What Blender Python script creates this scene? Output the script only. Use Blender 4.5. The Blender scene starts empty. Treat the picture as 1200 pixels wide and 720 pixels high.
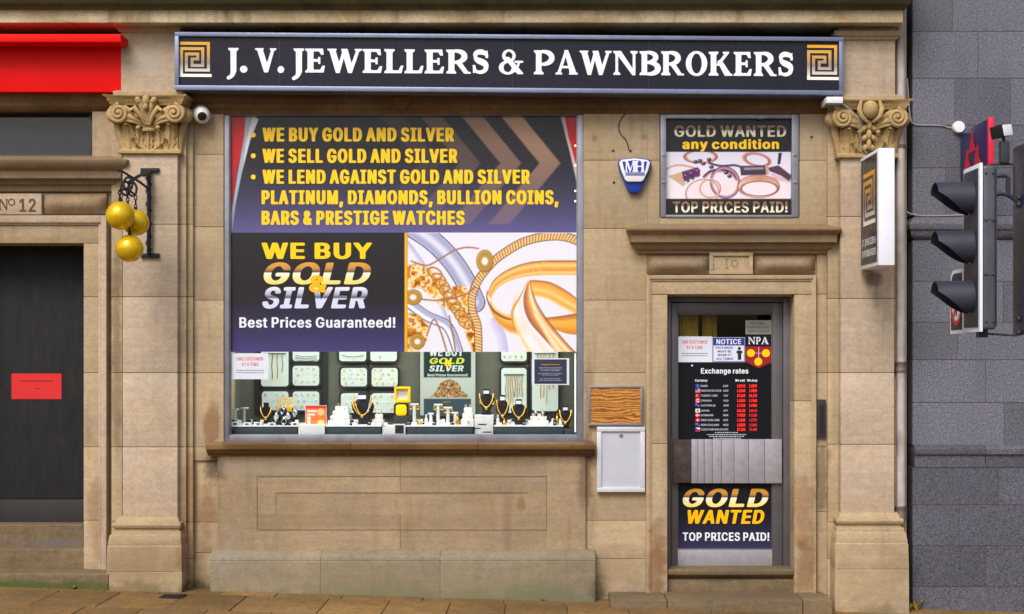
import bpy, bmesh, math, random
import numpy as np
from mathutils import Vector, Matrix, noise as mnoise
from mathutils.geometry import tessellate_polygon
R = math.radians
random.seed(7)
S = bpy.context.scene
COL = S.collection

# ------------------------------------------------------------------ camera, sky, sun, exposure
CX, HY, D, F, CZ = 640.0, 415.0, 11.0, 1650.0, 1.9
cam = bpy.data.cameras.new("camera"); camo = bpy.data.objects.new("camera", cam); COL.objects.link(camo)
camo.location = (0, -D, CZ); camo.rotation_euler = (R(90), 0, 0)
cam.sensor_width = 36; cam.lens = F / 1200 * 36
cam.shift_x = (600 - CX) / 1200; cam.shift_y = (HY - 360) / 1200
cam.clip_end = 3000; cam.clip_start = 0.05
S.camera = camo
SUN_EL, SUN_AZ = 47.0, -22.0          # the sun stands in front of the facade, a little to the left
w = bpy.data.worlds.new("World"); S.world = w; w.use_nodes = True
wn = w.node_tree; bg = wn.nodes["Background"]
sky = wn.nodes.new("ShaderNodeTexSky"); sky.sky_type = 'NISHITA'; sky.sun_disc = False
sky.sun_elevation = R(SUN_EL); sky.sun_rotation = R(180 - SUN_AZ)
sky.air_density = 1.0; sky.dust_density = 4.0; sky.ozone_density = 0.6
wn.links.new(sky.outputs[0], bg.inputs[0]); bg.inputs[1].default_value = 0.125
sun = bpy.data.lights.new("sun", 'SUN'); suno = bpy.data.objects.new("sun", sun); COL.objects.link(suno)
sun.energy = 2.0; sun.angle = R(28); sun.color = (1.0, 0.985, 0.965)
sd = Vector((math.sin(R(SUN_AZ)) * math.cos(R(SUN_EL)), -math.cos(R(SUN_AZ)) * math.cos(R(SUN_EL)), math.sin(R(SUN_EL))))
suno.rotation_euler = sd.to_track_quat('Z', 'Y').to_euler(); suno.location = sd * 30
S.view_settings.view_transform = 'Standard'; S.view_settings.look = 'None'
S.view_settings.exposure = 0.27; S.view_settings.gamma = 1
try: S.view_settings.use_curve_mapping = False
except Exception: pass
S.cycles.max_bounces = 8; S.cycles.transparent_max_bounces = 12
S.cycles.use_denoising = True

# ------------------------------------------------------------------ placing helpers
TILT = 0.0; TX0 = 205.0
def P(x, y, Y=0.0):
    """the point at depth Y in front of (-) or behind (+) the wall plane"""
    k = (D + Y) / F
    y = y - (x - TX0) * 0  # (tilt is handled by PT)
    return Vector(((x - CX) * k, Y, CZ + (HY - y) * k))
def K(Y=0.0): return (D + Y) / F
def GZ(X): return -0.002 - 0.0295 * X          # pavement height: the street falls to the right

# ------------------------------------------------------------------ mesh builder
class MB:
    def __init__(s): s.v = []; s.f = []; s.c = None
    def add(s, vs, fs):
        o = len(s.v); s.v += [tuple(p) for p in vs]; s.f += [tuple(i + o for i in f) for f in fs]; return s
    def box(s, a, b):
        (x0, y0, z0), (x1, y1, z1) = a, b
        x0, x1 = min(x0, x1), max(x0, x1); y0, y1 = min(y0, y1), max(y0, y1); z0, z1 = min(z0, z1), max(z0, z1)
        v = [(x0, y0, z0), (x1, y0, z0), (x1, y1, z0), (x0, y1, z0), (x0, y0, z1), (x1, y0, z1), (x1, y1, z1), (x0, y1, z1)]
        return s.add(v, [(0, 3, 2, 1), (4, 5, 6, 7), (0, 1, 5, 4), (1, 2, 6, 5), (2, 3, 7, 6), (3, 0, 4, 7)])
    def pbox(s, x0, x1, y0, y1, Yf, dep):
        a = P(x0, y1, Yf); b = P(x1, y0, Yf)
        return s.box(a, (b.x, Yf + dep, b.z))
    def rings(s, rings, cap=True, closed=True):
        n = len(rings[0]); o = len(s.v)
        for r in rings: s.v += [tuple(p) for p in r]
        m = n if closed else n - 1
        for i in range(len(rings) - 1):
            for j in range(m):
                k = (j + 1) % n
                s.f.append((o + i * n + j, o + i * n + k, o + (i + 1) * n + k, o + (i + 1) * n + j))
        if cap and closed:
            s.f.append(tuple(o + j for j in range(n))[::-1]); s.f.append(tuple(o + (len(rings) - 1) * n + j for j in range(n)))
        return s
    def loft(s, x0, x1, Yf, dep, levels, side=1.0):
        """moulding with mitred returns: levels = (photo row, projection)"""
        a = P(x0, 0, Yf).x; b = P(x1, 0, Yf).x; rs = []
        for y, p in levels:
            z = P(0, y, Yf - p).z
            q = p * side; rs.append([(a - q, Yf - p, z), (b + q, Yf - p, z), (b + q, Yf + dep, z), (a - q, Yf + dep, z)])
        return s.rings(rs)
    def tube(s, path, rad, n=8, cap=True):
        path = [Vector(p) for p in path]
        if not isinstance(rad, (list, tuple)): rad = [rad] * len(path)
        rs = []; up = None
        for i, p in enumerate(path):
            t = (path[min(i + 1, len(path) - 1)] - path[max(i - 1, 0)]).normalized()
            if up is None:
                up = Vector((0, 0, 1)) if abs(t.z) < .9 else Vector((1, 0, 0))
            u = (up - t * up.dot(t)); u = u.normalized() if u.length > 1e-6 else t.orthogonal().normalized(); up = u; v = t.cross(u)
            rs.append([p + (u * math.cos(a) + v * math.sin(a)) * rad[i] for a in [2 * math.pi * k / n for k in range(n)]])
        return s.rings(rs, cap)
    def ell(s, c, r, n=10, m=7, rot=None):
        c = Vector(c); r = r if isinstance(r, (tuple, list)) else (r, r, r); o = len(s.v)
        def tr(p):
            p = Vector(p)
            if rot is not None: p = rot @ p
            return tuple(c + p)
        s.v.append(tr((0, 0, -r[2])))
        for i in range(1, m):
            ph = -math.pi / 2 + math.pi * i / m
            for j in range(n):
                a = 2 * math.pi * j / n
                s.v.append(tr((r[0] * math.cos(ph) * math.cos(a), r[1] * math.cos(ph) * math.sin(a), r[2] * math.sin(ph))))
        s.v.append(tr((0, 0, r[2]))); e = len(s.v) - 1
        for j in range(n):
            k = (j + 1) % n
            s.f.append((o, o + 1 + k, o + 1 + j)); s.f.append((e, o + 1 + (m - 2) * n + j, o + 1 + (m - 2) * n + k))
            for i in range(m - 2):
                a = o + 1 + i * n
                s.f.append((a + j, a + k, a + n + k, a + n + j))
        return s
    def lathe(s, c, prof, n=16, axis='Z'):
        c = Vector(c); rs = []
        for r, h in prof:
            ring = []
            for j in range(n):
                a = 2 * math.pi * j / n; p, q = r * math.cos(a), r * math.sin(a)
                ring.append(c + Vector({'Z': (p, q, h), 'Y': (p, h, q), 'X': (h, p, q)}[axis]))
            rs.append(ring)
        return s.rings(rs)
    def poly(s, loops, Y=None, dep=0.0, fn=None):
        """flat (or extruded) outline with holes; loops of photo pixels at depth Y, or of points mapped by fn"""
        f = fn or (lambda x, y, d: P(x, y, Y) + Vector((0, d, 0)))
        L = [[f(x, y, 0.0) for x, y in lp] for lp in loops]
        L2 = [[Vector((x, -y, 0)) for x, y in lp] for lp in loops]
        tri = tessellate_polygon(L2); flat = [p for l in L for p in l]; o = len(s.v)
        flat2 = [p for l in L2 for p in l]
        s.v += [tuple(p) for p in flat]
        for t in tri:
            a, b, c = (flat2[i] for i in t)
            if (b - a).cross(c - a).z > 0: t = t[::1]
            else: t = t[::-1]
            s.f.append(tuple(o + i for i in t))
        if dep:
            o2 = len(s.v)
            s.v += [tuple(f(x, y, dep)) for lp in loops for x, y in lp]
            for t in tri:
                a, b, c = (flat2[i] for i in t)
                t = t[::-1] if (b - a).cross(c - a).z > 0 else t
                s.f.append(tuple(o2 + i for i in t))
            q = 0
            for lp in loops:
                n = len(lp)
                for i in range(n):
                    j = (i + 1) % n
                    s.f.append((o + q + i, o + q + j, o2 + q + j, o2 + q + i))
                q += n
        return s

ORG = {}
def link(o): COL.objects.link(o); return o
def obj(name, mb, mat, parent=None, base=None, bevel=0.0, smooth=40, seg=2, normals=True):
    vs = [Vector(v) for v in mb.v]
    if parent is not None: org = ORG[parent.name]
    else:
        if base is None:
            mn = [min(v[i] for v in vs) for i in range(3)]; mx = [max(v[i] for v in vs) for i in range(3)]
            base = ((mn[0] + mx[0]) / 2, (mn[1] + mx[1]) / 2, mn[2])
        org = Vector(base)
    me = bpy.data.meshes.new(name)
    me.from_pydata([tuple(v - org) for v in vs], [], mb.f); me.validate()
    if bevel or normals:
        bm = bmesh.new(); bm.from_mesh(me)
        if normals: bmesh.ops.recalc_face_normals(bm, faces=bm.faces)
        if bevel:
            bmesh.ops.bevel(bm, geom=[e for e in bm.edges if len(e.link_faces) == 2 and e.calc_face_angle(0) > R(30)], offset=bevel, segments=seg, profile=.6, affect='EDGES', clamp_overlap=True)
        bm.to_mesh(me); bm.free()
    if mb.c is not None:
        at = me.color_attributes.new("print", 'FLOAT_COLOR', 'POINT')
        at.data.foreach_set("color", np.asarray(mb.c, np.float32).ravel())
    if smooth:
        me.polygons.foreach_set("use_smooth", [True] * len(me.polygons)); me.set_sharp_from_angle(angle=R(smooth))
    if mat: me.materials.append(mat)
    o = link(bpy.data.objects.new(name, me))
    if parent is not None: o.parent = parent; ORG[o.name] = org
    else: o.location = org; ORG[o.name] = org
    return o
def thing(name, label, cat, base=(0, 0, 0), group=None):
    o = link(bpy.data.objects.new(name, None)); o.location = base; o.empty_display_size = .1
    ORG[o.name] = Vector(base)
    return tag(o, label, cat, group)
def tag(o, label, cat, group=None):
    o["label"] = label; o["category"] = cat
    if group: o["group"] = group
    return o
def struct(o): o["kind"] = "structure"; return o
def copy_tree(o, loc, label=None, parent=None):
    c = o.copy(); link(c)
    if parent is None:
        c.location = loc; ORG[c.name] = Vector(loc)
        if label: c["label"] = label
    else: c.parent = parent
    for ch in list(o.children): copy_tree(ch, None, None, c)
    return c

# ------------------------------------------------------------------ materials
def lin(r, g, b, k=1.0):
    f = lambda c: (c / 255) / 12.92 if c / 255 <= .04045 else ((c / 255 + .055) / 1.055) ** 2.4
    return (f(r) * k, f(g) * k, f(b) * k, 1)
class NT:
    def __init__(s, name):
        s.m = bpy.data.materials.new(name); s.m.use_nodes = True; s.t = s.m.node_tree; s.b = s.t.nodes["Principled BSDF"]
    def n(s, ty, **kw):
        o = s.t.nodes.new(ty)
        for k, v in kw.items(): setattr(o, k, v)
        return o
    def l(s, a, b): s.t.links.new(a, b)
    def pos(s, sc=(1, 1, 1)):
        g = s.n("ShaderNodeNewGeometry"); m = s.n("ShaderNodeMapping"); m.inputs[3].default_value = sc
        s.l(g.outputs["Position"], m.inputs[0]); return m.outputs[0]
    def noise(s, sc, det=3, vec=None, rough=.55, scale3=(1, 1, 1)):
        o = s.n("ShaderNodeTexNoise"); o.inputs["Scale"].default_value = sc; o.inputs["Detail"].default_value = det; o.inputs["Roughness"].default_value = rough
        s.l(vec if vec is not None else s.pos(scale3), o.inputs["Vector"]); return o.outputs["Fac"]
    def ramp(s, fac, a, b, lo=0.0, hi=1.0, smooth=False):
        o = s.n("ShaderNodeMapRange"); 
        if smooth: o.interpolation_type = 'SMOOTHSTEP'
        o.inputs[1].default_value = a; o.inputs[2].default_value = b; o.inputs[3].default_value = lo; o.inputs[4].default_value = hi
        s.l(fac, o.inputs[0]); return o.outputs[0]
    def mix(s, fac, a, b, mode='MIX'):
        o = s.n("ShaderNodeMix", data_type='RGBA', blend_type=mode)
        for i, v in ((0, fac), (6, a), (7, b)):
            if hasattr(v, "is_linked"): s.l(v, o.inputs[i])
            else: o.inputs[i].default_value = v
        return o.outputs[2]
    def math(s, op, a, b=0.0):
        o = s.n("ShaderNodeMath", operation=op)
        for i, v in ((0, a), (1, b)):
            if hasattr(v, "is_linked"): s.l(v, o.inputs[i])
            else: o.inputs[i].default_value = v
        return o.outputs[0]
    def bump(s, h, st, dist=.01):
        o = s.n("ShaderNodeBump"); o.inputs["Strength"].default_value = st; o.inputs["Distance"].default_value = dist
        s.l(h, o.inputs["Height"]); s.l(o.outputs[0], s.b.inputs["Normal"])
    def rnd(s):
        g = s.n("ShaderNodeNewGeometry"); return g.outputs["Random Per Island"]
    def done(s, col=None, rough=None, metal=None, spec=None):
        for k, v in (("Base Color", col), ("Roughness", rough), ("Metallic", metal), ("Specular IOR Level", spec)):
            if v is None: continue
            if hasattr(v, "is_linked"): s.l(v, s.b.inputs[k])
            else: s.b.inputs[k].default_value = v
        return s.m
def gray(v): return (v, v, v, 1)

def paint(name, col, rough=.45, metal=0.0, var=.10, scale=14, bump=0.0, spec=.5, dirt=.0):
    n = NT(name); c = col
    f = n.noise(scale, 4); f2 = n.noise(scale * 9, 2)
    lo = tuple(v * (1 - var) for v in col[:3]) + (1,); hi = tuple(min(1, v * (1 + var)) for v in col[:3]) + (1,)
    c = n.mix(n.ramp(f, .3, .7), lo, hi)
    if dirt:
        d = n.ramp(n.noise(3.2, 5, scale3=(2.2, 1, .8)), .5, .72, 0, dirt)
        c = n.mix(d, c, lin(70, 60, 50))
    if bump: n.bump(f2, bump, .002)
    r = n.ramp(f2, .3, .7, max(.02, rough - .08), min(1, rough + .08))
    return n.done(c, r, metal, spec)

def stone(name, tones, grain=.125, island=.17, streak=.42, stains=(), bumpk=.45, soot=.36):
    n = NT(name)
    a, b, c3 = tones
    col = n.mix(n.ramp(n.noise(.9, 5), .36, .64, smooth=True), a, b)
    col = n.mix(n.ramp(n.noise(2.3, 6, scale3=(1, 1, 1.7)), .48, .70, 0, .75), col, c3)
    bed = n.ramp(n.noise(3.2, 4, scale3=(.7, 1, 9)), .3, .7, 1 - grain * .55, 1 + grain * .55)
    fine = n.ramp(n.noise(95, 4, rough=.7), .28, .72, 1 - grain * 1.1, 1 + grain * 1.1)
    mid = n.ramp(n.noise(16, 6, rough=.65), .3, .7, 1 - grain * .75, 1 + grain * .75)
    isl = n.ramp(n.rnd(), 0, 1, 1 - island * .6, 1 + island * .4)
    tool = n.ramp(n.noise(34, 5, rough=.75, scale3=(1, 1, 1.8)), .32, .68, 1 - grain * .8, 1 + grain * .8)
    v = n.math('MULTIPLY', n.math('MULTIPLY', n.math('MULTIPLY', bed, fine), tool), n.math('MULTIPLY', isl, mid))
    cc = n.n("ShaderNodeCombineXYZ")
    for i in range(3): n.l(v, cc.inputs[i])
    col = n.mix(1.0, col, cc.outputs[0], 'MULTIPLY')
    if streak:     # rain streaks and soot
        s1 = n.noise(2.6, 6, scale3=(3.4, 2, .35)); col = n.mix(n.ramp(s1, .55, .78, 0, streak), col, lin(96, 74, 50))
    if soot:
        s2 = n.noise(1.25, 8, rough=.7); col = n.mix(n.ramp(s2, .58, .74, 0, soot), col, lin(108, 92, 74))
    pit = n.n("ShaderNodeTexVoronoi"); pit.inputs["Scale"].default_value = 9; n.l(n.pos(), pit.inputs["Vector"])
    col = n.mix(n.ramp(pit.outputs["Distance"], .02, .05, .45, 0), col, lin(70, 55, 40))
    edge = n.noise(5.5, 6, rough=.65)
    for (x, y, rx, ry, st, sc) in stains:
        p = P(x, y, -.05); k = K(-.05)
        g = n.n("ShaderNodeNewGeometry"); su = n.n("ShaderNodeVectorMath", operation='SUBTRACT'); su.inputs[1].default_value = (p.x, 0, p.z)
        n.l(g.outputs["Position"], su.inputs[0])
        mu = n.n("ShaderNodeVectorMath", operation='MULTIPLY'); mu.inputs[1].default_value = (1 / (rx * k), 0, 1 / (ry * k)); n.l(su.outputs[0], mu.inputs[0])
        le = n.n("ShaderNodeVectorMath", operation='LENGTH'); n.l(mu.outputs[0], le.inputs[0])
        d = n.math('ADD', le.outputs["Value"], n.ramp(edge, .25, .75, -.55, .55))
        col = n.mix(n.ramp(d, .35, 1.05, st, 0, True), col, sc)
    h = n.math('ADD', n.noise(60, 5), n.math('MULTIPLY', n.noise(9, 4), 2.0)); n.bump(h, bumpk, .004)
    return n.done(col, n.ramp(n.noise(20, 3), .3, .7, .78, .92), 0, .25)

def ramp_mat(name, ytop, ybot, stops, Y=0.0, rough=.5, horizontal=False):
    """printed metallic-look lettering: printed colour bands along the height of the letters"""
    n = NT(name); g = n.n("ShaderNodeNewGeometry"); sx = n.n("ShaderNodeSeparateXYZ"); n.l(g.outputs["Position"], sx.inputs[0])
    f = n.ramp(sx.outputs[2], P(0, ytop, Y).z, P(0, ybot, Y).z)
    cr = n.n("ShaderNodeValToRGB"); n.l(f, cr.inputs[0]); e = cr.color_ramp.elements
    while len(e) < len(stops): e.new(.5)
    for i, (p, c) in enumerate(stops): e[i].position = p; e[i].color = c
    return n.done(cr.outputs[0], rough, 0, .4)
def emit(name, col, st):
    n = NT(name); n.b.inputs["Emission Color"].default_value = col; n.b.inputs["Emission Strength"].default_value = st
    return n.done(col, .5)
def glass(name, refl=.06, tint=(1, 1, 1, 1)):
    n = NT(name); n.t.nodes.remove(n.b); out = n.t.nodes["Material Output"]
    tr = n.n("ShaderNodeBsdfTransparent"); tr.inputs[0].default_value = tint
    gl = n.n("ShaderNodeBsdfGlossy"); gl.inputs["Roughness"].default_value = .015
    lw = n.n("ShaderNodeLayerWeight"); lw.inputs[0].default_value = .5
    mx = n.n("ShaderNodeMixShader"); f = n.math('ADD', refl / 2, n.math('MULTIPLY', n.math('POWER', lw.outputs["Facing"], 5.0), .35))
    n.l(f, mx.inputs[0]); n.l(tr.outputs[0], mx.inputs[1]); n.l(gl.outputs[0], mx.inputs[2]); n.l(mx.outputs[0], out.inputs[0])
    return n.m
def printmat(name, rough=.55):
    n = NT(name); a = n.n("ShaderNodeVertexColor", layer_name="print"); return n.done(a.outputs[0], rough, 0, .12)

GREEN = lin(74, 82, 40); DARK = lin(66, 50, 34); BROWN = lin(120, 80, 42)
M = {}
shop_stains_and_shade = [
    (300, 706, 90, 22, .6, lin(92, 98, 70)), (480, 700, 190, 24, .55, lin(96, 104, 76)), (640, 700, 80, 26, .6, lin(100, 106, 78)),
    (246, 548, 16, 30, .75, DARK), (240, 600, 12, 60, .5, BROWN), (247, 500, 12, 34, .6, BROWN), (233, 690, 22, 18, .7, DARK),
    (685, 560, 14, 44, .5, DARK), (690, 525, 10, 18, .6, DARK), (160, 690, 60, 14, .55, GREEN), (1020, 328, 15, 12, .6, lin(40, 44, 26)),
    (1024, 348, 6, 20, .3, lin(64, 66, 44)), (772, 640, 12, 50, .45, BROWN), (942, 600, 16, 60, .45, BROWN), (964, 560, 10, 60, .5, DARK), 
    (330, 548, 110, 10, .35, lin(150, 140, 128)), (610, 560, 60, 16, .3, lin(150, 136, 118)), (610, 590, 8, 13, .65, lin(120, 96, 66)), 
    (175, 75, 26, 22, .45, lin(160, 160, 158)), (196, 470, 14, 60, .3, lin(150, 138, 122)), (1022, 712, 40, 12, .5, lin(112, 100, 66)),
    (172, 662, 60, 42, .42, lin(126, 100, 70)), (1020, 676, 50, 36, .28, lin(130, 106, 72)), (470, 684, 250, 26, .38, lin(128, 118, 90)), (768, 662, 14, 46, .55, BROWN),
    (944, 664, 14, 46, .55, BROWN), (722, 668, 40, 34, .35, lin(126, 100, 70)), (236, 320, 10, 70, .25, lin(140, 118, 90)), (690, 470, 8, 60, .35, DARK), (978, 420, 6, 120, .25, lin(130, 116, 92)),
    (136, 420, 8, 180, .45, DARK), (222, 600, 10, 90, .4, BROWN), (112, 600, 12, 70, .35, BROWN), (855, 280, 130, 6, .35, lin(104, 86, 64)), (60, 205, 90, 6, .35, lin(104, 86, 64)),  # first entry paints the shade on the strip left of the left pilaster
    (830, 705, 90, 14, .5, lin(86, 88, 44)), (700, 690, 14, 18, .5, DARK), (755, 160, 5, 5, .7, lin(120, 112, 100)), (697, 161, 5, 6, .7, lin(120, 112, 100)),
    (729, 240, 7, 5, .5, lin(150, 144, 132)), (395, 610, 240, 8, .2, lin(140, 112, 76)),
]
T_STONE = (lin(178, 157, 127), lin(167, 146, 114), lin(163, 147, 124))
M['stone'] = stone("sandstone", T_STONE, stains=shop_stains_and_shade)
M['stone_pale'] = stone("pale_sandstone", (lin(184, 166, 144), lin(176, 156, 132), lin(173, 157, 140)), stains=shop_stains_and_shade, streak=.26, soot=.3)
M['stone_riser'] = stone("riser_sandstone", (lin(156, 136, 109), lin(144, 124, 96), lin(144, 128, 107)), stains=shop_stains_and_shade)
M['stone_plinth'] = stone("damp_plinth_stone", (lin(139, 126, 104), lin(128, 116, 95), lin(129, 120, 103)), stains=shop_stains_and_shade, streak=.3, grain=.14)
M['stone_worn'] = stone("worn_sandstone", (lin(150, 128, 99), lin(137, 115, 88), lin(138, 121, 102)), stains=shop_stains_and_shade, streak=.3, grain=.14)
M['stone_dark'] = stone("sooty_shaded_sandstone", (lin(112, 84, 52), lin(96, 70, 44), lin(120, 98, 68)), streak=.5, grain=.18, stains=[(250, 522, 20, 8, .5, lin(150, 120, 80)), (640, 520, 80, 4, .4, lin(140, 116, 82))])  # dark brown sill stone; on the architrave it paints the sign's shadow
M['stone_carved'] = stone("carved_sandstone", (lin(184, 157, 109), lin(168, 140, 95), lin(150, 127, 91)), island=.05, streak=.3, soot=.5, bumpk=1.0)
M['stone_frieze'] = stone("weathered_frieze_stone", (lin(206, 192, 158), lin(188, 172, 136), lin(168, 138, 98)), streak=.75, grain=.16, soot=.5)
M['stone_moss'] = stone("mossy_cornice_stone", (lin(84, 84, 58), lin(66, 66, 42), lin(100, 92, 66)), streak=.6, grain=.2)
M['stone_black'] = stone("shade_black_stone", (lin(54, 46, 36), lin(44, 38, 32), lin(62, 52, 38)), streak=.4, grain=.2)  # near-black tone paints the shade of the recess behind the fascia sign
M['step'] = stone("worn_step_stone", (lin(124, 105, 78), lin(110, 94, 70), lin(100, 90, 72)), streak=.5, grain=.2, stains=[(60, 683, 120, 11, .9, lin(70, 82, 34)), (780, 712, 60, 8, .7, lin(74, 76, 36)), (880, 716, 60, 7, .7, lin(80, 84, 36)), (60, 640, 90, 5, .5, lin(100, 98, 104)), (850, 680, 70, 4, .5, DARK)])
M['pave'] = stone("york_stone_paving", (lin(131, 102, 61), lin(116, 90, 53), lin(112, 93, 64)), island=.35, streak=0, grain=.26, soot=.5)
M['asphalt'] = stone("asphalt", (gray(.05), gray(.045), gray(.06)), island=0, streak=0, grain=.3)
M['granite_kerb'] = stone("kerb_granite", (lin(130, 128, 124), lin(120, 118, 116), lin(140, 138, 134)), streak=0)

def granite(name, base, dark, pale, island=.42):
    n = NT(name)
    big = n.ramp(n.noise(1.1, 4), .3, .7, .88, 1.12)
    v1 = n.noise(62, 4, rough=.75); v2 = n.noise(80, 3, rough=.7)
    col = n.mix(n.ramp(v1, .50, .62, 0, .85), base, pale)
    col = n.mix(n.ramp(v2, .50, .62, 0, .9), col, dark)
    col = n.mix(n.ramp(n.noise(1.6, 6, scale3=(2.5, 1, .4)), .52, .75, 0, .35), col, lin(74, 76, 92))
    isl = n.math('MULTIPLY', big, n.ramp(n.rnd(), 0, 1, 1 - island * .6, 1 + island * .5))
    cc = n.n("ShaderNodeCombineXYZ")
    for i in range(3): n.l(isl, cc.inputs[i])
    col = n.mix(1.0, col, cc.outputs[0], 'MULTIPLY'); n.bump(v1, .08, .002)
    return n.done(col, .55, 0, .4)
M['granite'] = granite("grey_granite", lin(100, 100, 111), lin(62, 62, 73), lin(132, 131, 143))
M['granite_low'] = granite("dark_grey_granite", lin(88, 87, 98), lin(54, 54, 64), lin(118, 117, 128))
M['mortar'] = paint("granite_joint_mortar", lin(82, 70, 68), .9)
M['joint'] = paint("stone_joint_mortar", lin(92, 72, 48), .95)
M['black'] = paint("black_gloss_paint", gray(.012), .35)
M['blackmatt'] = paint("matt_black", gray(.02), .7)
M['alu'] = paint("weathered_aluminium", lin(138, 140, 150), .42, .55, .12, 6, dirt=.3)
M['alu_sign'] = paint("anodised_sign_frame", lin(124, 132, 158), .35, .6, .10, 5)
M['alu_dark'] = paint("grey_door_aluminium", lin(98, 95, 98), .45, .45, .12, 5, dirt=.2)
M['alu_kick'] = paint("brushed_aluminium", lin(160, 158, 166), .4, .35, .10, 20)
M['lead'] = paint("lead_grey", lin(84, 84, 88), .6)
M['navy'] = paint("navy_sign_face", lin(27, 27, 42), .3, 0, .12, 3, spec=.25)
M['print_navy'] = paint("printed_near_black", lin(26, 27, 36), .5, 0, .06, 3, spec=.15)
M['white'] = paint("white_paint", lin(230, 233, 244), .5, 0, .04, spec=.3)
M['paper'] = paint("white_paper", lin(216, 222, 236), .6, 0, .03)
M['yellow'] = paint("printed_yellow", lin(254, 206, 8), .5, 0, .03, spec=.15)
M['orange'] = paint("printed_orange", lin(252, 184, 6), .5, 0, .03, spec=.15)
M['redprint'] = paint("printed_red", lin(216, 40, 36), .45, 0, .05)
M['red'] = paint("red_gloss_board", lin(232, 16, 14), .5, 0, .06, 3, spec=.12)
M['fadedred'] = paint("faded_red_print", lin(222, 112, 110), .5, 0, .05)
M['rednote'] = paint("red_notice_paper", lin(206, 24, 26), .5, 0, .08, 6)
M['ballgold'] = paint("yellow_gold_paint", lin(224, 184, 8), .26, .3, .03, 3, spec=.6, dirt=.25)
M['iron'] = paint("black_wrought_iron", lin(26, 28, 34), .5, .3, .2, 30, bump=.3)
M['white_plastic'] = paint("white_plastic", lin(226, 226, 228), .4, 0, .04)
M['blue'] = paint("blue_plastic", lin(18, 52, 150), .3, 0, .06)
M['bluetext'] = paint("blue_print", lin(30, 50, 156), .4, 0, .05)
M['pipe'] = paint("pale_painted_pipe", lin(180, 172, 168), .45, 0, .16, 7, dirt=.6)
M['pipe_collar'] = paint("rusty_pipe_collar", lin(104, 92, 86), .6, .1, .3, 12, dirt=.7)
M['cable'] = paint("pale_cable", lin(146, 144, 142), .6)
M['darkcable'] = paint("dark_cable", lin(60, 52, 44), .6)
M['signal_grey'] = paint("signal_housing_grey", lin(74, 77, 86), .45, .1, .14, 6, dirt=.3)
M['signal_black'] = paint("signal_black_plastic", lin(50, 51, 63), .5, 0, .14, 8, spec=.35)
M['signal_navy'] = paint("signal_navy_plastic", lin(26, 36, 62), .35, 0, .15, 4)
M['purple'] = paint("purple_sign_face", lin(52, 36, 92), .35, 0, .06)
M['pinkred'] = paint("red_sign_edge", lin(216, 28, 62), .35, 0, .06)
M['glass'] = glass("window_glass", .026)
M['doorglass'] = glass("door_glass", .03, (.86, .86, .84, 1))
M['print'] = printmat("printed_vinyl")
M['gold'] = paint("polished_gold", lin(236, 184, 70), .25, .9, .1, 60)
M['silver'] = paint("polished_silver", lin(220, 222, 228), .22, .9, .08, 60)
M['velvet'] = paint("black_velvet", lin(22, 23, 30), .85, 0, .2, 60, bump=.2)
M['pad'] = paint("white_pad_fabric", lin(222, 234, 224), .8, 0, .05, 60)
M['leatherette'] = paint("white_leatherette", lin(204, 208, 206), .5, 0, .06, 40)
M['backing'] = paint("olive_grey_display_backing", lin(104, 106, 90), .7, 0, .08, 3)
M['leaf'] = paint("weed_leaf", lin(92, 120, 40), .6, 0, .2, 30)
M['leafyellow'] = paint("yellow_leaf", lin(206, 176, 40), .6, 0, .15, 30)
M['display_dark'] = paint("dark_display_front", lin(38, 54, 60), .5)
def wood(name, a, b):
    n = NT(name); v = n.pos((1.4, 1, 9)); nz = n.noise(2.6, 5, v, .6)
    wv = n.n("ShaderNodeTexWave", wave_type='BANDS', bands_direction='Z'); wv.inputs["Scale"].default_value = 5.5; wv.inputs["Distortion"].default_value = 11; wv.inputs["Detail"].default_value = 4; wv.inputs["Detail Scale"].default_value = 1.3
    n.l(n.pos((.9, 1, 2.6)), wv.inputs["Vector"])
    col = n.mix(n.ramp(wv.outputs["Fac"], .2, .9), a, b); col = n.mix(n.ramp(nz, .55, .7, 0, .4), col, lin(104, 60, 22))
    n.bump(wv.outputs["Fac"], .15, .002); return n.done(col, .5, 0, .35)
M['wood'] = wood("grained_plywood", lin(196, 136, 58), lin(132, 78, 28))
def blackboard():
    n = NT("stained_black_board"); col = n.mix(n.ramp(n.noise(2.2, 8, scale3=(7, 1, 1.3), rough=.8), .40, .75), lin(38, 38, 42), lin(50, 49, 51))
    col = n.mix(n.ramp(n.noise(9, 4, scale3=(1.4, 1, .5)), .6, .75, 0, .5), col, lin(60, 50, 44)); return n.done(col, .7, 0, .12)
M['board'] = blackboard()

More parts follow.
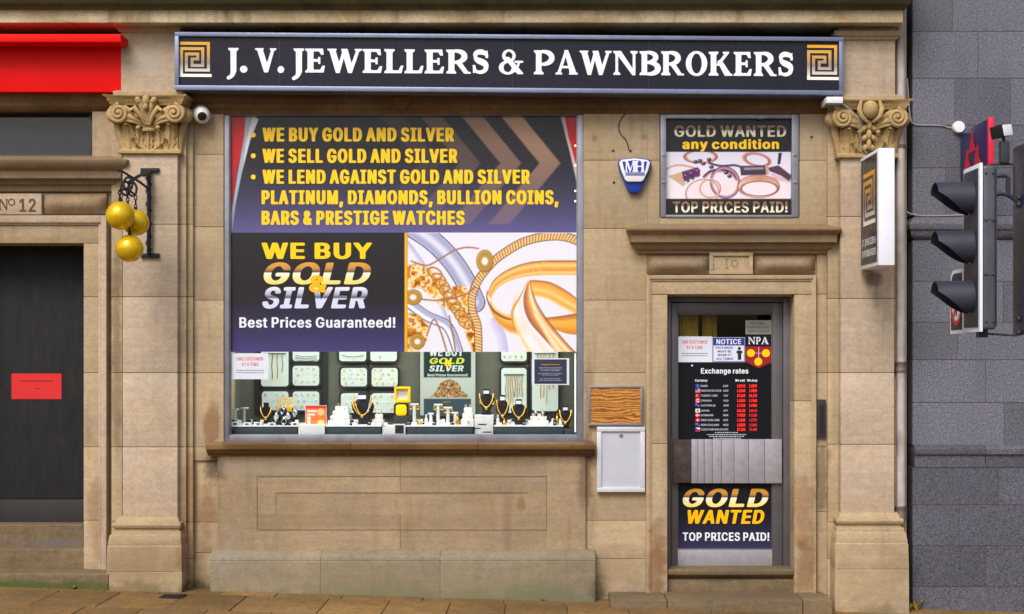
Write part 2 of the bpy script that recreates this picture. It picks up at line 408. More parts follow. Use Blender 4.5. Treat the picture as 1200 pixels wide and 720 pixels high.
FONTS = {
    'black': {
        ' ': [46, []],
        'A': [140, [[50,200,35,198,31,193,-12,5,-5,1,6,0,23,0,34,4,36,7,47,52,65,52,66,52,68,48,78,4,85,1,95,0,118,1,124,4,125,8,81,193,79,196,74,199],[57,93,58,88,57,86,54,88]]],
        'B': [135, [[31,200,16,200,6,199,0,196,-2,193,-2,7,2,3,16,0,62,0,74,1,87,5,98,11,107,23,113,38,115,58,111,81,104,94,94,104,103,114,109,128,110,142,109,160,106,170,100,181,92,190,85,195,76,198,62,200],[68,56,66,44,60,35,56,34,46,34,46,84,56,85,60,81,66,71],[50,118,47,118,46,119,46,165,47,166,54,166,57,165,60,160,64,143,62,132,59,124,55,119]]],
        'C': [148, [[72,202,60,203,38,198,27,192,16,182,7,168,0,152,-4,136,-6,111,-6,88,-4,64,2,44,10,27,18,15,29,6,44,0,60,-3,72,-2,86,1,100,8,108,15,115,24,121,38,128,64,126,67,123,69,110,72,98,72,84,69,80,66,77,53,73,43,64,33,60,35,55,40,49,52,42,78,40,97,41,116,43,131,47,144,52,154,58,164,64,167,70,161,76,151,80,134,85,131,98,128,116,129,125,132,128,136,121,162,115,176,109,183,101,191,93,196,82,200]]],
        'D': [146, [[31,200,16,200,6,199,0,196,-2,193,-2,7,2,3,15,0,56,0,72,2,84,6,91,10,102,19,112,34,119,53,123,73,125,88,123,127,120,146,114,162,106,176,96,187,83,195,70,198,58,200],[76,128,78,109,78,92,75,69,73,59,69,49,62,40,54,34,47,34,46,35,46,165,47,166,54,166,62,161,70,148]]],
        'E': [126, [[31,200,16,200,6,199,0,196,-2,193,-1,5,6,1,16,0,87,0,98,1,103,4,105,7,105,27,103,30,98,32,88,33,48,34,46,35,46,83,48,84,88,85,96,87,100,92,99,112,96,115,82,118,48,118,46,119,46,165,48,166,87,166,100,169,104,173,104,195,100,198,87,200]]],
        'G': [150, [[30,195,18,185,12,176,3,160,-2,142,-6,112,-6,89,-5,73,-1,52,5,37,12,23,19,14,29,6,40,1,54,-2,66,-3,81,-1,92,3,102,9,112,19,120,33,124,43,128,63,129,101,124,105,110,107,69,107,57,105,52,102,52,78,56,75,62,74,80,73,81,72,80,61,76,48,69,37,65,34,62,34,56,39,50,48,43,71,40,103,42,122,45,137,52,156,58,163,62,167,66,165,73,156,81,134,88,130,109,129,124,131,127,136,125,149,120,166,112,180,102,190,93,196,76,201,60,203,44,200]]],
        'H': [149, [[124,40,124,8,122,4,116,1,106,0,94,0,80,3,78,5,77,8,77,84,75,86,47,85,46,83,45,5,39,2,27,0,10,1,-1,4,-2,8,-2,192,0,196,11,200,27,200,38,199,44,196,46,192,46,121,48,119,76,119,77,192,78,196,84,199,95,200,112,199,122,196,124,192]]],
        'I': [98, [[59,103,59,35,61,34,75,31,79,28,79,5,72,1,61,0,9,0,-5,3,-9,7,-8,28,-4,31,11,34,12,35,12,165,11,166,-4,169,-8,172,-8,195,-1,199,9,200,61,200,72,199,79,195,79,172,75,169,61,166,59,165]]],
        'L': [120, [[-2,32,-2,7,0,4,6,1,16,0,84,0,98,2,101,7,101,27,98,31,84,34,48,34,46,35,46,192,44,196,38,199,27,200,11,200,2,197,-2,193]]],
        'M': [175, [[31,200,16,200,6,199,0,196,-2,193,-1,5,6,1,16,0,28,0,42,3,45,7,46,26,52,5,59,1,79,0,94,3,96,5,102,24,103,22,103,7,107,2,120,0,132,0,147,3,150,5,150,8,150,195,143,199,132,200,108,200,97,196,76,113,75,108,74,108,51,195,44,199]]],
        'N': [151, [[-2,32,-2,7,2,3,15,0,27,0,38,1,44,4,46,8,46,72,47,74,76,4,87,0,107,0,118,1,124,4,126,8,126,192,124,196,114,200,96,200,86,199,79,195,78,124,47,196,36,200,16,200,6,199,-1,195]]],
        'O': [153, [[97,194,82,200,65,203,44,200,33,196,22,189,13,178,6,166,-1,147,-6,121,-6,89,-4,64,-1,52,7,32,19,14,32,5,44,0,66,-3,80,-1,94,5,107,14,114,23,120,34,127,52,132,87,132,113,129,137,124,156,117,172,108,185],[48,53,56,40,61,34,65,34,76,48,81,63,84,77,86,108,83,131,74,155,69,162,64,167,59,165,50,152,45,137,42,122,40,103,41,84,43,68]]],
        'P': [132, [[31,200,16,200,6,199,0,196,-2,193,-2,7,2,3,16,0,34,0,44,4,46,8,46,68,72,70,84,74,94,81,100,88,107,101,112,124,112,144,107,167,101,180,92,189,83,195,70,199,59,200],[65,128,62,113,58,106,54,102,48,102,46,103,46,165,47,167,55,166,61,158,65,144]]],
        'R': [133, [[31,200,16,200,6,199,0,196,-2,193,-1,5,6,1,16,0,34,0,44,4,46,8,46,62,47,64,68,4,75,1,86,0,99,0,112,2,116,5,117,8,91,81,104,97,109,107,111,118,113,134,112,147,107,170,99,184,91,191,83,195,60,200],[65,128,62,116,59,110,54,106,47,106,46,108,46,165,47,167,55,166,61,160,65,147]]],
        'S': [133, [[99,15,90,7,83,3,75,0,58,-3,42,-3,26,1,14,8,4,18,-3,32,-7,56,-5,59,-1,61,11,63,22,63,38,60,41,57,44,40,52,32,59,37,65,49,65,64,59,76,52,81,24,94,12,102,4,113,-3,131,-4,151,-2,163,2,172,7,182,14,190,24,196,34,200,56,203,71,201,80,197,91,191,96,186,106,170,110,157,110,147,110,144,106,142,92,139,82,139,67,142,64,146,60,161,54,168,51,166,47,161,43,146,45,133,51,126,60,119,82,109,95,101,102,93,108,82,112,63,112,45,107,29]]],
        'T': [133, [[104,168,79,166,77,165,76,5,69,1,59,0,47,0,33,2,31,4,29,8,29,165,27,166,3,167,-7,170,-8,173,-8,195,-1,199,9,200,96,200,107,199,114,195,114,173,111,169]]],
        'U': [149, [[122,47,117,32,108,17,98,7,83,0,63,-3,44,-1,30,4,14,17,6,29,2,39,-2,62,-2,192,0,196,11,200,27,200,39,198,45,195,46,64,51,44,58,35,62,32,66,37,71,44,76,63,77,195,84,199,95,200,112,199,122,196,124,192,124,59]]],
        'V': [140, [[51,127,56,108,57,106,58,108,76,191,78,196,89,199,107,200,122,197,125,193,82,7,78,2,65,0,43,1,35,3,32,5,-12,193,-9,197,6,200,25,199,35,196]]],
        'W': [189, [[143,17,141,5,134,1,123,0,109,0,99,1,93,4,82,58,81,62,69,4,63,1,53,0,33,0,22,4,20,8,-12,192,-10,196,1,200,17,200,27,199,34,196,36,193,46,137,56,193,59,197,73,200,87,200,98,199,105,196,115,139,117,137,127,195,134,199,145,200,162,200,173,196,174,192]]],
        'Y': [139, [[118,180,80,83,79,5,75,2,62,0,49,0,35,3,33,5,32,8,32,83,-12,195,-5,199,6,200,21,200,35,197,38,193,55,150,58,154,73,193,78,198,93,200,106,200,119,198,122,196,123,193]]],
        '&': [133, [[45,34,40,43,39,52,39,58,41,60,52,39,48,33],[105,42,103,37,119,7,118,4,115,2,107,0,87,0,73,2,49,-3,30,-1,19,3,10,9,3,17,-3,27,-6,38,-8,49,-6,72,0,88,15,108,6,128,3,139,3,167,5,176,10,186,18,194,25,197,33,200,46,202,62,200,70,197,78,192,87,180,92,163,92,147,90,139,85,126,69,103,74,94,95,95,106,93,112,89,111,64]]],
        ',': [71, [[43,36,31,39,18,39,4,36,0,33,-7,-36,-6,-39,-4,-41,6,-43,19,-44,32,-41,36,-38,48,30,47,34]]],
    },
    'heavy': {
        ' ': [70, []],
        'A': [214, [[52,171,-8,15,-11,8,-10,6,-4,2,8,0,31,0,43,2,47,4,50,7,67,52,116,52,119,49,135,7,139,3,154,0,176,0,187,1,192,4,195,7,195,9,123,194,116,198,104,200,80,200,68,199,60,193],[88,109,80,88,83,87,103,87,103,91,92,119]]],
        'B': [205, [[102,162,96,164,66,164,66,119,93,119,100,121,107,127,111,134,112,148,108,156],[117,198,98,200,25,200,13,198,9,196,6,193,6,9,7,6,10,3,25,0,102,0,125,3,140,7,152,12,164,22,172,31,176,43,178,54,176,72,171,85,166,90,157,99,149,104,162,117,168,128,170,138,170,150,168,159,162,172,150,185,136,193],[102,83,97,84,66,83,66,36,102,36,109,38,115,43,119,51,120,57,119,65,113,76]]],
        'C': [225, [[95,-2,79,0,66,3,48,10,35,18,20,33,9,50,2,67,-1,85,-2,108,2,133,10,151,20,167,34,181,48,190,71,199,96,202,110,202,127,200,145,196,157,191,170,182,182,172,190,161,197,145,199,134,196,130,188,127,151,127,142,132,132,151,126,158,118,163,110,165,102,166,95,165,84,160,75,153,67,141,61,129,58,117,58,83,62,67,69,55,76,46,87,38,96,35,106,34,118,37,127,43,135,54,141,67,147,72,160,73,188,73,196,70,199,65,194,48,187,35,181,28,167,15,154,8,136,2,110,-2]]],
        'D': [222, [[166,27,155,18,140,10,121,4,106,1,90,0,25,0,14,1,8,5,6,9,6,191,9,196,14,199,25,200,93,200,113,198,128,195,144,189,156,182,170,170,181,156,190,138,194,115,195,93,192,72,187,56,180,43],[104,39,90,36,68,36,65,38,65,162,66,164,93,164,109,159,117,154,123,148,132,130,136,106,136,87,132,71,128,61,121,51,114,45]]],
        'E': [190, [[18,199,9,196,6,191,6,9,7,6,13,2,25,0,142,0,158,3,162,8,162,27,160,31,154,34,142,36,66,36,65,81,66,83,134,83,148,85,152,87,154,91,154,109,152,115,142,118,66,119,65,122,65,162,68,164,141,164,154,166,159,169,161,172,161,191,160,194,153,199,141,200]]],
        'F': [187, [[149,199,140,200,25,200,13,198,7,194,6,191,6,9,7,6,10,3,25,0,46,0,57,1,64,6,65,9,65,78,66,80,132,80,142,82,149,86,150,90,150,108,148,112,144,114,130,116,68,116,65,118,66,164,140,164,154,167,158,170,160,172,160,191,157,196]]],
        'G': [229, [[63,4,48,10,30,23,16,38,7,55,0,80,-2,107,1,129,8,148,16,162,31,179,47,190,62,196,83,201,108,202,130,200,150,194,168,184,183,170,191,159,195,150,199,138,199,133,192,129,182,127,159,127,148,129,142,132,132,150,119,161,111,165,104,166,96,165,88,163,80,157,72,150,65,139,61,129,58,110,58,90,60,73,66,61,78,45,87,39,96,35,102,34,111,35,119,38,130,46,138,57,141,71,139,72,103,73,95,76,92,78,92,82,92,99,94,103,102,107,111,108,191,107,199,104,202,98,201,69,194,45,184,30,172,18,160,10,142,3,123,-1,98,-2,76,0]]],
        'I': [145, [[88,122,88,38,90,36,113,34,119,31,121,27,121,9,120,6,114,2,102,0,14,0,3,1,-2,4,-5,9,-5,27,-3,31,3,34,26,36,28,38,28,162,26,164,3,166,-3,169,-5,173,-5,191,-4,194,2,198,14,200,102,200,113,199,118,196,121,191,121,173,119,169,110,165,88,164]]],
        'L': [180, [[18,199,9,196,6,191,6,9,7,6,13,2,25,0,137,0,152,3,156,8,156,27,155,30,152,33,137,36,66,36,65,192,61,197,53,199]]],
        'N': [231, [[108,137,70,193,66,197,50,200,25,200,13,198,7,194,6,191,6,9,9,4,18,1,45,0,57,1,64,6,65,9,65,101,66,103,134,4,140,1,150,0,176,0,188,1,195,6,196,9,196,191,195,194,188,199,176,200,148,199,141,197,138,194,136,191,136,97]]],
        'O': [234, [[95,-2,83,-1,66,3,48,10,35,18,20,33,10,49,2,67,-1,85,-2,108,1,128,10,152,20,167,34,180,50,191,71,199,96,202,110,202,130,200,150,194,168,184,186,167,198,148,205,127,208,102,207,87,203,67,195,48,186,33,171,18,159,10,140,3,123,-1],[130,46,122,40,110,35,102,34,90,37,79,44,72,51,65,61,60,73,58,90,58,110,63,134,71,148,76,154,84,160,96,165,110,165,117,162,127,156,138,144,145,129,148,109,147,83,142,65]]],
        'R': [202, [[165,101,154,90,142,82,141,80,180,12,181,7,178,3,162,0,138,0,126,1,121,4,85,66,80,72,68,72,65,71,65,9,63,4,53,1,25,0,13,2,7,6,6,9,6,191,7,194,10,197,25,200,97,200,125,196,146,187,157,180,165,170,174,150,175,139,174,122,170,109],[98,164,68,165,65,164,65,109,66,108,90,107,100,109,107,113,112,119,116,134,114,149,109,157]]],
        'S': [201, [[55,90,35,98,23,106,11,117,4,130,3,139,4,156,10,170,23,184,37,192,50,197,67,201,93,202,107,201,126,197,142,190,156,180,165,167,171,154,171,144,166,140,153,138,133,138,119,140,113,144,111,152,106,160,98,165,90,167,79,166,69,160,63,152,61,144,65,133,73,127,87,121,114,115,137,107,155,96,166,85,171,76,174,67,174,50,168,33,155,18,143,9,129,3,113,-1,95,-3,77,-3,53,0,37,6,21,15,9,27,1,41,-3,56,-1,60,3,63,17,65,38,65,51,63,57,59,59,49,65,41,74,35,82,33,94,33,102,36,110,42,114,49,116,57,115,64,112,70,107,74,93,80]]],
        'T': [202, [[65,1,59,4,57,9,57,162,54,164,14,164,0,167,-5,172,-5,193,-2,196,2,198,14,200,158,200,173,198,177,194,178,191,178,172,174,167,160,164,118,164,116,162,116,7,112,3,104,1,77,0]]],
        'U': [228, [[137,2,124,-1,104,-3,81,-2,64,1,46,8,34,15,25,23,16,35,9,51,6,66,6,191,7,194,10,197,25,200,46,200,57,199,64,194,65,191,66,62,71,50,77,42,89,35,100,33,110,35,119,40,127,49,132,59,134,67,134,191,135,194,141,198,153,200,181,199,188,198,192,194,193,191,193,64,191,51,182,33,168,18,157,10]]],
        'V': [214, [[140,49,124,7,120,3,106,0,80,0,70,1,63,5,-9,188,-11,192,-9,196,2,199,30,200,42,199,49,194,92,81,94,81,97,90,136,195,143,199,154,200,183,199,194,195,195,191]]],
        'W': [293, [[162,195,151,199,120,200,108,199,102,195,75,102,73,104,48,194,42,198,30,200,2,199,-6,197,-10,194,-11,191,41,10,43,6,47,3,62,0,87,0,98,1,104,5,109,17,131,93,132,95,159,6,166,2,178,0,210,1,216,2,221,6,275,192,274,195,270,198,256,200,227,199,220,198,216,195,190,102,165,190]]],
        'Y': [211, [[43,109,61,82,61,9,62,6,68,2,80,0,102,0,116,3,119,6,120,9,121,82,191,190,191,194,184,199,172,200,148,200,133,197,130,194,91,135,50,196,44,199,34,200,8,200,-7,197,-10,194,-10,191]]],
        'a': [179, [[-4,34,3,20,14,10,27,3,40,-1,67,-3,95,2,108,0,127,0,139,1,144,4,147,9,147,104,143,120,137,131,126,142,111,149,95,153,78,155,47,152,35,148,20,141,9,131,1,120,-1,114,3,109,30,101,44,101,54,104,60,113,66,118,71,120,76,120,82,119,86,114,88,108,89,99,86,97,58,94,36,90,22,85,11,79,3,72,-3,62,-6,50],[79,36,68,31,62,32,56,35,53,43,53,51,56,56,66,60,88,63,89,56,88,49,84,41]]],
        'c': [181, [[92,-2,76,-3,58,-1,42,4,27,12,16,22,8,31,3,41,-3,59,-4,70,-3,93,3,110,8,120,16,130,27,140,42,148,59,153,83,155,100,153,118,148,131,142,142,133,150,123,156,109,155,106,150,103,123,96,111,96,102,99,95,110,89,117,83,120,78,120,68,114,61,104,57,97,55,82,55,64,58,54,62,45,67,38,72,34,79,32,87,34,95,40,102,53,111,57,124,57,147,51,154,49,157,45,155,39,149,28,142,19,134,12,115,3]]],
        'd': [192, [[56,153,39,148,25,140,11,127,3,112,-3,90,-4,70,-1,51,3,40,8,29,14,22,28,9,41,3,55,-1,78,-3,95,-1,107,2,122,0,140,0,156,3,159,6,160,9,160,191,159,194,152,199,142,200,122,200,107,197,103,192,102,152,78,155],[97,48,88,36,82,32,76,32,66,39,62,45,57,55,54,71,55,83,57,98,66,113,75,119,82,120,90,115,96,106,100,99,102,86,102,69,101,59]]],
        'i': [93, [[61,18,60,6,57,3,50,1,15,1,7,3,4,7,3,144,6,149,11,152,23,153,49,152,57,150,61,146],[6,169,0,176,-1,186,3,195,9,200,17,203,31,206,47,203,57,199,63,193,65,190,66,182,64,175,56,167,48,164,33,161,23,162,14,164]]],
        'n': [187, [[97,91,97,9,98,6,101,3,116,0,136,0,148,2,152,4,154,7,155,101,152,115,145,130,135,141,127,146,113,152,102,154,85,155,57,150,41,153,22,153,12,152,5,149,3,144,3,9,5,4,12,1,22,0,49,1,59,4,61,9,61,91,63,104,68,112,73,117,78,119,84,119,89,115,94,109,96,102]]],
        't': [117, [[12,183,8,178,7,154,-6,152,-13,148,-15,144,-15,129,-14,125,-10,122,8,118,8,36,12,22,17,16,25,8,35,3,46,0,73,-1,85,0,94,3,98,6,99,9,94,29,90,32,83,34,69,34,67,36,66,117,67,119,85,120,94,124,96,128,95,146,93,150,87,152,66,154,66,178,65,181,61,184,47,186,27,186]]],
        'o': [189, [[92,-2,76,-3,58,-1,42,4,27,12,16,22,8,31,3,41,-3,59,-4,70,-3,93,3,110,8,120,16,130,27,140,42,148,59,153,78,155,96,154,115,149,127,144,140,134,151,122,158,108,162,94,164,85,164,66,162,56,156,38,149,27,139,17,127,8,111,1],[106,80,104,61,102,54,97,44,92,38,84,32,79,32,72,34,66,39,60,49,55,69,56,92,64,109,68,115,76,120,83,120,90,116,96,109,102,99]]],
        'y': [179, [[85,106,76,83,75,82,74,82,51,144,49,148,45,151,31,153,9,153,-3,151,-7,150,-10,146,45,7,40,-8,34,-17,17,-18,10,-20,7,-23,1,-43,3,-46,7,-49,19,-52,35,-53,50,-52,61,-49,77,-41,86,-31,93,-22,160,145,159,148,155,151,142,153,119,153,105,150,99,144]]],
        '!': [104, [[7,138,8,77,10,64,15,61,29,59,55,59,63,62,66,65,67,69,68,161,68,191,67,194,61,198,49,200,19,199,9,196,7,191],[23,0,14,4,7,10,4,15,3,25,6,33,11,39,23,44,38,46,57,43,66,37,71,30,73,22,70,13,62,5,55,1,45,-1,38,-2]]],
        '&': [201, [[75,139,76,139,82,146,84,154,82,161,78,167,75,166,72,161,70,152,71,145],[7,86,-1,73,-4,61,-4,51,-1,39,4,28,9,22,21,12,34,5,56,-1,80,-2,100,0,122,6,130,2,142,0,174,1,180,2,185,6,184,10,160,39,166,50,172,65,174,83,173,91,170,94,163,95,136,96,124,95,116,89,105,102,105,104,119,115,133,129,138,138,142,150,141,164,135,177,123,190,110,196,98,200,80,202,60,200,47,197,36,193,23,182,15,169,12,157,12,148,17,130,32,108],[71,65,93,40,86,35,75,32,67,34,62,38,56,45,55,54,56,65,62,73,64,73]]],
        'P': [200, [[170,159,174,141,174,122,168,106,158,91,145,80,125,72,101,68,66,67,65,9,64,6,61,3,46,0,25,0,14,1,8,4,6,9,6,191,8,196,14,199,25,200,97,200,120,197,133,193,153,182,162,172],[78,103,68,103,65,104,65,164,68,165,97,164,107,159,114,148,115,139,114,120,108,110,101,105,93,103]]],
    },
    'bold': {
        ' ': [59, []],
        'A': [181, [[134,0,126,2,123,5,108,51,105,53,56,53,38,3,30,0,5,0,-2,2,-5,5,56,193,58,197,61,198,68,200,96,200,102,198,105,193,167,7,166,3,160,1],[85,122,96,85,94,84,66,85,66,87,80,131,81,132]]],
        'B': [173, [[72,86,56,86,53,84,53,34,56,32,86,32,94,33,104,40,108,48,110,56,107,69,102,76,94,83,85,86],[68,168,56,168,53,166,53,118,56,116,85,117,93,122,100,131,103,142,101,154,97,161,89,167,84,168],[22,0,13,2,10,6,10,195,13,198,18,200,90,200,113,195,124,189,133,181,140,170,144,157,145,136,143,127,137,116,125,104,139,94,145,85,150,75,152,65,152,48,148,34,141,21,134,14,124,8,110,3,93,0]]],
        'C': [191, [[118,198,100,202,81,202,62,198,45,191,31,180,20,166,11,149,6,131,3,109,4,83,7,63,14,44,25,26,36,16,52,6,72,-1,82,-2,105,-1,122,3,134,8,146,17,157,29,164,41,169,58,170,67,165,70,137,70,132,69,128,66,124,55,120,48,112,38,101,32,90,30,77,34,68,40,57,53,51,65,47,80,46,94,46,113,48,126,57,147,65,157,74,165,82,169,90,170,100,168,107,165,120,152,124,145,128,134,132,131,137,130,161,130,166,131,170,133,169,142,166,155,154,175,138,189,129,194]]],
        'D': [189, [[123,83,120,69,113,54,105,44,100,39,90,35,78,32,54,32,54,168,78,168,88,167,101,160,109,152,116,141,122,126,124,106],[89,1,18,0,13,2,10,5,10,194,13,198,20,200,85,200,98,198,113,194,126,188,140,178,153,161,160,146,166,122,167,97,164,70,156,46,145,29,130,15,114,7]]],
        'E': [160, [[72,85,56,85,53,84,54,32,128,32,134,30,138,26,137,4,134,2,128,0,20,0,13,2,10,4,10,196,13,198,20,200,126,200,133,198,136,194,136,173,133,170,126,168,54,168,53,120,54,117,121,117,128,116,131,112,131,91,128,87,121,85]]],
        'F': [157, [[60,114,54,114,53,116,54,168,126,168,132,169,135,171,136,174,135,197,126,200,20,200,13,198,10,195,10,6,13,2,20,0,44,0,50,2,53,5,54,82,118,82,125,84,127,87,128,108,125,112,118,114]]],
        'G': [195, [[57,197,42,189,28,177,18,164,9,142,4,123,3,109,4,82,9,58,13,46,24,27,36,16,49,7,62,2,81,-2,100,-2,116,1,126,4,141,12,153,23,162,36,168,50,172,65,172,102,169,104,162,106,94,106,86,103,85,99,85,80,86,77,94,74,126,74,129,72,124,54,119,45,112,38,106,34,97,31,90,30,81,32,72,37,62,46,56,54,50,69,46,87,46,106,47,120,51,135,58,149,68,160,80,168,89,170,100,168,112,161,121,150,127,135,130,132,137,130,161,130,168,132,171,135,169,145,161,164,152,176,142,186,126,195,114,199,98,202,76,202]]],
        'H': [193, [[165,183,164,3,157,0,132,0,125,2,122,5,121,86,56,87,53,84,52,3,44,0,18,0,12,2,10,6,11,197,20,200,45,200,52,197,53,120,56,118,121,118,122,194,124,198,132,200,156,200,161,199,165,195]]],
        'I': [120, [[29,159,29,34,27,32,7,32,1,29,0,5,3,2,10,0,93,0,99,2,102,6,101,29,94,32,75,32,73,34,73,166,74,168,94,168,101,171,102,174,102,195,99,198,93,200,10,200,3,198,0,194,1,172,9,168,29,168]]],
        'J': [153, [[46,44,49,38,55,32,60,29,65,29,71,32,75,38,80,50,81,195,84,198,91,200,115,200,121,198,125,194,125,55,123,43,119,29,109,15,92,3,71,-2,55,-2,45,-1,33,3,23,9,16,15,9,24,2,41,1,53,1,69,3,73,9,75,35,75,41,73,44,70,44,54]]],
        'K': [177, [[158,14,162,5,160,2,156,1,124,0,116,3,67,78,65,80,53,65,52,3,44,0,18,0,11,3,10,194,12,198,18,200,44,200,52,197,53,130,54,128,113,197,121,200,152,200,161,197,162,193,160,190,95,112]]],
        'L': [152, [[10,121,11,3,20,0,124,0,132,3,133,6,133,26,130,30,124,32,56,32,53,34,53,194,52,197,44,200,20,200,13,198,10,196]]],
        'M': [231, [[160,27,160,6,162,2,169,0,193,0,200,2,202,5,201,197,193,200,160,200,151,197,106,73,61,197,53,200,18,200,12,198,10,194,11,3,18,0,42,0,49,2,51,5,52,93,53,95,86,5,88,2,94,0,117,0,125,3,158,93,160,91]]],
        'N': [196, [[167,17,167,5,164,2,157,0,129,0,121,3,54,117,53,116,53,5,50,2,44,0,18,0,11,3,10,194,12,198,18,200,48,200,56,197,124,81,124,195,128,198,134,200,158,200,166,197]]],
        'O': [199, [[131,130,134,112,134,88,131,69,124,54,113,40,100,32,85,31,74,35,65,42,57,53,51,65,47,82,46,94,47,118,51,135,57,147,65,158,74,165,85,169,96,169,106,165,116,158,125,145],[172,59,161,35,151,21,136,9,118,2,98,-2,82,-2,72,-1,52,6,34,17,20,34,11,51,6,69,3,91,4,117,8,141,19,165,31,180,41,188,52,194,66,199,82,202,100,202,118,198,133,192,148,182,156,173,165,157,172,141,175,130,178,98,176,78]]],
        'P': [169, [[103,150,106,140,106,130,102,117,97,109,92,104,85,101,54,101,53,103,53,168,56,169,74,169,89,167,97,161],[76,70,56,70,53,68,53,6,52,3,44,0,20,0,13,2,10,5,10,194,13,198,20,200,88,200,105,197,116,193,127,186,136,178,143,166,148,147,149,130,144,107,136,92,125,82,110,74,92,70]]],
        'Q': [199, [[131,130,134,112,134,88,131,69,124,54,113,40,100,32,85,31,74,35,65,42,57,53,51,65,47,82,46,94,47,118,51,135,57,147,65,158,74,165,85,169,96,169,106,165,116,158,125,145],[172,59,163,38,149,19,169,-10,168,-14,165,-16,160,-17,132,-17,125,-14,114,0,98,-2,82,-2,72,-1,52,6,34,17,20,34,11,51,6,69,3,91,4,117,8,141,19,165,31,180,41,188,52,194,66,199,82,202,100,202,118,198,133,192,148,182,156,173,165,157,172,141,175,130,178,98,176,78]]],
        'R': [170, [[101,117,96,110,88,106,76,105,54,106,53,166,54,169,85,168,93,165,99,160,104,150,106,137,105,127],[113,1,108,5,79,65,75,73,73,74,56,74,53,73,52,3,45,0,20,0,13,2,10,5,10,194,13,198,20,200,88,200,105,197,118,192,129,185,138,176,143,168,147,157,149,144,149,128,147,116,143,106,136,94,119,80,152,14,155,5,152,2,146,0]]],
        'S': [170, [[102,112,74,120,58,128,51,139,50,146,52,155,57,162,64,168,72,171,80,171,90,167,96,162,101,155,104,145,107,142,114,141,136,141,143,142,146,144,146,147,144,162,137,176,127,187,115,194,102,199,86,202,68,202,52,199,40,195,26,186,18,178,10,165,7,150,8,130,16,114,26,104,39,97,94,77,103,68,106,58,103,45,95,35,87,31,75,29,62,32,53,39,48,47,46,58,43,60,36,61,12,61,4,59,2,56,2,51,8,32,15,20,27,10,42,2,59,-2,92,-2,104,1,118,6,131,14,139,24,146,38,149,53,148,67,145,79,138,89,130,98,116,106]]],
        'T': [170, [[97,127,97,5,94,2,89,0,62,1,57,2,55,6,55,166,53,168,10,168,3,170,0,173,0,195,3,198,10,200,142,200,149,198,151,194,151,174,149,170,142,168,98,168]]],
        'U': [194, [[88,30,78,31,68,37,58,49,54,60,53,195,50,198,44,200,20,200,13,198,10,194,10,64,14,43,23,25,30,17,38,11,57,2,81,-3,94,-3,109,-1,130,7,147,20,153,27,160,40,165,60,165,195,162,198,156,200,130,200,125,198,123,195,122,72,121,60,116,48,109,38,100,32]]],
        'V': [181, [[131,83,104,3,96,0,68,0,60,3,-1,180,-5,193,-4,197,5,200,30,200,39,197,81,67,83,69,123,197,133,200,158,200,166,197,167,192]]],
        'W': [251, [[12,122,41,6,44,2,50,0,80,0,88,3,116,112,117,109,144,4,146,2,153,0,181,0,186,1,189,3,192,11,237,195,234,198,228,200,202,200,194,197,166,84,139,195,136,198,132,199,101,200,96,198,93,195,67,85,65,85,38,196,36,198,29,200,4,200,-3,198,-5,195,-5,193]]],
        'X': [179, [[42,125,56,103,55,101,-3,8,-4,3,5,0,33,0,40,2,80,64,120,2,127,0,155,0,164,3,165,6,163,10,105,103,160,192,161,194,160,197,152,200,125,200,116,197,83,144,80,141,45,197,36,200,8,200,2,198,0,195,1,190]]],
        'Y': [178, [[102,7,100,2,93,0,68,0,59,3,58,82,-3,190,-5,195,-2,198,5,200,32,200,41,197,80,129,81,130,120,197,128,200,154,200,161,198,164,196,163,190,102,82]]],
        'Z': [167, [[114,127,56,32,136,32,142,30,146,26,145,3,136,0,13,0,5,3,4,6,5,26,93,168,13,168,6,170,3,174,4,197,13,200,136,200,142,198,145,194,144,175]]],
        'a': [150, [[67,30,56,27,47,32,43,39,42,45,43,51,47,57,54,61,82,65,82,53,80,45,76,38],[24,84,15,79,8,73,3,64,0,53,0,40,2,29,7,17,14,10,30,1,47,-3,68,-2,83,3,92,0,115,0,123,3,124,108,120,126,114,135,107,142,98,147,90,150,78,153,60,154,38,149,22,141,14,134,9,127,4,117,4,113,6,110,28,103,38,103,44,106,48,113,55,120,60,122,67,123,74,121,78,117,82,104,82,98,79,95,43,90]]],
        'b': [162, [[140,48,134,32,124,16,113,7,100,0,84,-3,72,-3,60,-1,49,3,38,0,16,0,8,3,7,194,9,198,16,200,40,200,48,197,50,149,72,154,89,153,109,146,124,135,135,117,141,97,142,65],[57,111,53,101,49,85,49,68,51,55,54,46,61,35,70,29,77,28,84,32,90,39,97,54,100,74,97,97,95,104,90,113,82,120,78,122,72,123,68,121,62,117]]],
        'c': [152, [[50,44,55,37,62,31,67,28,74,28,83,34,88,40,94,51,100,54,107,54,124,49,132,46,133,43,130,31,119,16,110,8,100,3,83,-2,58,-2,40,3,24,14,13,26,4,49,1,68,2,96,9,117,21,135,27,140,39,147,58,153,82,153,102,147,114,140,124,130,131,116,132,107,128,104,107,98,99,98,92,101,87,112,79,120,74,122,68,123,61,120,53,112,50,106,44,84,44,63]]],
        'd': [162, [[91,101,87,109,83,115,78,120,71,123,66,122,59,119,52,111,48,102,44,84,44,68,45,58,51,41,59,32,66,29,72,28,78,31,87,41,91,51,94,65,95,78],[136,104,136,6,134,2,127,0,104,0,95,3,78,-2,55,-2,40,2,32,6,23,12,18,19,7,38,2,60,2,92,8,116,14,127,23,138,32,145,43,150,55,153,71,154,79,153,94,148,94,194,96,198,103,200,127,200,134,198,136,195]]],
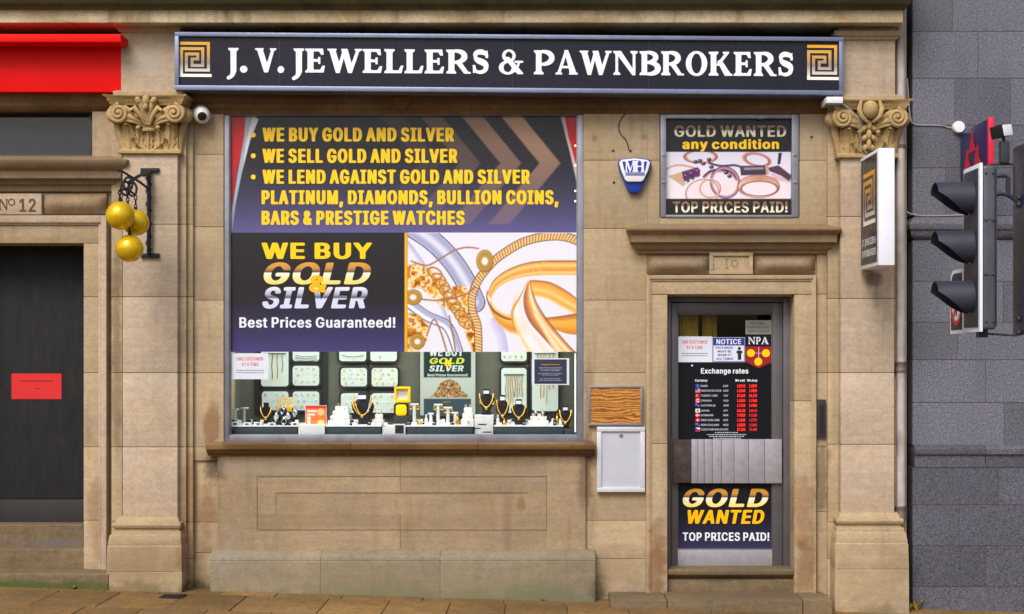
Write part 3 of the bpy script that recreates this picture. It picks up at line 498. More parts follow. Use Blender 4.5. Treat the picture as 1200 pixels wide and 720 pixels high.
        'e': [155, [[10,31,19,19,30,9,40,3,59,-2,78,-3,96,1,110,6,123,17,133,34,134,40,131,43,108,49,100,49,94,47,88,37,82,31,76,28,67,28,59,32,51,41,46,50,44,61,46,63,127,63,135,67,136,85,133,108,123,128,112,140,103,146,92,150,80,153,64,154,51,151,38,147,27,140,19,132,13,125,6,111,3,98,1,83,2,54],[67,92,47,92,44,94,49,107,55,115,63,121,72,123,80,119,86,112,90,104,93,94,91,92]]],
        'f': [104, [[11,122,0,122,-8,126,-8,147,-6,150,-1,151,16,152,17,174,18,180,26,194,39,203,54,207,75,207,87,204,92,200,87,178,79,175,64,176,61,173,59,166,59,152,79,152,87,148,88,128,87,126,83,123,62,122,59,121,59,6,58,3,55,1,50,0,26,0,20,2,17,5,17,120,16,122]]],
        'g': [162, [[92,56,90,49,84,40,78,35,70,32,64,33,57,38,52,44,48,51,44,69,44,85,45,94,49,106,53,112,59,119,66,122,72,123,78,120,85,113,90,104,95,83,95,70],[26,-6,8,-17,7,-21,8,-24,13,-33,24,-44,34,-49,48,-54,63,-56,76,-56,96,-53,114,-45,122,-39,128,-31,134,-17,137,1,137,146,134,150,128,152,104,152,94,148,78,153,55,153,40,149,34,146,20,135,14,127,6,109,1,84,1,68,3,54,6,41,14,27,26,14,43,5,58,2,74,2,94,7,95,6,94,-4,90,-14,83,-22,74,-25,66,-25,58,-22,42,-6,32,-5]]],
        'h': [157, [[89,36,89,6,90,3,98,0,121,0,128,2,131,5,131,106,128,120,124,130,114,142,105,148,94,151,82,154,72,154,50,149,49,151,48,197,40,200,16,200,10,198,7,194,7,5,10,2,17,0,41,0,46,2,49,5,49,93,51,102,54,111,58,116,65,121,72,123,78,120,84,113,88,104,89,98]]],
        'i': [75, [[45,201,36,205,25,205,16,203,11,201,7,197,3,189,3,181,8,173,15,168,25,165,37,166,46,170,52,178,53,188,51,195],[8,148,7,5,11,2,16,0,41,0,47,2,49,6,49,147,47,150,40,152,16,152]]],
        'j': [75, [[-14,-29,-13,-50,-5,-53,9,-53,25,-49,35,-44,42,-36,47,-24,49,-9,49,146,48,149,45,151,40,152,16,152,11,150,7,147,7,-7,5,-16,3,-20,-12,-24],[46,170,41,167,32,165,20,166,11,170,5,176,3,181,4,190,7,197,15,203,24,205,37,204,47,200,53,192,53,183,51,175]]],
        'k': [147, [[67,127,52,110,50,109,49,111,48,197,41,200,17,200,10,198,7,195,8,4,10,2,17,0,41,0,48,3,49,54,50,56,90,2,98,0,126,0,133,2,136,5,135,8,80,85,131,144,132,148,124,152,94,152,89,151,86,149]]],
        'l': [83, [[7,121,7,31,11,16,18,7,25,3,34,0,56,0,69,3,72,7,68,26,61,30,52,30,49,39,48,197,41,200,17,200,10,198,8,196]]],
        'm': [225, [[82,38,82,6,84,2,90,0,114,0,123,3,125,103,127,112,131,117,137,122,144,123,149,120,154,115,157,101,157,5,160,2,166,0,190,0,198,3,198,112,193,130,189,136,182,143,170,150,152,154,142,154,129,152,121,149,109,141,96,150,78,154,65,154,49,149,40,152,17,152,8,149,8,4,16,0,40,0,46,2,49,5,49,97,51,107,54,113,64,122,69,123,74,120,79,115,81,107]]],
        'n': [157, [[89,36,89,6,90,3,98,0,121,0,128,2,131,5,131,106,127,123,121,135,116,141,108,146,98,150,88,153,72,154,49,148,40,152,16,152,10,150,7,146,8,4,16,0,40,0,46,2,49,5,49,93,51,102,54,111,58,116,65,121,72,123,78,120,84,113,88,104,89,98]]],
        'o': [159, [[79,31,74,28,67,28,62,31,55,36,48,48,44,67,44,84,49,104,56,115,61,120,67,123,74,122,78,121,87,112,94,98,97,84,97,67,94,51,88,40],[106,145,119,135,127,125,134,112,137,99,139,83,140,68,137,49,131,34,125,22,115,12,104,5,94,0,76,-3,64,-3,51,-1,40,3,27,11,19,19,9,34,4,48,1,67,1,83,4,102,9,117,17,130,27,140,39,147,51,151,66,154,82,153,98,149]]],
        'p': [162, [[7,-29,7,-48,10,-51,16,-53,40,-53,46,-51,49,-47,50,2,72,-3,84,-3,100,0,109,4,118,11,130,25,137,40,142,58,142,85,141,97,137,111,130,126,123,136,109,146,96,151,82,154,65,153,49,148,45,150,38,152,16,152,8,148],[57,111,53,101,49,85,49,68,51,55,54,46,61,35,70,29,77,28,84,32,90,39,97,54,100,74,97,97,95,104,90,113,82,120,78,122,72,123,68,121,62,117]]],
        'q': [162, [[103,152,94,148,78,153,55,153,38,148,23,139,13,126,5,108,1,84,2,60,5,43,9,32,14,24,23,12,39,2,55,-2,72,-3,94,2,95,-49,103,-53,128,-53,134,-51,136,-47,136,146,134,150,128,152],[91,101,87,109,83,115,78,120,71,123,66,122,59,119,52,111,48,102,44,84,44,68,45,58,51,41,59,32,66,29,72,28,78,31,87,41,91,51,94,65,95,78]]],
        'r': [106, [[7,121,7,5,10,2,16,0,42,1,48,3,49,6,49,96,51,106,57,115,65,120,70,121,85,120,92,123,93,149,90,151,81,154,66,154,48,149,38,152,16,152,10,150,7,147]]],
        's': [142, [[118,24,111,15,99,6,86,0,69,-3,54,-3,35,1,22,7,13,15,5,26,2,35,1,41,5,44,29,50,38,49,42,46,45,39,48,34,53,30,61,27,67,28,73,31,78,37,80,44,78,51,73,56,31,69,20,75,11,84,5,99,5,115,11,130,21,141,32,147,43,151,58,154,69,154,91,149,102,143,110,136,117,125,120,116,120,112,117,109,95,104,85,105,81,107,72,121,63,124,57,122,52,118,48,113,47,108,50,101,54,97,97,83,106,78,114,71,120,61,123,50,122,35]]],
        't': [96, [[70,30,58,29,55,32,54,38,54,120,55,122,71,122,79,126,79,147,77,150,72,151,54,152,54,180,51,184,44,186,20,186,15,184,12,181,11,152,-5,150,-8,146,-8,126,-4,123,10,122,11,121,12,32,14,22,22,10,32,3,47,-1,68,-1,79,2,83,6,79,25,76,28]]],
        'u': [157, [[82,38,73,31,65,30,57,35,51,45,49,56,48,149,40,152,16,152,10,150,7,146,7,50,10,34,17,19,26,8,38,2,54,-2,73,-1,89,4,98,0,122,0,128,2,131,5,130,148,122,152,98,152,92,150,89,147,89,56,86,45]]],
        'v': [150, [[85,126,67,70,65,69,38,149,31,152,5,152,-1,150,-5,147,44,6,45,3,51,1,79,0,84,2,87,5,136,144,135,149,128,152,103,152,96,150,92,146]]],
        'w': [210, [[59,85,58,83,56,84,39,149,31,152,7,152,0,150,-3,147,36,3,46,0,70,0,77,3,94,68,96,70,114,3,123,0,147,0,154,2,156,6,194,142,194,149,186,152,160,152,152,149,135,84,133,85,117,149,108,152,84,152,78,150,74,147]]],
        'x': [147, [[76,21,86,5,90,1,96,0,122,0,129,2,132,5,131,8,88,77,128,142,130,146,129,148,121,152,94,152,88,150,84,147,67,118,64,116,46,145,42,150,34,152,9,152,2,150,-1,147,1,142,40,78,-2,10,-4,6,-3,4,0,2,6,0,33,0,39,2,64,40,66,39]]],
        'y': [150, [[27,-22,15,-23,10,-27,5,-47,8,-50,16,-53,33,-54,49,-51,61,-45,72,-34,79,-19,135,141,136,147,133,150,127,152,103,152,96,150,93,148,67,70,65,69,38,149,31,152,5,152,-1,150,-4,148,-5,145,44,6,36,-17,32,-22]]],
        'z': [147, [[95,86,58,32,60,31,116,31,123,29,125,25,125,6,124,3,116,0,13,0,4,3,4,25,70,118,68,120,15,120,8,122,5,126,5,146,7,149,15,152,113,152,121,150,123,146,123,127]]],
        '0': [172, [[18,33,11,51,7,72,5,111,7,127,11,149,20,171,29,183,35,189,51,198,69,202,83,202,94,201,106,197,123,185,133,171,141,151,146,128,147,115,146,72,140,44,132,27,119,12,105,3,85,-2,69,-2,51,2,38,8,26,20],[101,139,105,109,105,89,101,61,97,49,89,36,81,30,74,29,66,34,59,43,55,51,51,65,47,93,48,117,51,135,55,150,61,160,67,167,75,171,79,171,85,168,91,161,97,151]]],
        '1': [172, [[108,31,105,31,104,32,104,195,101,198,96,200,63,199,56,197,26,173,20,168,19,164,19,140,19,137,23,135,32,134,39,136,59,152,61,151,61,32,59,31,24,30,18,29,15,25,15,5,19,2,25,0,136,1,140,2,142,5,142,27,133,31]]],
        '2': [172, [[69,93,12,25,12,3,21,0,133,0,140,2,142,6,142,25,141,29,138,30,133,31,70,31,68,32,114,87,127,104,135,118,139,133,140,149,136,165,128,180,117,190,103,198,85,202,69,202,58,201,44,196,31,188,22,178,15,164,12,147,12,139,17,135,44,135,52,137,53,139,54,149,58,159,64,166,72,171,76,171,84,169,89,165,95,157,97,147,98,141,95,128,84,111]]],
        '3': [172, [[82,31,70,29,59,34,51,43,47,55,43,58,38,60,13,60,7,58,4,55,7,38,16,21,29,10,46,2,65,-2,89,-1,111,6,127,17,137,31,143,46,143,65,141,78,133,94,123,105,107,114,92,118,136,174,137,178,137,195,134,198,127,200,22,200,17,199,14,197,13,194,13,174,15,171,22,169,79,169,81,168,43,120,42,98,44,94,50,93,70,92,82,90,89,85,96,78,100,65,100,51,94,39,87,33]]],
        '4': [172, [[48,150,3,67,3,44,6,41,11,39,83,39,85,38,85,6,86,3,94,0,118,0,123,2,127,6,127,39,143,40,149,42,150,45,149,68,142,71,129,71,127,73,127,122,125,126,117,128,94,128,86,126,85,122,84,72,53,71,51,73,115,192,115,195,113,198,106,200,82,200,74,197]]],
        '5': [172, [[134,180,134,173,132,171,126,169,62,169,61,166,58,135,60,132,73,135,84,135,104,130,120,121,128,112,139,93,143,73,142,53,136,34,128,21,120,12,108,4,97,1,82,-2,66,-2,53,0,42,4,28,14,17,27,11,41,10,50,10,56,14,58,20,59,42,59,49,58,52,55,54,45,60,37,70,30,77,29,84,32,93,41,99,54,100,69,99,78,93,90,85,99,78,102,73,103,66,102,52,94,45,92,22,94,16,96,13,98,22,195,25,198,32,200,126,200,132,198,134,195]]],
        '6': [172, [[141,77,141,50,134,30,127,19,120,12,103,2,83,-2,69,-2,55,0,42,6,33,12,25,20,19,29,14,43,11,59,11,77,16,96,31,126,77,198,83,200,110,200,119,197,118,192,79,128,81,127,89,127,103,124,121,115,128,108,134,98,138,89],[81,98,75,99,70,97,62,91,56,82,53,65,55,50,59,41,67,32,75,29,83,31,92,39,97,49,100,61,99,72,96,83,90,92]]],
        '7': [172, [[119,120,66,3,56,0,31,0,24,2,22,6,24,11,96,168,94,169,15,170,12,171,10,174,11,197,20,200,134,200,141,198,143,194,143,171]]],
        '8': [172, [[11,78,7,61,7,49,10,35,20,20,26,13,38,6,48,2,62,-2,90,-2,112,4,124,11,132,18,138,26,144,38,146,50,146,60,143,77,138,85,133,93,120,104,128,113,134,121,140,140,140,154,137,164,132,176,124,186,112,194,98,200,85,202,69,202,46,197,36,191,27,184,21,176,16,166,14,156,13,145,15,131,19,121,25,112,34,104,22,96,16,87],[93,130,86,122,81,119,76,118,65,123,60,130,56,144,56,152,62,164,69,169,76,171,82,170,88,166,93,160,96,154,97,145,96,136],[69,86,59,79,53,70,50,58,51,48,56,39,64,32,76,29,84,30,92,34,100,44,103,53,102,65,97,76,88,84,81,87]]],
        '9': [172, [[138,108,133,96,121,73,78,3,69,0,42,0,34,3,34,6,35,10,74,72,73,73,54,75,38,81,31,87,23,94,15,108,11,130,11,149,18,169,27,183,36,190,47,197,69,202,85,202,94,201,105,197,117,190,124,184,130,176,137,164,140,155,142,141,142,128],[99,126,93,112,86,105,79,102,74,101,70,103,64,107,59,113,54,128,54,144,59,159,69,169,75,171,81,170,89,165,93,160,96,155,99,144,100,135]]],
        '&': [170, [[58,201,42,197,31,190,23,182,17,170,15,159,16,142,20,130,33,108,12,88,4,73,1,61,1,50,2,40,6,31,13,19,22,11,32,4,48,-1,59,-2,79,-2,94,2,108,8,114,3,120,0,148,0,155,2,158,5,158,8,136,38,146,61,148,77,147,91,139,94,112,93,108,89,107,80,106,79,87,103,107,122,117,137,119,146,120,159,116,175,109,186,94,197,74,202],[61,139,64,135,67,136,74,144,77,152,76,164,72,169,68,171,62,168,58,159,57,151],[65,67,86,39,85,36,79,32,68,28,62,28,52,34,47,41,44,51,44,58,47,67,55,77,58,76]]],
        ',': [82, [[11,29,2,-40,5,-43,11,-44,35,-43,39,-41,40,-36,57,32,53,35,48,37,21,37,13,34]]],
        '.': [82, [[58,17,55,8,49,3,40,-1,28,-1,19,1,10,7,6,16,6,25,11,35,17,40,27,42,37,42,48,39,54,34,58,26]]],
        '!': [85, [[12,111,12,73,13,64,21,60,44,60,50,61,53,64,56,194,53,198,46,200,20,200,14,198,11,195],[11,7,20,1,30,-2,41,-1,49,2,55,7,59,15,59,25,56,32,49,39,38,42,29,43,18,40,12,35,7,25,7,16]]],
        ':': [82, [[19,40,11,35,6,25,6,16,10,7,19,1,29,-2,40,-1,51,4,55,8,58,16,58,26,54,34,48,39,37,42,27,42],[6,121,9,112,16,105,25,101,39,101,47,104,55,111,58,118,58,128,53,137,47,142,37,145,25,145,19,143,11,137,7,128]]],
        "'": [88, [[55,162,54,125,52,121,44,118,24,118,17,121,15,130,13,186,14,197,23,200,47,200,55,197,56,194]]],
        '-': [172, [[93,70,38,70,32,72,28,75,28,97,31,100,38,101,115,101,122,100,125,96,125,77,123,73,115,70]]],
        '(': [111, [[89,-26,89,-32,81,-36,57,-36,49,-32,38,-9,30,12,25,32,21,55,19,72,20,103,28,149,37,180,45,199,50,208,57,211,81,211,87,210,90,207,70,146,66,127,62,96,62,69,68,35,77,5]]],
        ')': [111, [[3,203,3,208,11,211,35,211,43,208,52,189,60,165,67,139,71,113,73,98,73,67,66,25,58,0,47,-26,43,-33,35,-36,11,-36,4,-34,2,-31,22,24,28,50,31,75,30,99,24,136,14,175]]],
    },
    'serif': {
        ' ': [56, []],
        'J': [104, [[64,-29,57,-39,49,-48,38,-55,17,-65,9,-62,5,-59,3,-55,4,-50,1,-45,3,-42,29,-22,33,-3,32,169,30,173,15,187,14,198,17,200,93,200,95,200,97,198,97,189,96,186,82,174,80,170,79,3,78,1,75,-2,70,-17]]],
        '.': [72, [[62,13,56,3,47,-3,37,-6,25,-5,15,0,8,9,4,19,5,31,11,42,21,49,31,52,43,51,50,48,55,43,61,35,64,25]]],
        'V': [200, [[138,59,120,-1,117,-2,87,-2,84,-1,24,177,21,179,5,187,4,197,5,199,77,200,79,199,80,187,75,184,74,182,110,80,111,80,113,83,145,179,145,182,136,187,137,199,139,200,193,199,194,190,193,186,175,179,173,175]]],
        'E': [168, [[77,90,67,90,65,87,65,33,66,29,70,25,73,24,115,24,134,57,151,58,153,57,153,53,143,1,3,0,1,1,1,13,17,28,18,33,18,169,16,173,1,187,1,199,137,200,139,199,144,151,142,148,124,149,107,176,73,176,70,175,66,171,65,167,65,115,66,113,98,112,100,114,101,129,103,130,115,130,118,127,118,75,117,73,101,73,100,87,98,90]]],
        'L': [156, [[65,131,65,33,66,29,70,25,73,24,111,24,130,63,133,64,149,63,149,59,135,1,3,0,1,1,1,13,17,28,18,33,18,169,16,173,1,187,1,199,3,200,79,200,82,199,82,187,65,170]]],
        'W': [276, [[88,113,94,93,95,92,97,94,117,167,117,173,111,197,111,199,158,200,161,197,190,87,191,84,193,84,225,179,225,182,216,187,217,199,219,200,269,200,272,198,271,187,253,178,250,175,197,7,195,1,193,-2,167,-2,164,-1,133,114,131,116,129,113,100,-1,97,-2,73,-2,70,-1,20,178,18,181,5,187,4,198,7,200,73,200,75,199,76,187,70,183,69,181]]],
        'R': [196, [[150,182,141,189,129,196,118,200,103,202,86,203,59,200,3,200,1,199,1,187,17,172,18,167,18,31,16,27,1,13,1,1,75,0,78,1,78,13,65,30,65,79,66,82,67,82,79,81,82,80,140,1,189,0,191,1,191,15,174,16,171,17,125,87,126,90,143,100,151,108,159,118,164,130,165,139,164,157,158,171],[65,131,65,109,66,106,87,111,102,118,113,129,117,134,119,141,118,151,111,161,99,169,86,174,71,177,65,170]]],
        'P': [172, [[125,130,118,118,103,107,87,100,73,96,66,96,65,99,65,167,66,171,71,177,77,177,95,172,111,163,119,156,125,147,127,139],[4,17,0,11,0,2,2,0,79,0,82,1,82,13,65,30,65,70,67,72,93,71,102,72,123,77,135,82,145,87,154,95,161,102,168,114,172,125,173,133,173,145,171,154,166,166,159,176,153,183,142,191,131,196,119,200,102,203,78,203,59,200,3,200,1,199,1,187,16,173,18,169,18,31,16,27]]],
        'B': [180, [[65,131,65,121,67,118,82,121,95,127,105,134,112,142,114,149,112,155,106,163,97,169,78,175,66,177,65,174],[154,12,141,4,133,1,109,-3,93,-4,57,0,3,0,1,1,1,13,17,28,18,33,18,169,16,173,1,187,1,199,55,200,78,203,101,202,117,198,127,194,139,187,147,179,156,163,158,153,158,146,156,135,152,126,140,111,141,110,159,98,168,89,175,77,179,61,178,50,174,35,166,22],[109,33,98,28,82,24,70,23,65,23,65,91,66,94,83,92,101,86,118,77,127,67,130,59,129,50,121,40]]],
        'O': [200, [[85,-3,67,3,51,12,39,23,27,39,18,57,13,75,10,94,11,114,14,130,22,151,31,167,42,180,58,192,74,200,89,203,106,204,125,200,139,194,157,181,169,167,179,150,186,130,190,106,189,86,185,66,177,46,165,29,151,15,138,6,122,-1,105,-4],[91,181,82,176,76,169,71,161,64,146,60,131,58,114,57,87,60,69,64,55,73,35,80,26,87,21,95,18,103,17,111,20,120,26,128,37,133,47,141,75,143,87,143,113,140,131,136,146,129,161,124,169,118,176,109,181,102,183]]],
        'N': [226, [[168,173,170,167,170,61,169,58,164,63,73,199,69,200,11,200,9,199,9,187,25,172,26,167,26,31,24,27,9,13,9,1,63,0,67,2,66,13,50,28,49,31,49,154,50,157,167,-1,171,-2,190,-2,193,-1,193,169,195,173,210,187,211,198,207,200,151,200,150,197,151,187]]],
        'A': [206, [[112,78,113,74,110,72,74,72,71,73,71,74,94,144,96,141],[81,181,28,25,26,21,9,13,9,1,11,0,62,0,64,2,64,13,54,18,53,21,63,51,66,52,115,52,118,51,120,49,127,18,122,11,122,2,123,0,193,0,194,3,194,13,183,18,180,22,115,202,111,204,81,203,81,201,84,189]]],
        'K': [208, [[139,0,135,0,134,2,92,81,90,83,87,84,67,84,66,83,65,81,65,30,82,13,83,3,82,1,3,0,1,1,1,13,17,28,18,33,18,169,16,173,1,187,1,199,79,200,82,199,82,187,66,172,65,169,65,97,66,93,76,106,76,109,73,114,73,117,102,141,130,178,129,181,118,187,118,197,119,199,169,200,171,199,171,187,165,182,116,118,181,22,198,13,198,2,197,0,194,0]]],
        'S': [148, [[37,38,43,33,53,29,63,28,78,31,86,35,91,41,94,47,96,57,93,62,89,66,54,83,43,90,30,102,25,109,19,123,18,138,15,149,14,158,16,171,19,178,27,189,36,195,45,200,61,204,74,204,89,201,99,197,113,189,125,195,126,191,127,171,131,151,129,141,130,134,129,132,111,132,110,134,109,145,105,151,94,157,82,160,65,160,55,158,47,154,44,146,49,139,53,137,86,125,102,118,115,108,124,98,130,86,133,73,133,61,130,43,125,29,119,21,110,12,99,6,87,1,77,-1,57,0,41,5,29,11,15,4,13,10,10,73,14,74,27,74,30,73]]],
        '&': [220, [[191,94,175,94,172,93,166,73,159,57,160,54,195,13,196,2,194,0,151,0,149,2,137,17,134,19,113,6,97,-1,79,-4,69,-4,57,-2,38,4,22,15,12,27,6,42,4,51,5,63,12,81,19,90,29,98,49,109,49,111,37,125,31,141,30,155,34,171,40,183,48,193,58,199,69,204,87,206,103,202,119,193,131,179,137,162,138,154,137,142,131,125,125,117,116,107,143,74,145,73,147,75,152,93,150,94,129,94,128,109,130,112,194,112,196,110,196,97,194,94],[54,84,46,73,42,58,43,45,47,34,54,24,63,18,75,16,86,19,95,26,101,34,105,46,105,58,79,91,73,92,65,90],[56,150,57,146,59,144,84,143,101,125,105,130,109,137,112,147,112,155,109,167,102,178,91,185,82,186,71,182,63,174,57,162]]],
        'H': [224, [[77,90,70,90,69,87,69,31,70,28,86,13,86,1,83,0,7,0,5,1,5,13,21,28,22,33,22,169,20,173,5,187,5,199,83,200,86,199,86,187,70,172,69,169,69,115,70,113,73,112,149,112,151,113,152,170,135,187,134,197,135,200,216,199,217,197,216,187,201,173,199,167,199,31,201,27,216,13,217,3,216,1,135,0,134,3,135,13,152,30,152,89,149,90]]],
        'M': [270, [[48,81,48,30,65,13,66,2,65,0,62,0,7,0,4,2,5,13,21,28,22,33,22,169,20,173,5,187,5,199,65,200,69,198,135,60,139,65,184,177,184,179,177,187,177,199,179,200,253,200,255,199,255,187,239,172,238,167,238,31,240,27,255,13,255,1,179,0,176,2,177,13,192,27,194,31,194,145,193,150,131,0,114,0,111,2,50,136,49,137,48,133]]],
    },
}
# ------------------------------------------------------------------ lettering (outlines drawn on a 200-unit capital height)
def text(mb, font, s, x0, x1, base, cap, Y=None, shear=0.0, fn=None, track=1.0, center=False, slope=0.0):
    Ft = FONTS[font]; u = cap / 200.0
    pens = []; px = 0; lo = 1e9; hi = -1e9
    for c in s:
        a, loops = Ft.get(c, Ft[' ']); pens.append((px, loops))
        for L in loops:
            if L: lo = min(lo, px + min(L[0::2])); hi = max(hi, px + max(L[0::2]))
        px += a * track
    sx = u if x1 is None else (x1 - x0) / (hi - lo)
    if x1 is None and center: x0 = x0 - (hi - lo) * u / 2
    if x1 is not None and shear: sx = (x1 - x0 - shear * cap) / (hi - lo)
    for px, loops in pens:
        ls = []
        for L in loops:
            lp = [(x0 + (px + L[i] - lo) * sx + shear * L[i + 1] * u, base - L[i + 1] * u + slope * (px + L[i] - lo) * sx) for i in range(0, len(L), 2)]
            if len(lp) > 2: ls.append(lp)
        if ls:
            # outer outlines and the holes that lie in them
            def area(l): return sum(l[i - 1][0] * l[i][1] - l[i][0] * l[i - 1][1] for i in range(len(l))) / 2
            def inside(p, l):
                r = False
                for i in range(len(l)):
                    (ax, ay), (bx, by) = l[i - 1], l[i]
                    if (ay > p[1]) != (by > p[1]) and p[0] < (bx - ax) * (p[1] - ay) / (by - ay) + ax: r = not r
                return r
            dep = [sum(inside(l[0], m) for m in ls if m is not l) for l in ls]
            for l, d in zip(ls, dep):
                if d % 2 == 0:
                    mb.poly([l] + [h for h, e in zip(ls, dep) if e == d + 1 and inside(h[0], l)], Y=Y, fn=fn)
    return mb

# ================================================================== SETTING: street
def ground_box(name, x0, x1, y0, y1, drop, thick, mat):
    mb = MB()
    v = [(x, y, GZ(x) + drop + z) for z in (-thick, 0) for (x, y) in ((x0, y0), (x1, y0), (x1, y1), (x0, y1))]
    mb.add(v, [(0, 3, 2, 1), (4, 5, 6, 7), (0, 1, 5, 4), (1, 2, 6, 5), (2, 3, 7, 6), (3, 0, 4, 7)])
    return struct(obj(name, mb, mat, smooth=0))
mb = MB(); e = 900
mb.add([(-e, -e, GZ(-e) - .16), (e, -e, GZ(e) - .16), (e, e, GZ(e) - .16), (-e, e, GZ(-e) - .16)], [(0, 1, 2, 3)])
struct(obj("ground", mb, M['asphalt'], smooth=0))
ground_box("road", -40, 40, -9.6, -4.42, -.13, .025, M['asphalt'])
# paving flags, laid in rows along the wall
rnd = random.Random(3); mb = MB(); bed = MB()
y = .30; rows = [.62, .62, .55, .62, .6, .62, .6, .55, .6]
for r, dpt in enumerate(rows):
    x = -9 - rnd.random() * .5
    while x < 9:
        wd = rnd.choice((.42, .46, .5, .62, .46)); x1 = x + wd - .007; ya, yb = y, y - dpt + .007
        dz = rnd.uniform(-.003, .003)
        if abs(x) < 8.5:
            v = [(px, py, GZ(px) + dz + z) for z in (-.05, 0) for (px, py) in ((x, yb), (x1, yb), (x1, ya), (x, ya))]
            mb.add(v, [(0, 3, 2, 1), (4, 5, 6, 7), (0, 1, 5, 4), (1, 2, 6, 5), (2, 3, 7, 6), (3, 0, 4, 7)])
        x += wd
    y -= dpt
struct(obj("pavement", mb, M['pave'], bevel=.004))
ground_box("pavement_bed", -9, 9, -4.25, .5, -.010, .12, M['joint'])
mb = MB()
for i in range(20):
    x = -9 + i * .9
    v = [(px, py, GZ(px) + z) for z in (-.14, .004) for (px, py) in ((x, -4.42), (x + .893, -4.42), (x + .893, -4.26), (x, -4.26))]
    mb.add(v, [(0, 3, 2, 1), (4, 5, 6, 7), (0, 1, 5, 4), (1, 2, 6, 5), (2, 3, 7, 6), (3, 0, 4, 7)])
struct(obj("kerb", mb, M['granite_kerb'], bevel=.012))

# ================================================================== SANDSTONE BUILDING (No 10 and No 12)
MORT = MB()
def blocks(mb, x0, x1, y0, y1, Yf, dep, xj=(), yj=(), gap=.0035, stag=None):
    k = K(Yf); g = gap / k / 2
    ys = [y0] + list(yj) + [y1]
    for i in range(len(ys) - 1):
        xs = [x0] + list(stag[i % len(stag)] if stag else xj) + [x1]
        for j in range(len(xs) - 1):
            mb.pbox(xs[j] + (g if j else 0), xs[j + 1] - (g if j < len(xs) - 2 else 0), ys[i] + (g if i else 0), ys[i + 1] - (g if i < len(ys) - 2 else 0), Yf, dep)
    if len(ys) > 2 or xj or stag: MORT.pbox(x0 + .6, x1 - .6, y0 + .6, y1 - .6, Yf + .0045, dep - .01)

B = thing("stone_building", "sandstone shop front with carved pilasters, a wide display window and two doorways", "building", (P(600, 0).x, .2, GZ(0)))
TOPC = -150
wall = MB()
blocks(wall, 226, 262, 128, 540, 0, .4, yj=[181, 266, 352, 437, 524])
blocks(wall, 226, 262, 540, 720, .02, .4, yj=[612, 648])
blocks(wall, 684, 759, 128, 720, 0, .4, yj=[188, 268, 352, 437, 524, 610, 655])
blocks(wall, 759, 773, 128, 268, 0, .4, yj=[188]); blocks(wall, 937, 970, 128, 268, 0, .4, yj=[188])
wall.pbox(773, 937, 255, 268, 0, .4); wall.pbox(773, 937, 128, 134, 0, .4)
blocks(wall, 957.5, 970, 268, 720, -.004, .4, yj=[345, 437, 524, 600])
wall.pbox(759, 957, 268, 347, .02, .35)
wall.pbox(262, 684, 520, 720, .06, .3)
wall.pbox(262, 684, 126, 131, .004, .4)
wall.pbox(1046, 1062.5, -150, 760, 0, .4)
# wall of No 12
blocks(wall, 108, 131, 128, 187, .0, .4)
wall.pbox(-420, 131, 187, 262, .03, .4); wall.pbox(-420, 131, 100, 130, .03, .4)
blocks(wall, -420, -62, 128, 187, .0, .4, xj=[-300, -180]); blocks(wall, -420, -79, 262, 740, .05, .4, xj=[-310, -190], yj=[348, 437, 524, 610])
blocks(wall, 125, 131, 262, 720, .05, .4)
obj("wall", wall, M['stone'], B, bevel=.004)

frz = MB(); frz.pbox(-420, 1062, 20, 116, .06, .3)
obj("frieze_recess", frz, M['stone_black'], B)
arc = MB()
arc.loft(221, 969, .0, .3, [(134, .002), (129, .012), (127, .03), (121, .032), (120, .05), (110, .052), (108, .065), (104, .065)])
arc.loft(-420, 126, .0, .3, [(131, .0), (128, .02), (122, .05), (116, .06), (109, .07), (106, .07)])
arc.loft(462, 478, -.05, .1, [(129, -.02), (124, .0), (116, .02), (109, .025)])
obj("architrave", arc, M['stone_dark'], B, bevel=.003)

cor = MB()
cor.loft(-440, 1024, .0, .3, [(28, .26), (26.5, .30), (13, .30), (11, .31)], side=.5)
obj("cornice_fascia", cor, M['stone_frieze'], B, bevel=.004)
cor = MB()
cor.loft(-440, 1024, .0, .3, [(11, .33), (8, .34), (4, .38), (-2, .40), (-6, .42), (-16, .43), (-20, .44), (-60, .45), (-64, .3), (-150, .1)], side=.5)
obj("cornice", cor, M['stone_moss'], B, bevel=.004)

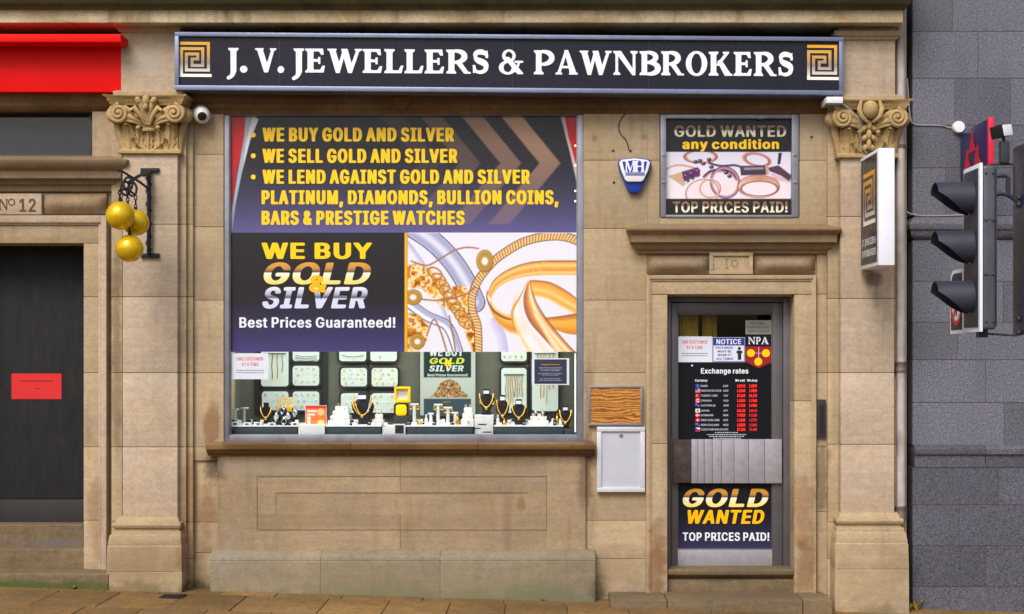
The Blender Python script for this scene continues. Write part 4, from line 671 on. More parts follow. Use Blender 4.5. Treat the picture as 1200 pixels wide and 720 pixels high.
# ---------- carved capitals
def spiral(cx, cz, y, r0, turns, a0, sgn, n=44):
    out = []
    for i in range(n):
        t = i / (n - 1); r = r0 * (1 - t) ** .85 + .006; a = a0 + sgn * t * turns * 2 * math.pi
        out.append((cx + r * math.cos(a), y - .03 * t, cz + r * math.sin(a)))
    return out
def leaf(mb, o, h, wd, tilt=0.0, curl=.06, lean=0.0, lobes=4, n=12, m=8):
    o = Vector(o); rs = []; ct, st = math.cos(tilt), math.sin(tilt)
    for i in range(n + 1):
        s = i / n
        ww = wd * (.55 + .6 * math.sin(math.pi * min(1, s * .85 + .15))) * (1 - .75 * s ** 4) * (1 + .22 * math.cos(s * lobes * 2 * math.pi))
        zz = h * (s if s < .8 else .8 + (s - .8) * .4); fy = -curl * (s ** 3) - lean * s - (.25 * curl * (s - .8) * 5 if s > .8 else 0)
        if s > .85: zz -= h * (s - .85) * .9
        row = []
        for j in range(m + 1):
            t = -1 + 2 * j / m; x = t * ww
            f = fy - .014 * (1 - t * t) - .007 * math.cos(t * 3 * math.pi) + .006 * abs(t)
            row.append(o + Vector((x * ct - zz * st, f, x * st + zz * ct)))
        rs.append(row)
    bk = [[p + Vector((0, .035, 0)) for p in r] for r in rs]
    for r0, r1 in ((rs, 1), (bk, 0)): mb.rings(r0, cap=False, closed=False)
    # close the rim
    rim = [r[0] for r in rs] + rs[-1][1:] + [r[-1] for r in rs[::-1]][1:] + rs[0][::-1][1:-1]
    rimb = [r[0] for r in bk] + bk[-1][1:] + [r[-1] for r in bk[::-1]][1:] + bk[0][::-1][1:-1]
    mb.rings([rim, rimb], cap=False)
def capital(xa, xb, ytop, ybot, Yf, kind):
    mb = MB(); k = K(Yf); cx = P((xa + xb) / 2, 0, Yf).x; hw = (xb - xa) / 2 * k - .012; z0 = P(0, ybot, Yf).z; z1 = P(0, ytop, Yf).z; H = z1 - z0; u = H / .44
    mb.loft(xa, xb, Yf, .25, [(ybot, .012), (ybot - 1.5, .03), (ybot - 4.5, .032), (ybot - 6, .014), (ybot - 7, .002), (ybot - 40, .004), (ytop + 12, .03)])
    y = Yf
    # abacus with hollow sides
    n = 24; prof = [(12, .0), (10, .035), (7.5, .04), (6.5, .05), (3, .055), (1.5, .075), (0, .08)]
    rs = []
    for dy, p in prof:
        z = P(0, ytop + dy, Yf).z; A = hw + .04 + p; ring = []
        for i in range(n + 1):
            t = -1 + 2 * i / n; ring.append((cx + A * t, y - .03 - p - .055 * abs(t) ** 3 + .0, z))
        ring += [(cx + A, y + .25, z), (cx - A, y + .25, z)]
        rs.append(ring)
    mb.rings(rs)
    vr = .068 * u
    for sg in (-1, 1):
        vx = cx + sg * (hw + .012); vz = z1 - .135 * u; yv = y - .085
        mb.tube(spiral(vx, vz, yv, vr, 2.2, math.pi / 2 + (0 if sg > 0 else 0), -sg), [.02 * u * (1 - .35 * i / 43) for i in range(44)], 8)
        mb.lathe((vx, yv + .02, vz), [(vr * 1.02, .02), (vr * 1.0, -.012), (vr * .7, -.018), (.001, -.018)], 20, 'Y')
        mb.lathe((vx + sg * .055, y - .03, vz), [(.002, -.03), (vr * .6, -.028), (vr * .9, -.01), (vr * .95, .05)], 16, 'Y')
        mb.ell((vx, yv - .03, vz), .014 * u)
        # stem rising from the middle to the volute, with a leaf riding on it
        for q, (r0, r1, dz) in enumerate(((.012, .026, 0), (.010, .018, .035), (.008, .014, -.03))):
            pts = []
            for i in range(14):
                t = i / 13; pts.append((cx + sg * (.025 + (hw - .03) * (t ** 1.15)), y - .02 - .06 * t - .015 * math.sin(math.pi * t), z0 + (.20 + dz * .3) * u + (.125 + dz) * u * (t ** .7) - .035 * u * t * t))
            mb.tube(pts, [r0 + (r1 - r0) * math.sin(math.pi * min(1, i / 13 * .8)) for i in range(14)], 8)
        for i in range(4):
            t = .35 + i * .17; mb.ell((cx + sg * (.03 + (hw - .05) * t), y - .075, z0 + (.235 + .12 * t ** .7) * u), (.02 * u, .022, .032 * u), 8, 6, Matrix.Rotation(sg * .7, 3, 'Y'))
        # corner leaves and their curled tips
        leaf(mb, (cx + sg * (hw - .055), y - .004, z0 + .03), .25 * u, .05 * u, -sg * .10, .08)
        mb.ell((cx + sg * (hw + .012), y - .08, z0 + .25 * u), (.026 * u, .03, .022 * u))
        leaf(mb, (cx + sg * (hw - .115), y - .002, z0 + .03), .19 * u, .036 * u, sg * .05, .05)
        mb.ell((cx + sg * (hw - .125), y - .05, z0 + .2 * u), (.02 * u, .02, .018 * u))
        leaf(mb, (cx + sg * .075 * u, y - .002, z0 + .03), .13 * u, .04 * u, -sg * .5, .045)
        leaf(mb, (cx + sg * .03 * u, y - .002, z0 + .03), .10 * u, .03 * u, -sg * 1.0, .035)
        mb.tube([(cx + sg * (hw + .01), y + .05, z0 + .03), (cx + sg * (hw + .03), y + .04, z0 + .15), (cx + sg * (hw + .06), y + .02, z0 + .25)], [.03, .035, .03], 8)
    if kind == 'palm':
        leaf(mb, (cx, y - .012, z0 + .03), .17 * u, .03 * u, 0, .03)
        mb.loft(0, 0, 0, 0, []) if False else None
        mb.lathe((cx, y + .0, z0 + .19 * u), [(.035 * u, -.02), (.062 * u, -.015), (.066 * u, 0), (.058 * u, .008), (.064 * u, .018), (.05 * u, .03), (.055 * u, .06), (.058 * u, .085), (.03 * u, .10)], 16, 'Z')
        for i in range(5):
            a = (i - 2) * .42
            mb.tube([(cx + .02 * math.sin(a), y - .06, z0 + .22 * u), (cx + .06 * u * math.sin(a), y - .085, z0 + (.22 + .10 * math.cos(a)) * u), (cx + .115 * u * math.sin(a * 1.15), y - .10, z0 + (.22 + .19 * math.cos(a)) * u), (cx + .14 * u * math.sin(a * 1.3), y - .115, z0 + (.22 + .185 * math.cos(a * 1.2)) * u)], [.012, .02 * u, .026 * u, .012], 8)
        mb.ell((cx, y - .11, z0 + .40 * u), (.03 * u, .03, .045 * u)); mb.ell((cx, y - .12, z0 + .35 * u), (.022 * u, .022, .03 * u))
        for sg in (-1, 1): mb.ell((cx + sg * .06 * u, y - .11, z0 + .40 * u), (.024 * u, .024, .032 * u), 8, 6, Matrix.Rotation(sg * .5, 3, 'Y'))
    else:
        c = (cx, y - .10, z1 - .075 * u)
        mb.ell(c, (.062 * u, .06, .070 * u), 16, 12)
        for sg in (-1, 1):
            mb.tube([(c[0] + sg * .02, c[1] + .01, c[2] - .095 * u), (c[0] + sg * .075 * u, c[1] - .01, c[2] - .05 * u), (c[0] + sg * .088 * u, c[1] - .01, c[2] + .01), (c[0] + sg * .07 * u, c[1] - .005, c[2] + .07 * u)], [.012, .022 * u, .022 * u, .010], 8)
        for i in range(3):
            z = z0 + (.245 - .075 * i) * u; f = 1 - .12 * i
            for sg in (-1, 1): mb.ell((cx + sg * .035 * u * f, y - .045 + .006 * i, z - .015), (.038 * u * f, .03, .022 * u), 10, 7, Matrix.Rotation(sg * .75, 3, 'Y'))
            mb.ell((cx, y - .06 + .006 * i, z + .01), (.026 * u * f, .03, .042 * u), 10, 7)
    return mb
def pilaster(name_x, kind):
    xa, xb, ytop, yb, y_pl, xpl0, xpl1, joints, s0, s1 = name_x
    mb = MB()
    blocks(mb, xa, xb, ytop - 6, yb + 4, -.13, .3, yj=joints)
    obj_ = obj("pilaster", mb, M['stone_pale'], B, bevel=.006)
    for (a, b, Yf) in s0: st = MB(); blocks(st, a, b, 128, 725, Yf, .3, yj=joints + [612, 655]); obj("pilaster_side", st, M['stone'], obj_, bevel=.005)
    obj("capital", capital(xa, xb, ytop - 66, ytop, -.13, kind), M['stone_carved'], obj_, smooth=50)
    bs = MB(); ba, bb = (xa + xpl0 + 9) / 2 - 1, (xb + xpl1 - 9) / 2 + 1
    bs.loft(ba, bb, -.13, .3, [(yb + 20, .055), (yb + 12, .055), (yb + 10.5, .03), (yb + 8, .03), (yb + 7, .048), (yb + 4, .055), (yb + 1, .048), (yb, .02), (yb - 3, .015), (yb - 6, .0)], side=.7)
    bs.loft(ba, bb, -.13, .3, [(760, .115), (y_pl + 44, .112), (y_pl + 43.4, .108), (y_pl + 42.8, .112), (y_pl + 14, .105), (y_pl + 12.5, .098), (y_pl + 11, .10), (y_pl + 1, .085), (y_pl - 1, .07), (yb + 20, .062), (yb + 19, .05)], side=.55)
    obj("base", bs, M['stone'], obj_, bevel=.005)
    hd = MB()
    hd.pbox(xa - 2, xb + 1, 20, 114, -.14, .3)
    obj("panel_block", hd, M['stone_pale'], obj_, bevel=.004)
    h0, h1, h2, h3 = s1
    hm = MB(); hm.loft(xa - 1, xb, -.14, .3, [(h1, .004), (h1 - 2, .02), (h1 - 5, .025), (h1 - 6, .04), (h0 + 1, .05), (h0, .05)])
    obj("panel_cap", hm, M['stone'], obj_, bevel=.003)
    hm = MB(); hm.loft(xa - 1, xb, -.14, .3, [(h3, .0), (h3 - 1, .03), (h3 - 5, .035), (h3 - 6, .05), (h2 + 1, .052), (h2, .02)])
    obj("panel_moulding", hm, M['stone'], obj_, bevel=.003)
    return obj_
pilaster((143.5, 208, 181, 612, 627, 128, 215, [263, 348, 437, 524], [(130.5, 143, -.04), (208, 218, -.075), (218, 226, -.035)], (27, 39, 106, 118)), 'palm')
pilaster((985, 1048, 186, 607, 624, 977, 1062, [254, 350, 437, 521], [(970, 985, -.045), (1048, 1053, -.04)], (36, 48, 111, 125)), 'ball')

# ---------- stall riser under the display window
sr = MB()
def rect(x0, x1, y0, y1): return [(x0, y0), (x1, y0), (x1, y1), (x0, y1)]
def panel(x0, x1):
    return None
Ya = -.04
# face with an incised outer line and a sunk inner panel, in two stones
def incised(mb, xa, xb, y0, y1, lx0, lx1, ly0, ly1, ix0, ix1, iy0, iy1, left):
    g = .9
    X0, X1 = xa, xb
    # pieces of the face around the groove and the sunk panel
    if left:
        mb.pbox(X0, lx0, y0, y1, Ya, .2); mb.pbox(lx0, X1, y0, ly0, Ya, .2); mb.pbox(lx0, X1, ly1, y1, Ya, .2)
        mb.pbox(lx0 + g, X1, ly0 + g, iy0, Ya, .2); mb.pbox(lx0 + g, X1, iy1, ly1 - g, Ya, .2); mb.pbox(lx0 + g, ix0, iy0, iy1, Ya, .2)
    else:
        mb.pbox(lx1, X1, y0, y1, Ya, .2); mb.pbox(X0, lx1, y0, ly0, Ya, .2); mb.pbox(X0, lx1, ly1, y1, Ya, .2)
        mb.pbox(X0, lx1 - g, ly0 + g, iy0, Ya, .2); mb.pbox(X0, lx1 - g, iy1, ly1 - g, Ya, .2); mb.pbox(ix1, lx1 - g, iy0, iy1, Ya, .2)
incised(sr, 255, 469 - .35, 528, 650, 301, 641, 558.5, 622, 323, 618, 577.5, 603, True)
incised(sr, 469 + .35, 686, 528, 650, 301, 641, 558.5, 622, 323, 618, 577.5, 603, False)
riser = obj("stall_riser", sr, M['stone_riser'], B)
mi = MB()
mi.pbox(256, 685, 530, 648, Ya + .007, .1)
ins = obj("incised_panel", mi, M['stone_riser'], riser)
pl = MB(); kx = K(Ya)
for a, b in ((250, 378), (378, 517), (517, 697)):
    a0 = P(a, 0, Ya).x + (.0008 if a > 250 else 0); b0 = P(b, 0, Ya).x - (.0008 if b < 697 else 0); rs = []
    for y, p in ((735, .115), (656, .11), (655.2, .102), (654.4, .106), (651, .10), (647, .07), (645, .02), (644, .0)):
        z = P(0, y, Ya).z; rs.append([(a0, Ya - p, z), (b0, Ya - p, z), (b0, Ya + .2, z), (a0, Ya + .2, z)])
    pl.rings(rs)
obj("plinth", pl, M['stone_plinth'], riser, bevel=.0025)

# ---------- display window
win = MB()
for a in ((262, 268.5, 131, 518), (677, 684, 131, 518), (268.5, 677, 131, 135.5), (268.5, 677, 510.5, 518)): win.pbox(*a, .015, .07)
for a in ((268.5, 270, 135.5, 510), (675.6, 677, 135.5, 510), (270, 675.6, 509.4, 510.5)): win.pbox(*a, .03, .05)
window = obj("window", win, M['alu'], B, bevel=.003)
gl = MB(); gl.pbox(268, 677.5, 135, 511, .05, .006); obj("pane", gl, M['glass'], window, smooth=0)
sl = MB()
for a, b in ((242, 411), (411, 560), (560, 697)):
    a0 = P(a, 0, -.09).x + (.0015 if a > 242 else 0); b0 = P(b, 0, -.09).x - (.0015 if b < 697 else 0); rs = []
    for y, p in ((535, .015), (532.5, .02), (531, .05), (528, .055), (526.5, .085), (520.5, .09), (518.8, .07)):
        z = P(0, y, -.09).z; rs.append([(a0, -.04 - p, z), (b0, -.04 - p, z), (b0, .06, z), (a0, .06, z)])
    sl.rings(rs)
obj("sill", sl, M['stone_dark'], window, bevel=.003)
# bay behind the glass
FL = 1.262; Yb = .74
bx0 = P(262, 0, .08).x; bx1 = P(684, 0, .08).x; zt = P(0, 128, .1).z
bay = MB()
bay.box((bx0, Yb, FL - .05), (bx1, Yb + .03, zt)); bay.box((bx0 - .03, .085, FL - .05), (bx0, Yb, zt)); bay.box((bx1, .085, FL - .05), (bx1 + .03, Yb, zt))
bay.box((bx0, .085, zt), (bx1, Yb, zt + .03))
obj("display_backing", bay, M['backing'], window, smooth=0)
bf = MB(); bf.box((bx0, .085, FL - .03), (bx1, Yb, FL)); obj("display_floor", bf, M['display_dark'], window, smooth=0)

# ---------- small upper window over the door
w2 = MB()
for a in ((774, 780.5, 134.5, 254.5), (928, 936, 134.5, 254.5), (780.5, 928, 134.5, 139), (780.5, 928, 252, 255)): w2.pbox(*a, -.01, .08)
for x in (832, 892): w2.pbox(x - 3, x + 3, 136, 139.5, -.018, .01)
for y in (180, 212): w2.pbox(776, 780, y, y + 3, -.018, .01); w2.pbox(930, 934, y, y + 3, -.018, .01)
uw = obj("window", w2, M['alu'], B, bevel=.002)
g2 = MB(); g2.pbox(780, 928.5, 138.5, 251, .03, .006); obj("pane", g2, M['glass'], uw, smooth=0)
b2 = MB(); b2.pbox(778, 930, 137, 252, .07, .03); obj("window_backing", b2, M['lead'], uw, smooth=0)

# ---------- door surround of No 10
ds = MB()
for xa, xb, ins_ in ((757, 782, 1), (931, 957, -1)):
    blocks(ds, xa, xb, 345.6, 722, -.035, .36, yj=[520] if xa < 800 else [470])
ds.pbox(757, 957, 323, 345, -.035, .36)
sur = obj("door_surround", ds, M['stone'], B, bevel=.004)
fm = MB()     # raised fillet round the architrave
fm.pbox(757.5, 761.5, 322.5, 722, -.055, .03); fm.pbox(953, 956.5, 322.5, 722, -.055, .03); fm.pbox(761.5, 953, 322.5, 327, -.055, .03)
fm.pbox(761.5, 763.5, 327, 722, -.045, .02); fm.pbox(951, 953, 327, 722, -.045, .02); fm.pbox(763.5, 951, 327, 329.5, -.045, .02)
obj("architrave_fillet", fm, M['stone'], sur, bevel=.003)
def cushion(mb, x0, x1, y0, y1, Yf, bulge):
    a, b = P(x0, 0, Yf).x, P(x1, 0, Yf).x; z0, z1 = P(0, y1, Yf).z, P(0, y0, Yf).z; rs = []
    n = 12
    for i in range(9):
        t = i / 8; q = min(1, min(t, 1 - t) / .06) ** .5; x = a + (b - a) * t
        rs.append([(x, Yf + .06, z0)] + [(x, Yf - bulge * q * math.sin(math.pi * j / n), z0 + (z1 - z0) * j / n) for j in range(n + 1)] + [(x, Yf + .06, z1)])
    mb.rings(rs)
for xa, xb in ((757.5, 831), (883, 955)):
    fr = MB(); cushion(fr, xa, xb, 299, 321.5, .0, .055); obj("frieze_cushion", fr, M['stone_worn'], sur, smooth=60)
dc = MB()
dc.loft(751, 963, .02, .3, [(299, .02), (297, .05), (294, .055), (292, .085), (288, .095), (285, .10), (284, .15), (276, .155), (274, .17), (270, .2), (267, .205), (266.5, .19), (263, .02)], side=.58)
obj("cornice", dc, M['stone_worn'], sur, bevel=.003)
pq = MB()
for a in ((831.5, 882.5, 296, 300), (831.5, 882.5, 317.5, 321.5), (831.5, 836, 300, 317.5), (878, 882.5, 300, 317.5)): pq.pbox(*a, -.055, .08)
pq.pbox(834, 880, 298, 319, -.04, .06)
pqo = obj("number_plaque", pq, M['stone'], sur, bevel=.002)
nm = MB(); text(nm, 'serif', "I", 0, 1, 0, 1, Y=0) if False else None
fnr = lambda x, y, d: P(x, y, -.0415) + Vector((0, d, 0))
nm.poly([rect(851, 852.3, 303.5, 314.5)], dep=.003, fn=fnr); nm.poly([rect(849.6, 853.7, 303, 304)], dep=.0026, fn=fnr); nm.poly([rect(849.6, 853.7, 314, 315)], dep=.0024, fn=fnr)
o1 = [(861 + 4.4 * math.cos(a), 309.4 + 4.4 * math.sin(a)) for a in [i * math.pi / 10 for i in range(20)]]; o2 = [(861 + 3.1 * math.cos(a), 309.4 + 3.1 * math.sin(a)) for a in [i * math.pi / 10 for i in range(20)]]
nm.poly([o1, o2], dep=.003, fn=fnr)
obj("carved_number", nm, M['stone_worn'], pqo, smooth=0)

# ---------- shop door
YD = .2
df = MB()
for a in ((779, 786.5, 346, 668), (918, 934, 346, 668), (786.5, 918, 346, 354)): df.pbox(*a, YD - .03, .12)
door = obj("door", df, M['alu_dark'], B, bevel=.003)
dl = MB()
for a in ((787, 793.5, 355, 666), (905.5, 917, 355, 666), (793.5, 905.5, 355, 368), (793.5, 905.5, 643, 666)): dl.pbox(*a, YD, .05)
for a in ((793.5, 795, 368, 643), (904, 905.5, 368, 643), (795, 904, 368, 369.2)): dl.pbox(*a, YD + .008, .03)
leafo = obj("door_leaf", dl, M['alu_dark'], door, bevel=.003)
kk = MB(); kk.pbox(794.5, 905, 644.5, 664, YD - .004, .006); obj("kick_plate", kk, M['alu_kick'], door, bevel=.001)
dg = MB(); dg.pbox(793, 906, 367.5, 643.5, YD + .02, .006); obj("pane", dg, M['doorglass'], door, smooth=0)
pp = MB(); ed = [810, 818, 825.4, 834.8, 845.8, 860.4, 877.4, 896, 916.5]
for a, b in zip(ed, ed[1:]): pp.pbox(a + .25, b - .25, 515, 566.5, YD - .035, .03)
obj("push_panel", pp, M['alu_kick'], door, bevel=.0015)
pk = MB(); pk.pbox(785.5, 788, 515, 566.5, YD - .03, .03); pk.pbox(789, 916, 516, 565.8, YD - .028, .02); obj("push_panel_back", pk, M['lead'], door, bevel=.001)
lb = MB(); lb.pbox(787.8, 809.6, 515.5, 566, YD - .05, .045); obj("lock_box", lb, paint("stained_steel", lin(74, 62, 60), .55, .4, .45, 18, dirt=.4), door, bevel=.003)
lob = MB()      # lobby behind the door
lx0, lx1 = P(778, 0, .3).x, P(935, 0, .3).x; lz0, lz1 = P(0, 672, .3).z, P(0, 340, .3).z
lob.box((lx0, 1.3, lz0), (lx1, 1.33, lz1)); lob.box((lx0 - .03, .28, lz0), (lx0, 1.3, lz1)); lob.box((lx1, .28, lz0), (lx1 + .03, 1.3, lz1)); lob.box((lx0, .28, lz1), (lx1, 1.3, lz1 + .03)); lob.box((lx0, .28, lz0 - .03), (lx1, 1.3, lz0))
obj("lobby_wall", lob, paint("dark_lobby_wall", lin(60, 52, 40), .7), door, smooth=0)
cu = MB()
for a, b, yy in ((794, 818, .34), (823, 840, .36)):
    n = 24; rs = []
    x0, x1 = P(a, 0, yy).x, P(b, 0, yy).x
    for j in range(n + 1): x = x0 + (x1 - x0) * j / n; q = .012 * math.sin(j * 1.5); rs.append([(x, yy + q, lz1), (x, yy + q, 1.0), (x, yy + q + .01, 1.0), (x, yy + q + .01, lz1)])
    cu.rings(rs)
obj("blind", cu, paint("ochre_blind", lin(206, 184, 90), .8, 0, .1, 8), door)
th = MB()
th.loft(781, 931, .04, .3, [(679, .0), (676, .02), (674, .05), (669, .055), (667.5, .04)])
th.pbox(780, 932, 679, 694, .02, .3)
stp = obj("doorstep", th, M['step'], B, bevel=.005)
bs = MB()
for a, b in ((715, 782), (782, 941), (941, 976)):
    x0, x1 = P(a, 0, -.38).x + .002, P(b, 0, -.38).x - .002
    bs.box((x0, -.38, -.3), (x1, .05, P(0, 703.5, -.38).z)) 
obj("entrance_step", bs, M['step'], stp, bevel=.014)
kp = MB(); kp.pbox(957.6, 968, 468.5, 513, -.035, .04); kpo = obj("letter_box", kp, M['blackmatt'], B, bevel=.003)
ks = MB(); ks.pbox(960.5, 966, 475, 508, -.037, .003); obj("slot", ks, M['black'], kpo)

# ---------- doorway of No 12
d2 = MB()
blocks(d2, 98, 118, 285.5, 672, -.02, .4, yj=[348, 437, 524, 610]); d2.pbox(-72, 118, 262, 285, -.02, .4); blocks(d2, -72, -52, 285.5, 672, -.02, .4, yj=[348, 437, 524, 610])
sur2 = obj("door_surround", d2, M['stone'], B, bevel=.004)
f2 = MB(); f2.pbox(118, 124.5, 252.5, 672, -.05, .2); f2.pbox(-78.5, 118, 252.5, 261, -.05, .2); f2.pbox(-78.5, -72, 261, 672, -.05, .2); f2.pbox(115.5, 118, 261, 672, -.035, .1); f2.pbox(-72, 115.5, 261, 263.5, -.035, .1)
obj("architrave_fillet", f2, M['stone_pale'], sur2, bevel=.003)
for xa, xb in ((49, 125), (-79, -3)):
    c2 = MB(); cushion(c2, xa, xb, 227, 251.5, .0, .05); obj("frieze_cushion", c2, M['stone_worn'], sur2, smooth=60)
k2 = MB(); k2.loft(-81, 127, .03, .3, [(226, .02), (224, .045), (218, .05), (216, .08), (212, .085), (209, .14), (200, .145), (198, .165), (192, .20), (187, .21), (186.5, .19), (183, .02)])
obj("cornice", k2, M['stone_worn'], sur2, bevel=.003)
q2 = MB(); q2.pbox(-2.8, 48.5, 227, 251.5, -.045, .08); q2o = obj("number_plaque", q2, M['stone_pale'], sur2, bevel=.003)
t2 = MB(); fn2 = lambda x, y, d: P(x, y, -.0465) + Vector((0, d, 0))
n2 = MB()
def sfn(Yt): return lambda x, y, d: P(x, y, Yt) + Vector((0, d, 0))
text(n2, 'serif', "N", -1.5, 9.5, 246.5, 13, fn=fn2); 
oo = [(13.5 + 4.3 * math.cos(a), 237.2 + 4.3 * math.sin(a)) for a in [i * math.pi / 12 for i in range(24)]]; oi = [(13.5 + 2.9 * math.cos(a), 237.2 + 2.9 * math.sin(a)) for a in [i * math.pi / 12 for i in range(24)]]
n2.poly([oo, oi], fn=fn2); text(n2, 'bold', "12", 22.5, 42, 248.5, 15.5, fn=fn2)
obj("carved_number", n2, M['stone_dark'], q2o, smooth=0)
bd = MB(); bd.pbox(-54, 100, 284, 584.5, .3, .05); bo = obj("door", bd, M['board'], B, bevel=.004)
bd = MB(); bd.pbox(-54, 100, 585.5, 613, .29, .05); obj("kick_board", bd, M['blackmatt'], bo, bevel=.003)
s3 = MB()
za, zb, zc = .551, .38, .223
xl = P(-54, 0, 0).x
s3.box((xl, .15, 0), (P(98, 0, .15).x, .6, za)); s3.box((xl, -.02, 0), (P(100, 0, -.02).x, .5, zb)); s3.box((xl - .18, -.25, -.3), (P(127.5, 0, -.25).x, .4, zc))
obj("entrance_step", s3, M['step'], B, bevel=.015, seg=3)
lw = MB(); lw.pbox(-62, 108, 129, 184, .14, .01)
lwf = MB(); lwf.pbox(-62, 108, 181, 186.5, .03, .1); lwf.pbox(104.5, 108, 130, 181, .06, .06); lwf.pbox(-58.5, 104.5, 130, 133, .06, .06); lwf.pbox(-62, -58.5, 130, 181, .06, .06)
lwo = obj("window", lwf, paint("dark_window_frame", lin(52, 48, 48), .6), B, bevel=.002)
obj("pane", lw, paint("dark_window_pane", lin(40, 46, 58), .08, 0, .15, 2), lwo, smooth=0)
lb2 = MB(); lb2.pbox(-64, 126, 183.5, 188, -.01, .1); obj("sill", lb2, M['stone_worn'], lwo, bevel=.002)
if MORT.v: obj("mortar", MORT, M['joint'], B, smooth=0, normals=False)
# unseen body of the building: roof slab and back, so that no light leaks in
bk = MB(); zt2 = P(0, -150, 0).z
bk.box((P(-440, 0, 0).x, .42, zt2 - .06), (P(1062, 0, 0).x, 4.5, zt2)); bk.box((P(-440, 0, 0).x, 4.5, -.5), (P(1062, 0, 0).x, 4.56, zt2)); bk.box((P(1058, 0, .35).x, .42, -.5), (P(1061, 0, .35).x, 4.5, zt2))
obj("rear_wall", bk, M['stone_black'], B, smooth=0)

# ================================================================== GRANITE BUILDING on the right
G2 = thing("granite_building", "grey speckled granite wall of the bank next door with a dark string course", "building", (P(1200, 0).x, .2, GZ(4)))
rg = random.Random(11)
def courses(ys, seed_j, Yf, mat, nm):
    mb = MB(); MO = MB(); g = .35
    for i in range(len(ys) - 1):
        xs = [1069.5] + seed_j[i] + [1420]
        for j in range(len(xs) - 1): mb.pbox(xs[j] + (g if j else 0), xs[j + 1] - g, ys[i] + g, ys[i + 1] - g, Yf, .3)
    MO.pbox(1070, 1419, ys[0] + 1, ys[-1] - 1, Yf + .003, .2)
    o = obj(nm, mb, mat, G2, bevel=.002, smooth=0); obj("mortar", MO, M['mortar'], o, smooth=0); return o
courses([-150, -70, -17, 37, 92, 147, 197, 253], [[1130, 1240, 1330], [1180, 1290], [1116, 1205, 1300], [1146, 1250, 1350], [1119, 1184, 1270], [1150, 1230, 1330], [1108, 1196, 1290]], .0, M['granite'], "wall")
courses([281, 330, 378, 422, 472, 522], [[1140, 1220, 1310], [1176, 1270], [1122, 1210, 1300], [1155, 1240, 1330], [1177, 1260]], .0, M['granite'], "wall")
courses([548, 592, 640, 688, 745], [[1170, 1260], [1124, 1215, 1300], [1155, 1245, 1330], [1113, 1200, 1290]], -.03, M['granite_low'], "wall")
sc = MB(); sc.loft(1072, 1420, .0, .3, [(281, .0), (279, .02), (275, .035), (270, .038), (269, .05), (262, .055), (258, .03), (256, .02), (253, .0)])
obj("string_course", sc, M['granite_low'], G2, bevel=.002)
sc = MB()
for a, b in ((1070.5, 1153), (1153.5, 1420)):
    x0, x1 = P(a, 0, 0).x, P(b, 0, 0).x; rs = []
    for y, p in ((547.5, .035), (533, .04), (532, .06), (525, .06), (522, .02), (521.5, 0)): z = P(0, y, 0).z; rs.append([(x0, -p, z), (x1, -p, z), (x1, .3, z), (x0, .3, z)])
    sc.rings(rs)
obj("ledge", sc, M['granite_low'], G2, bevel=.002)
gp = MB(); gp.pbox(1060, 1071, -150, 760, .2, .1); obj("party_joint", gp, M['blackmatt'], G2)  # black backing carries the shadow of the gap in its colour

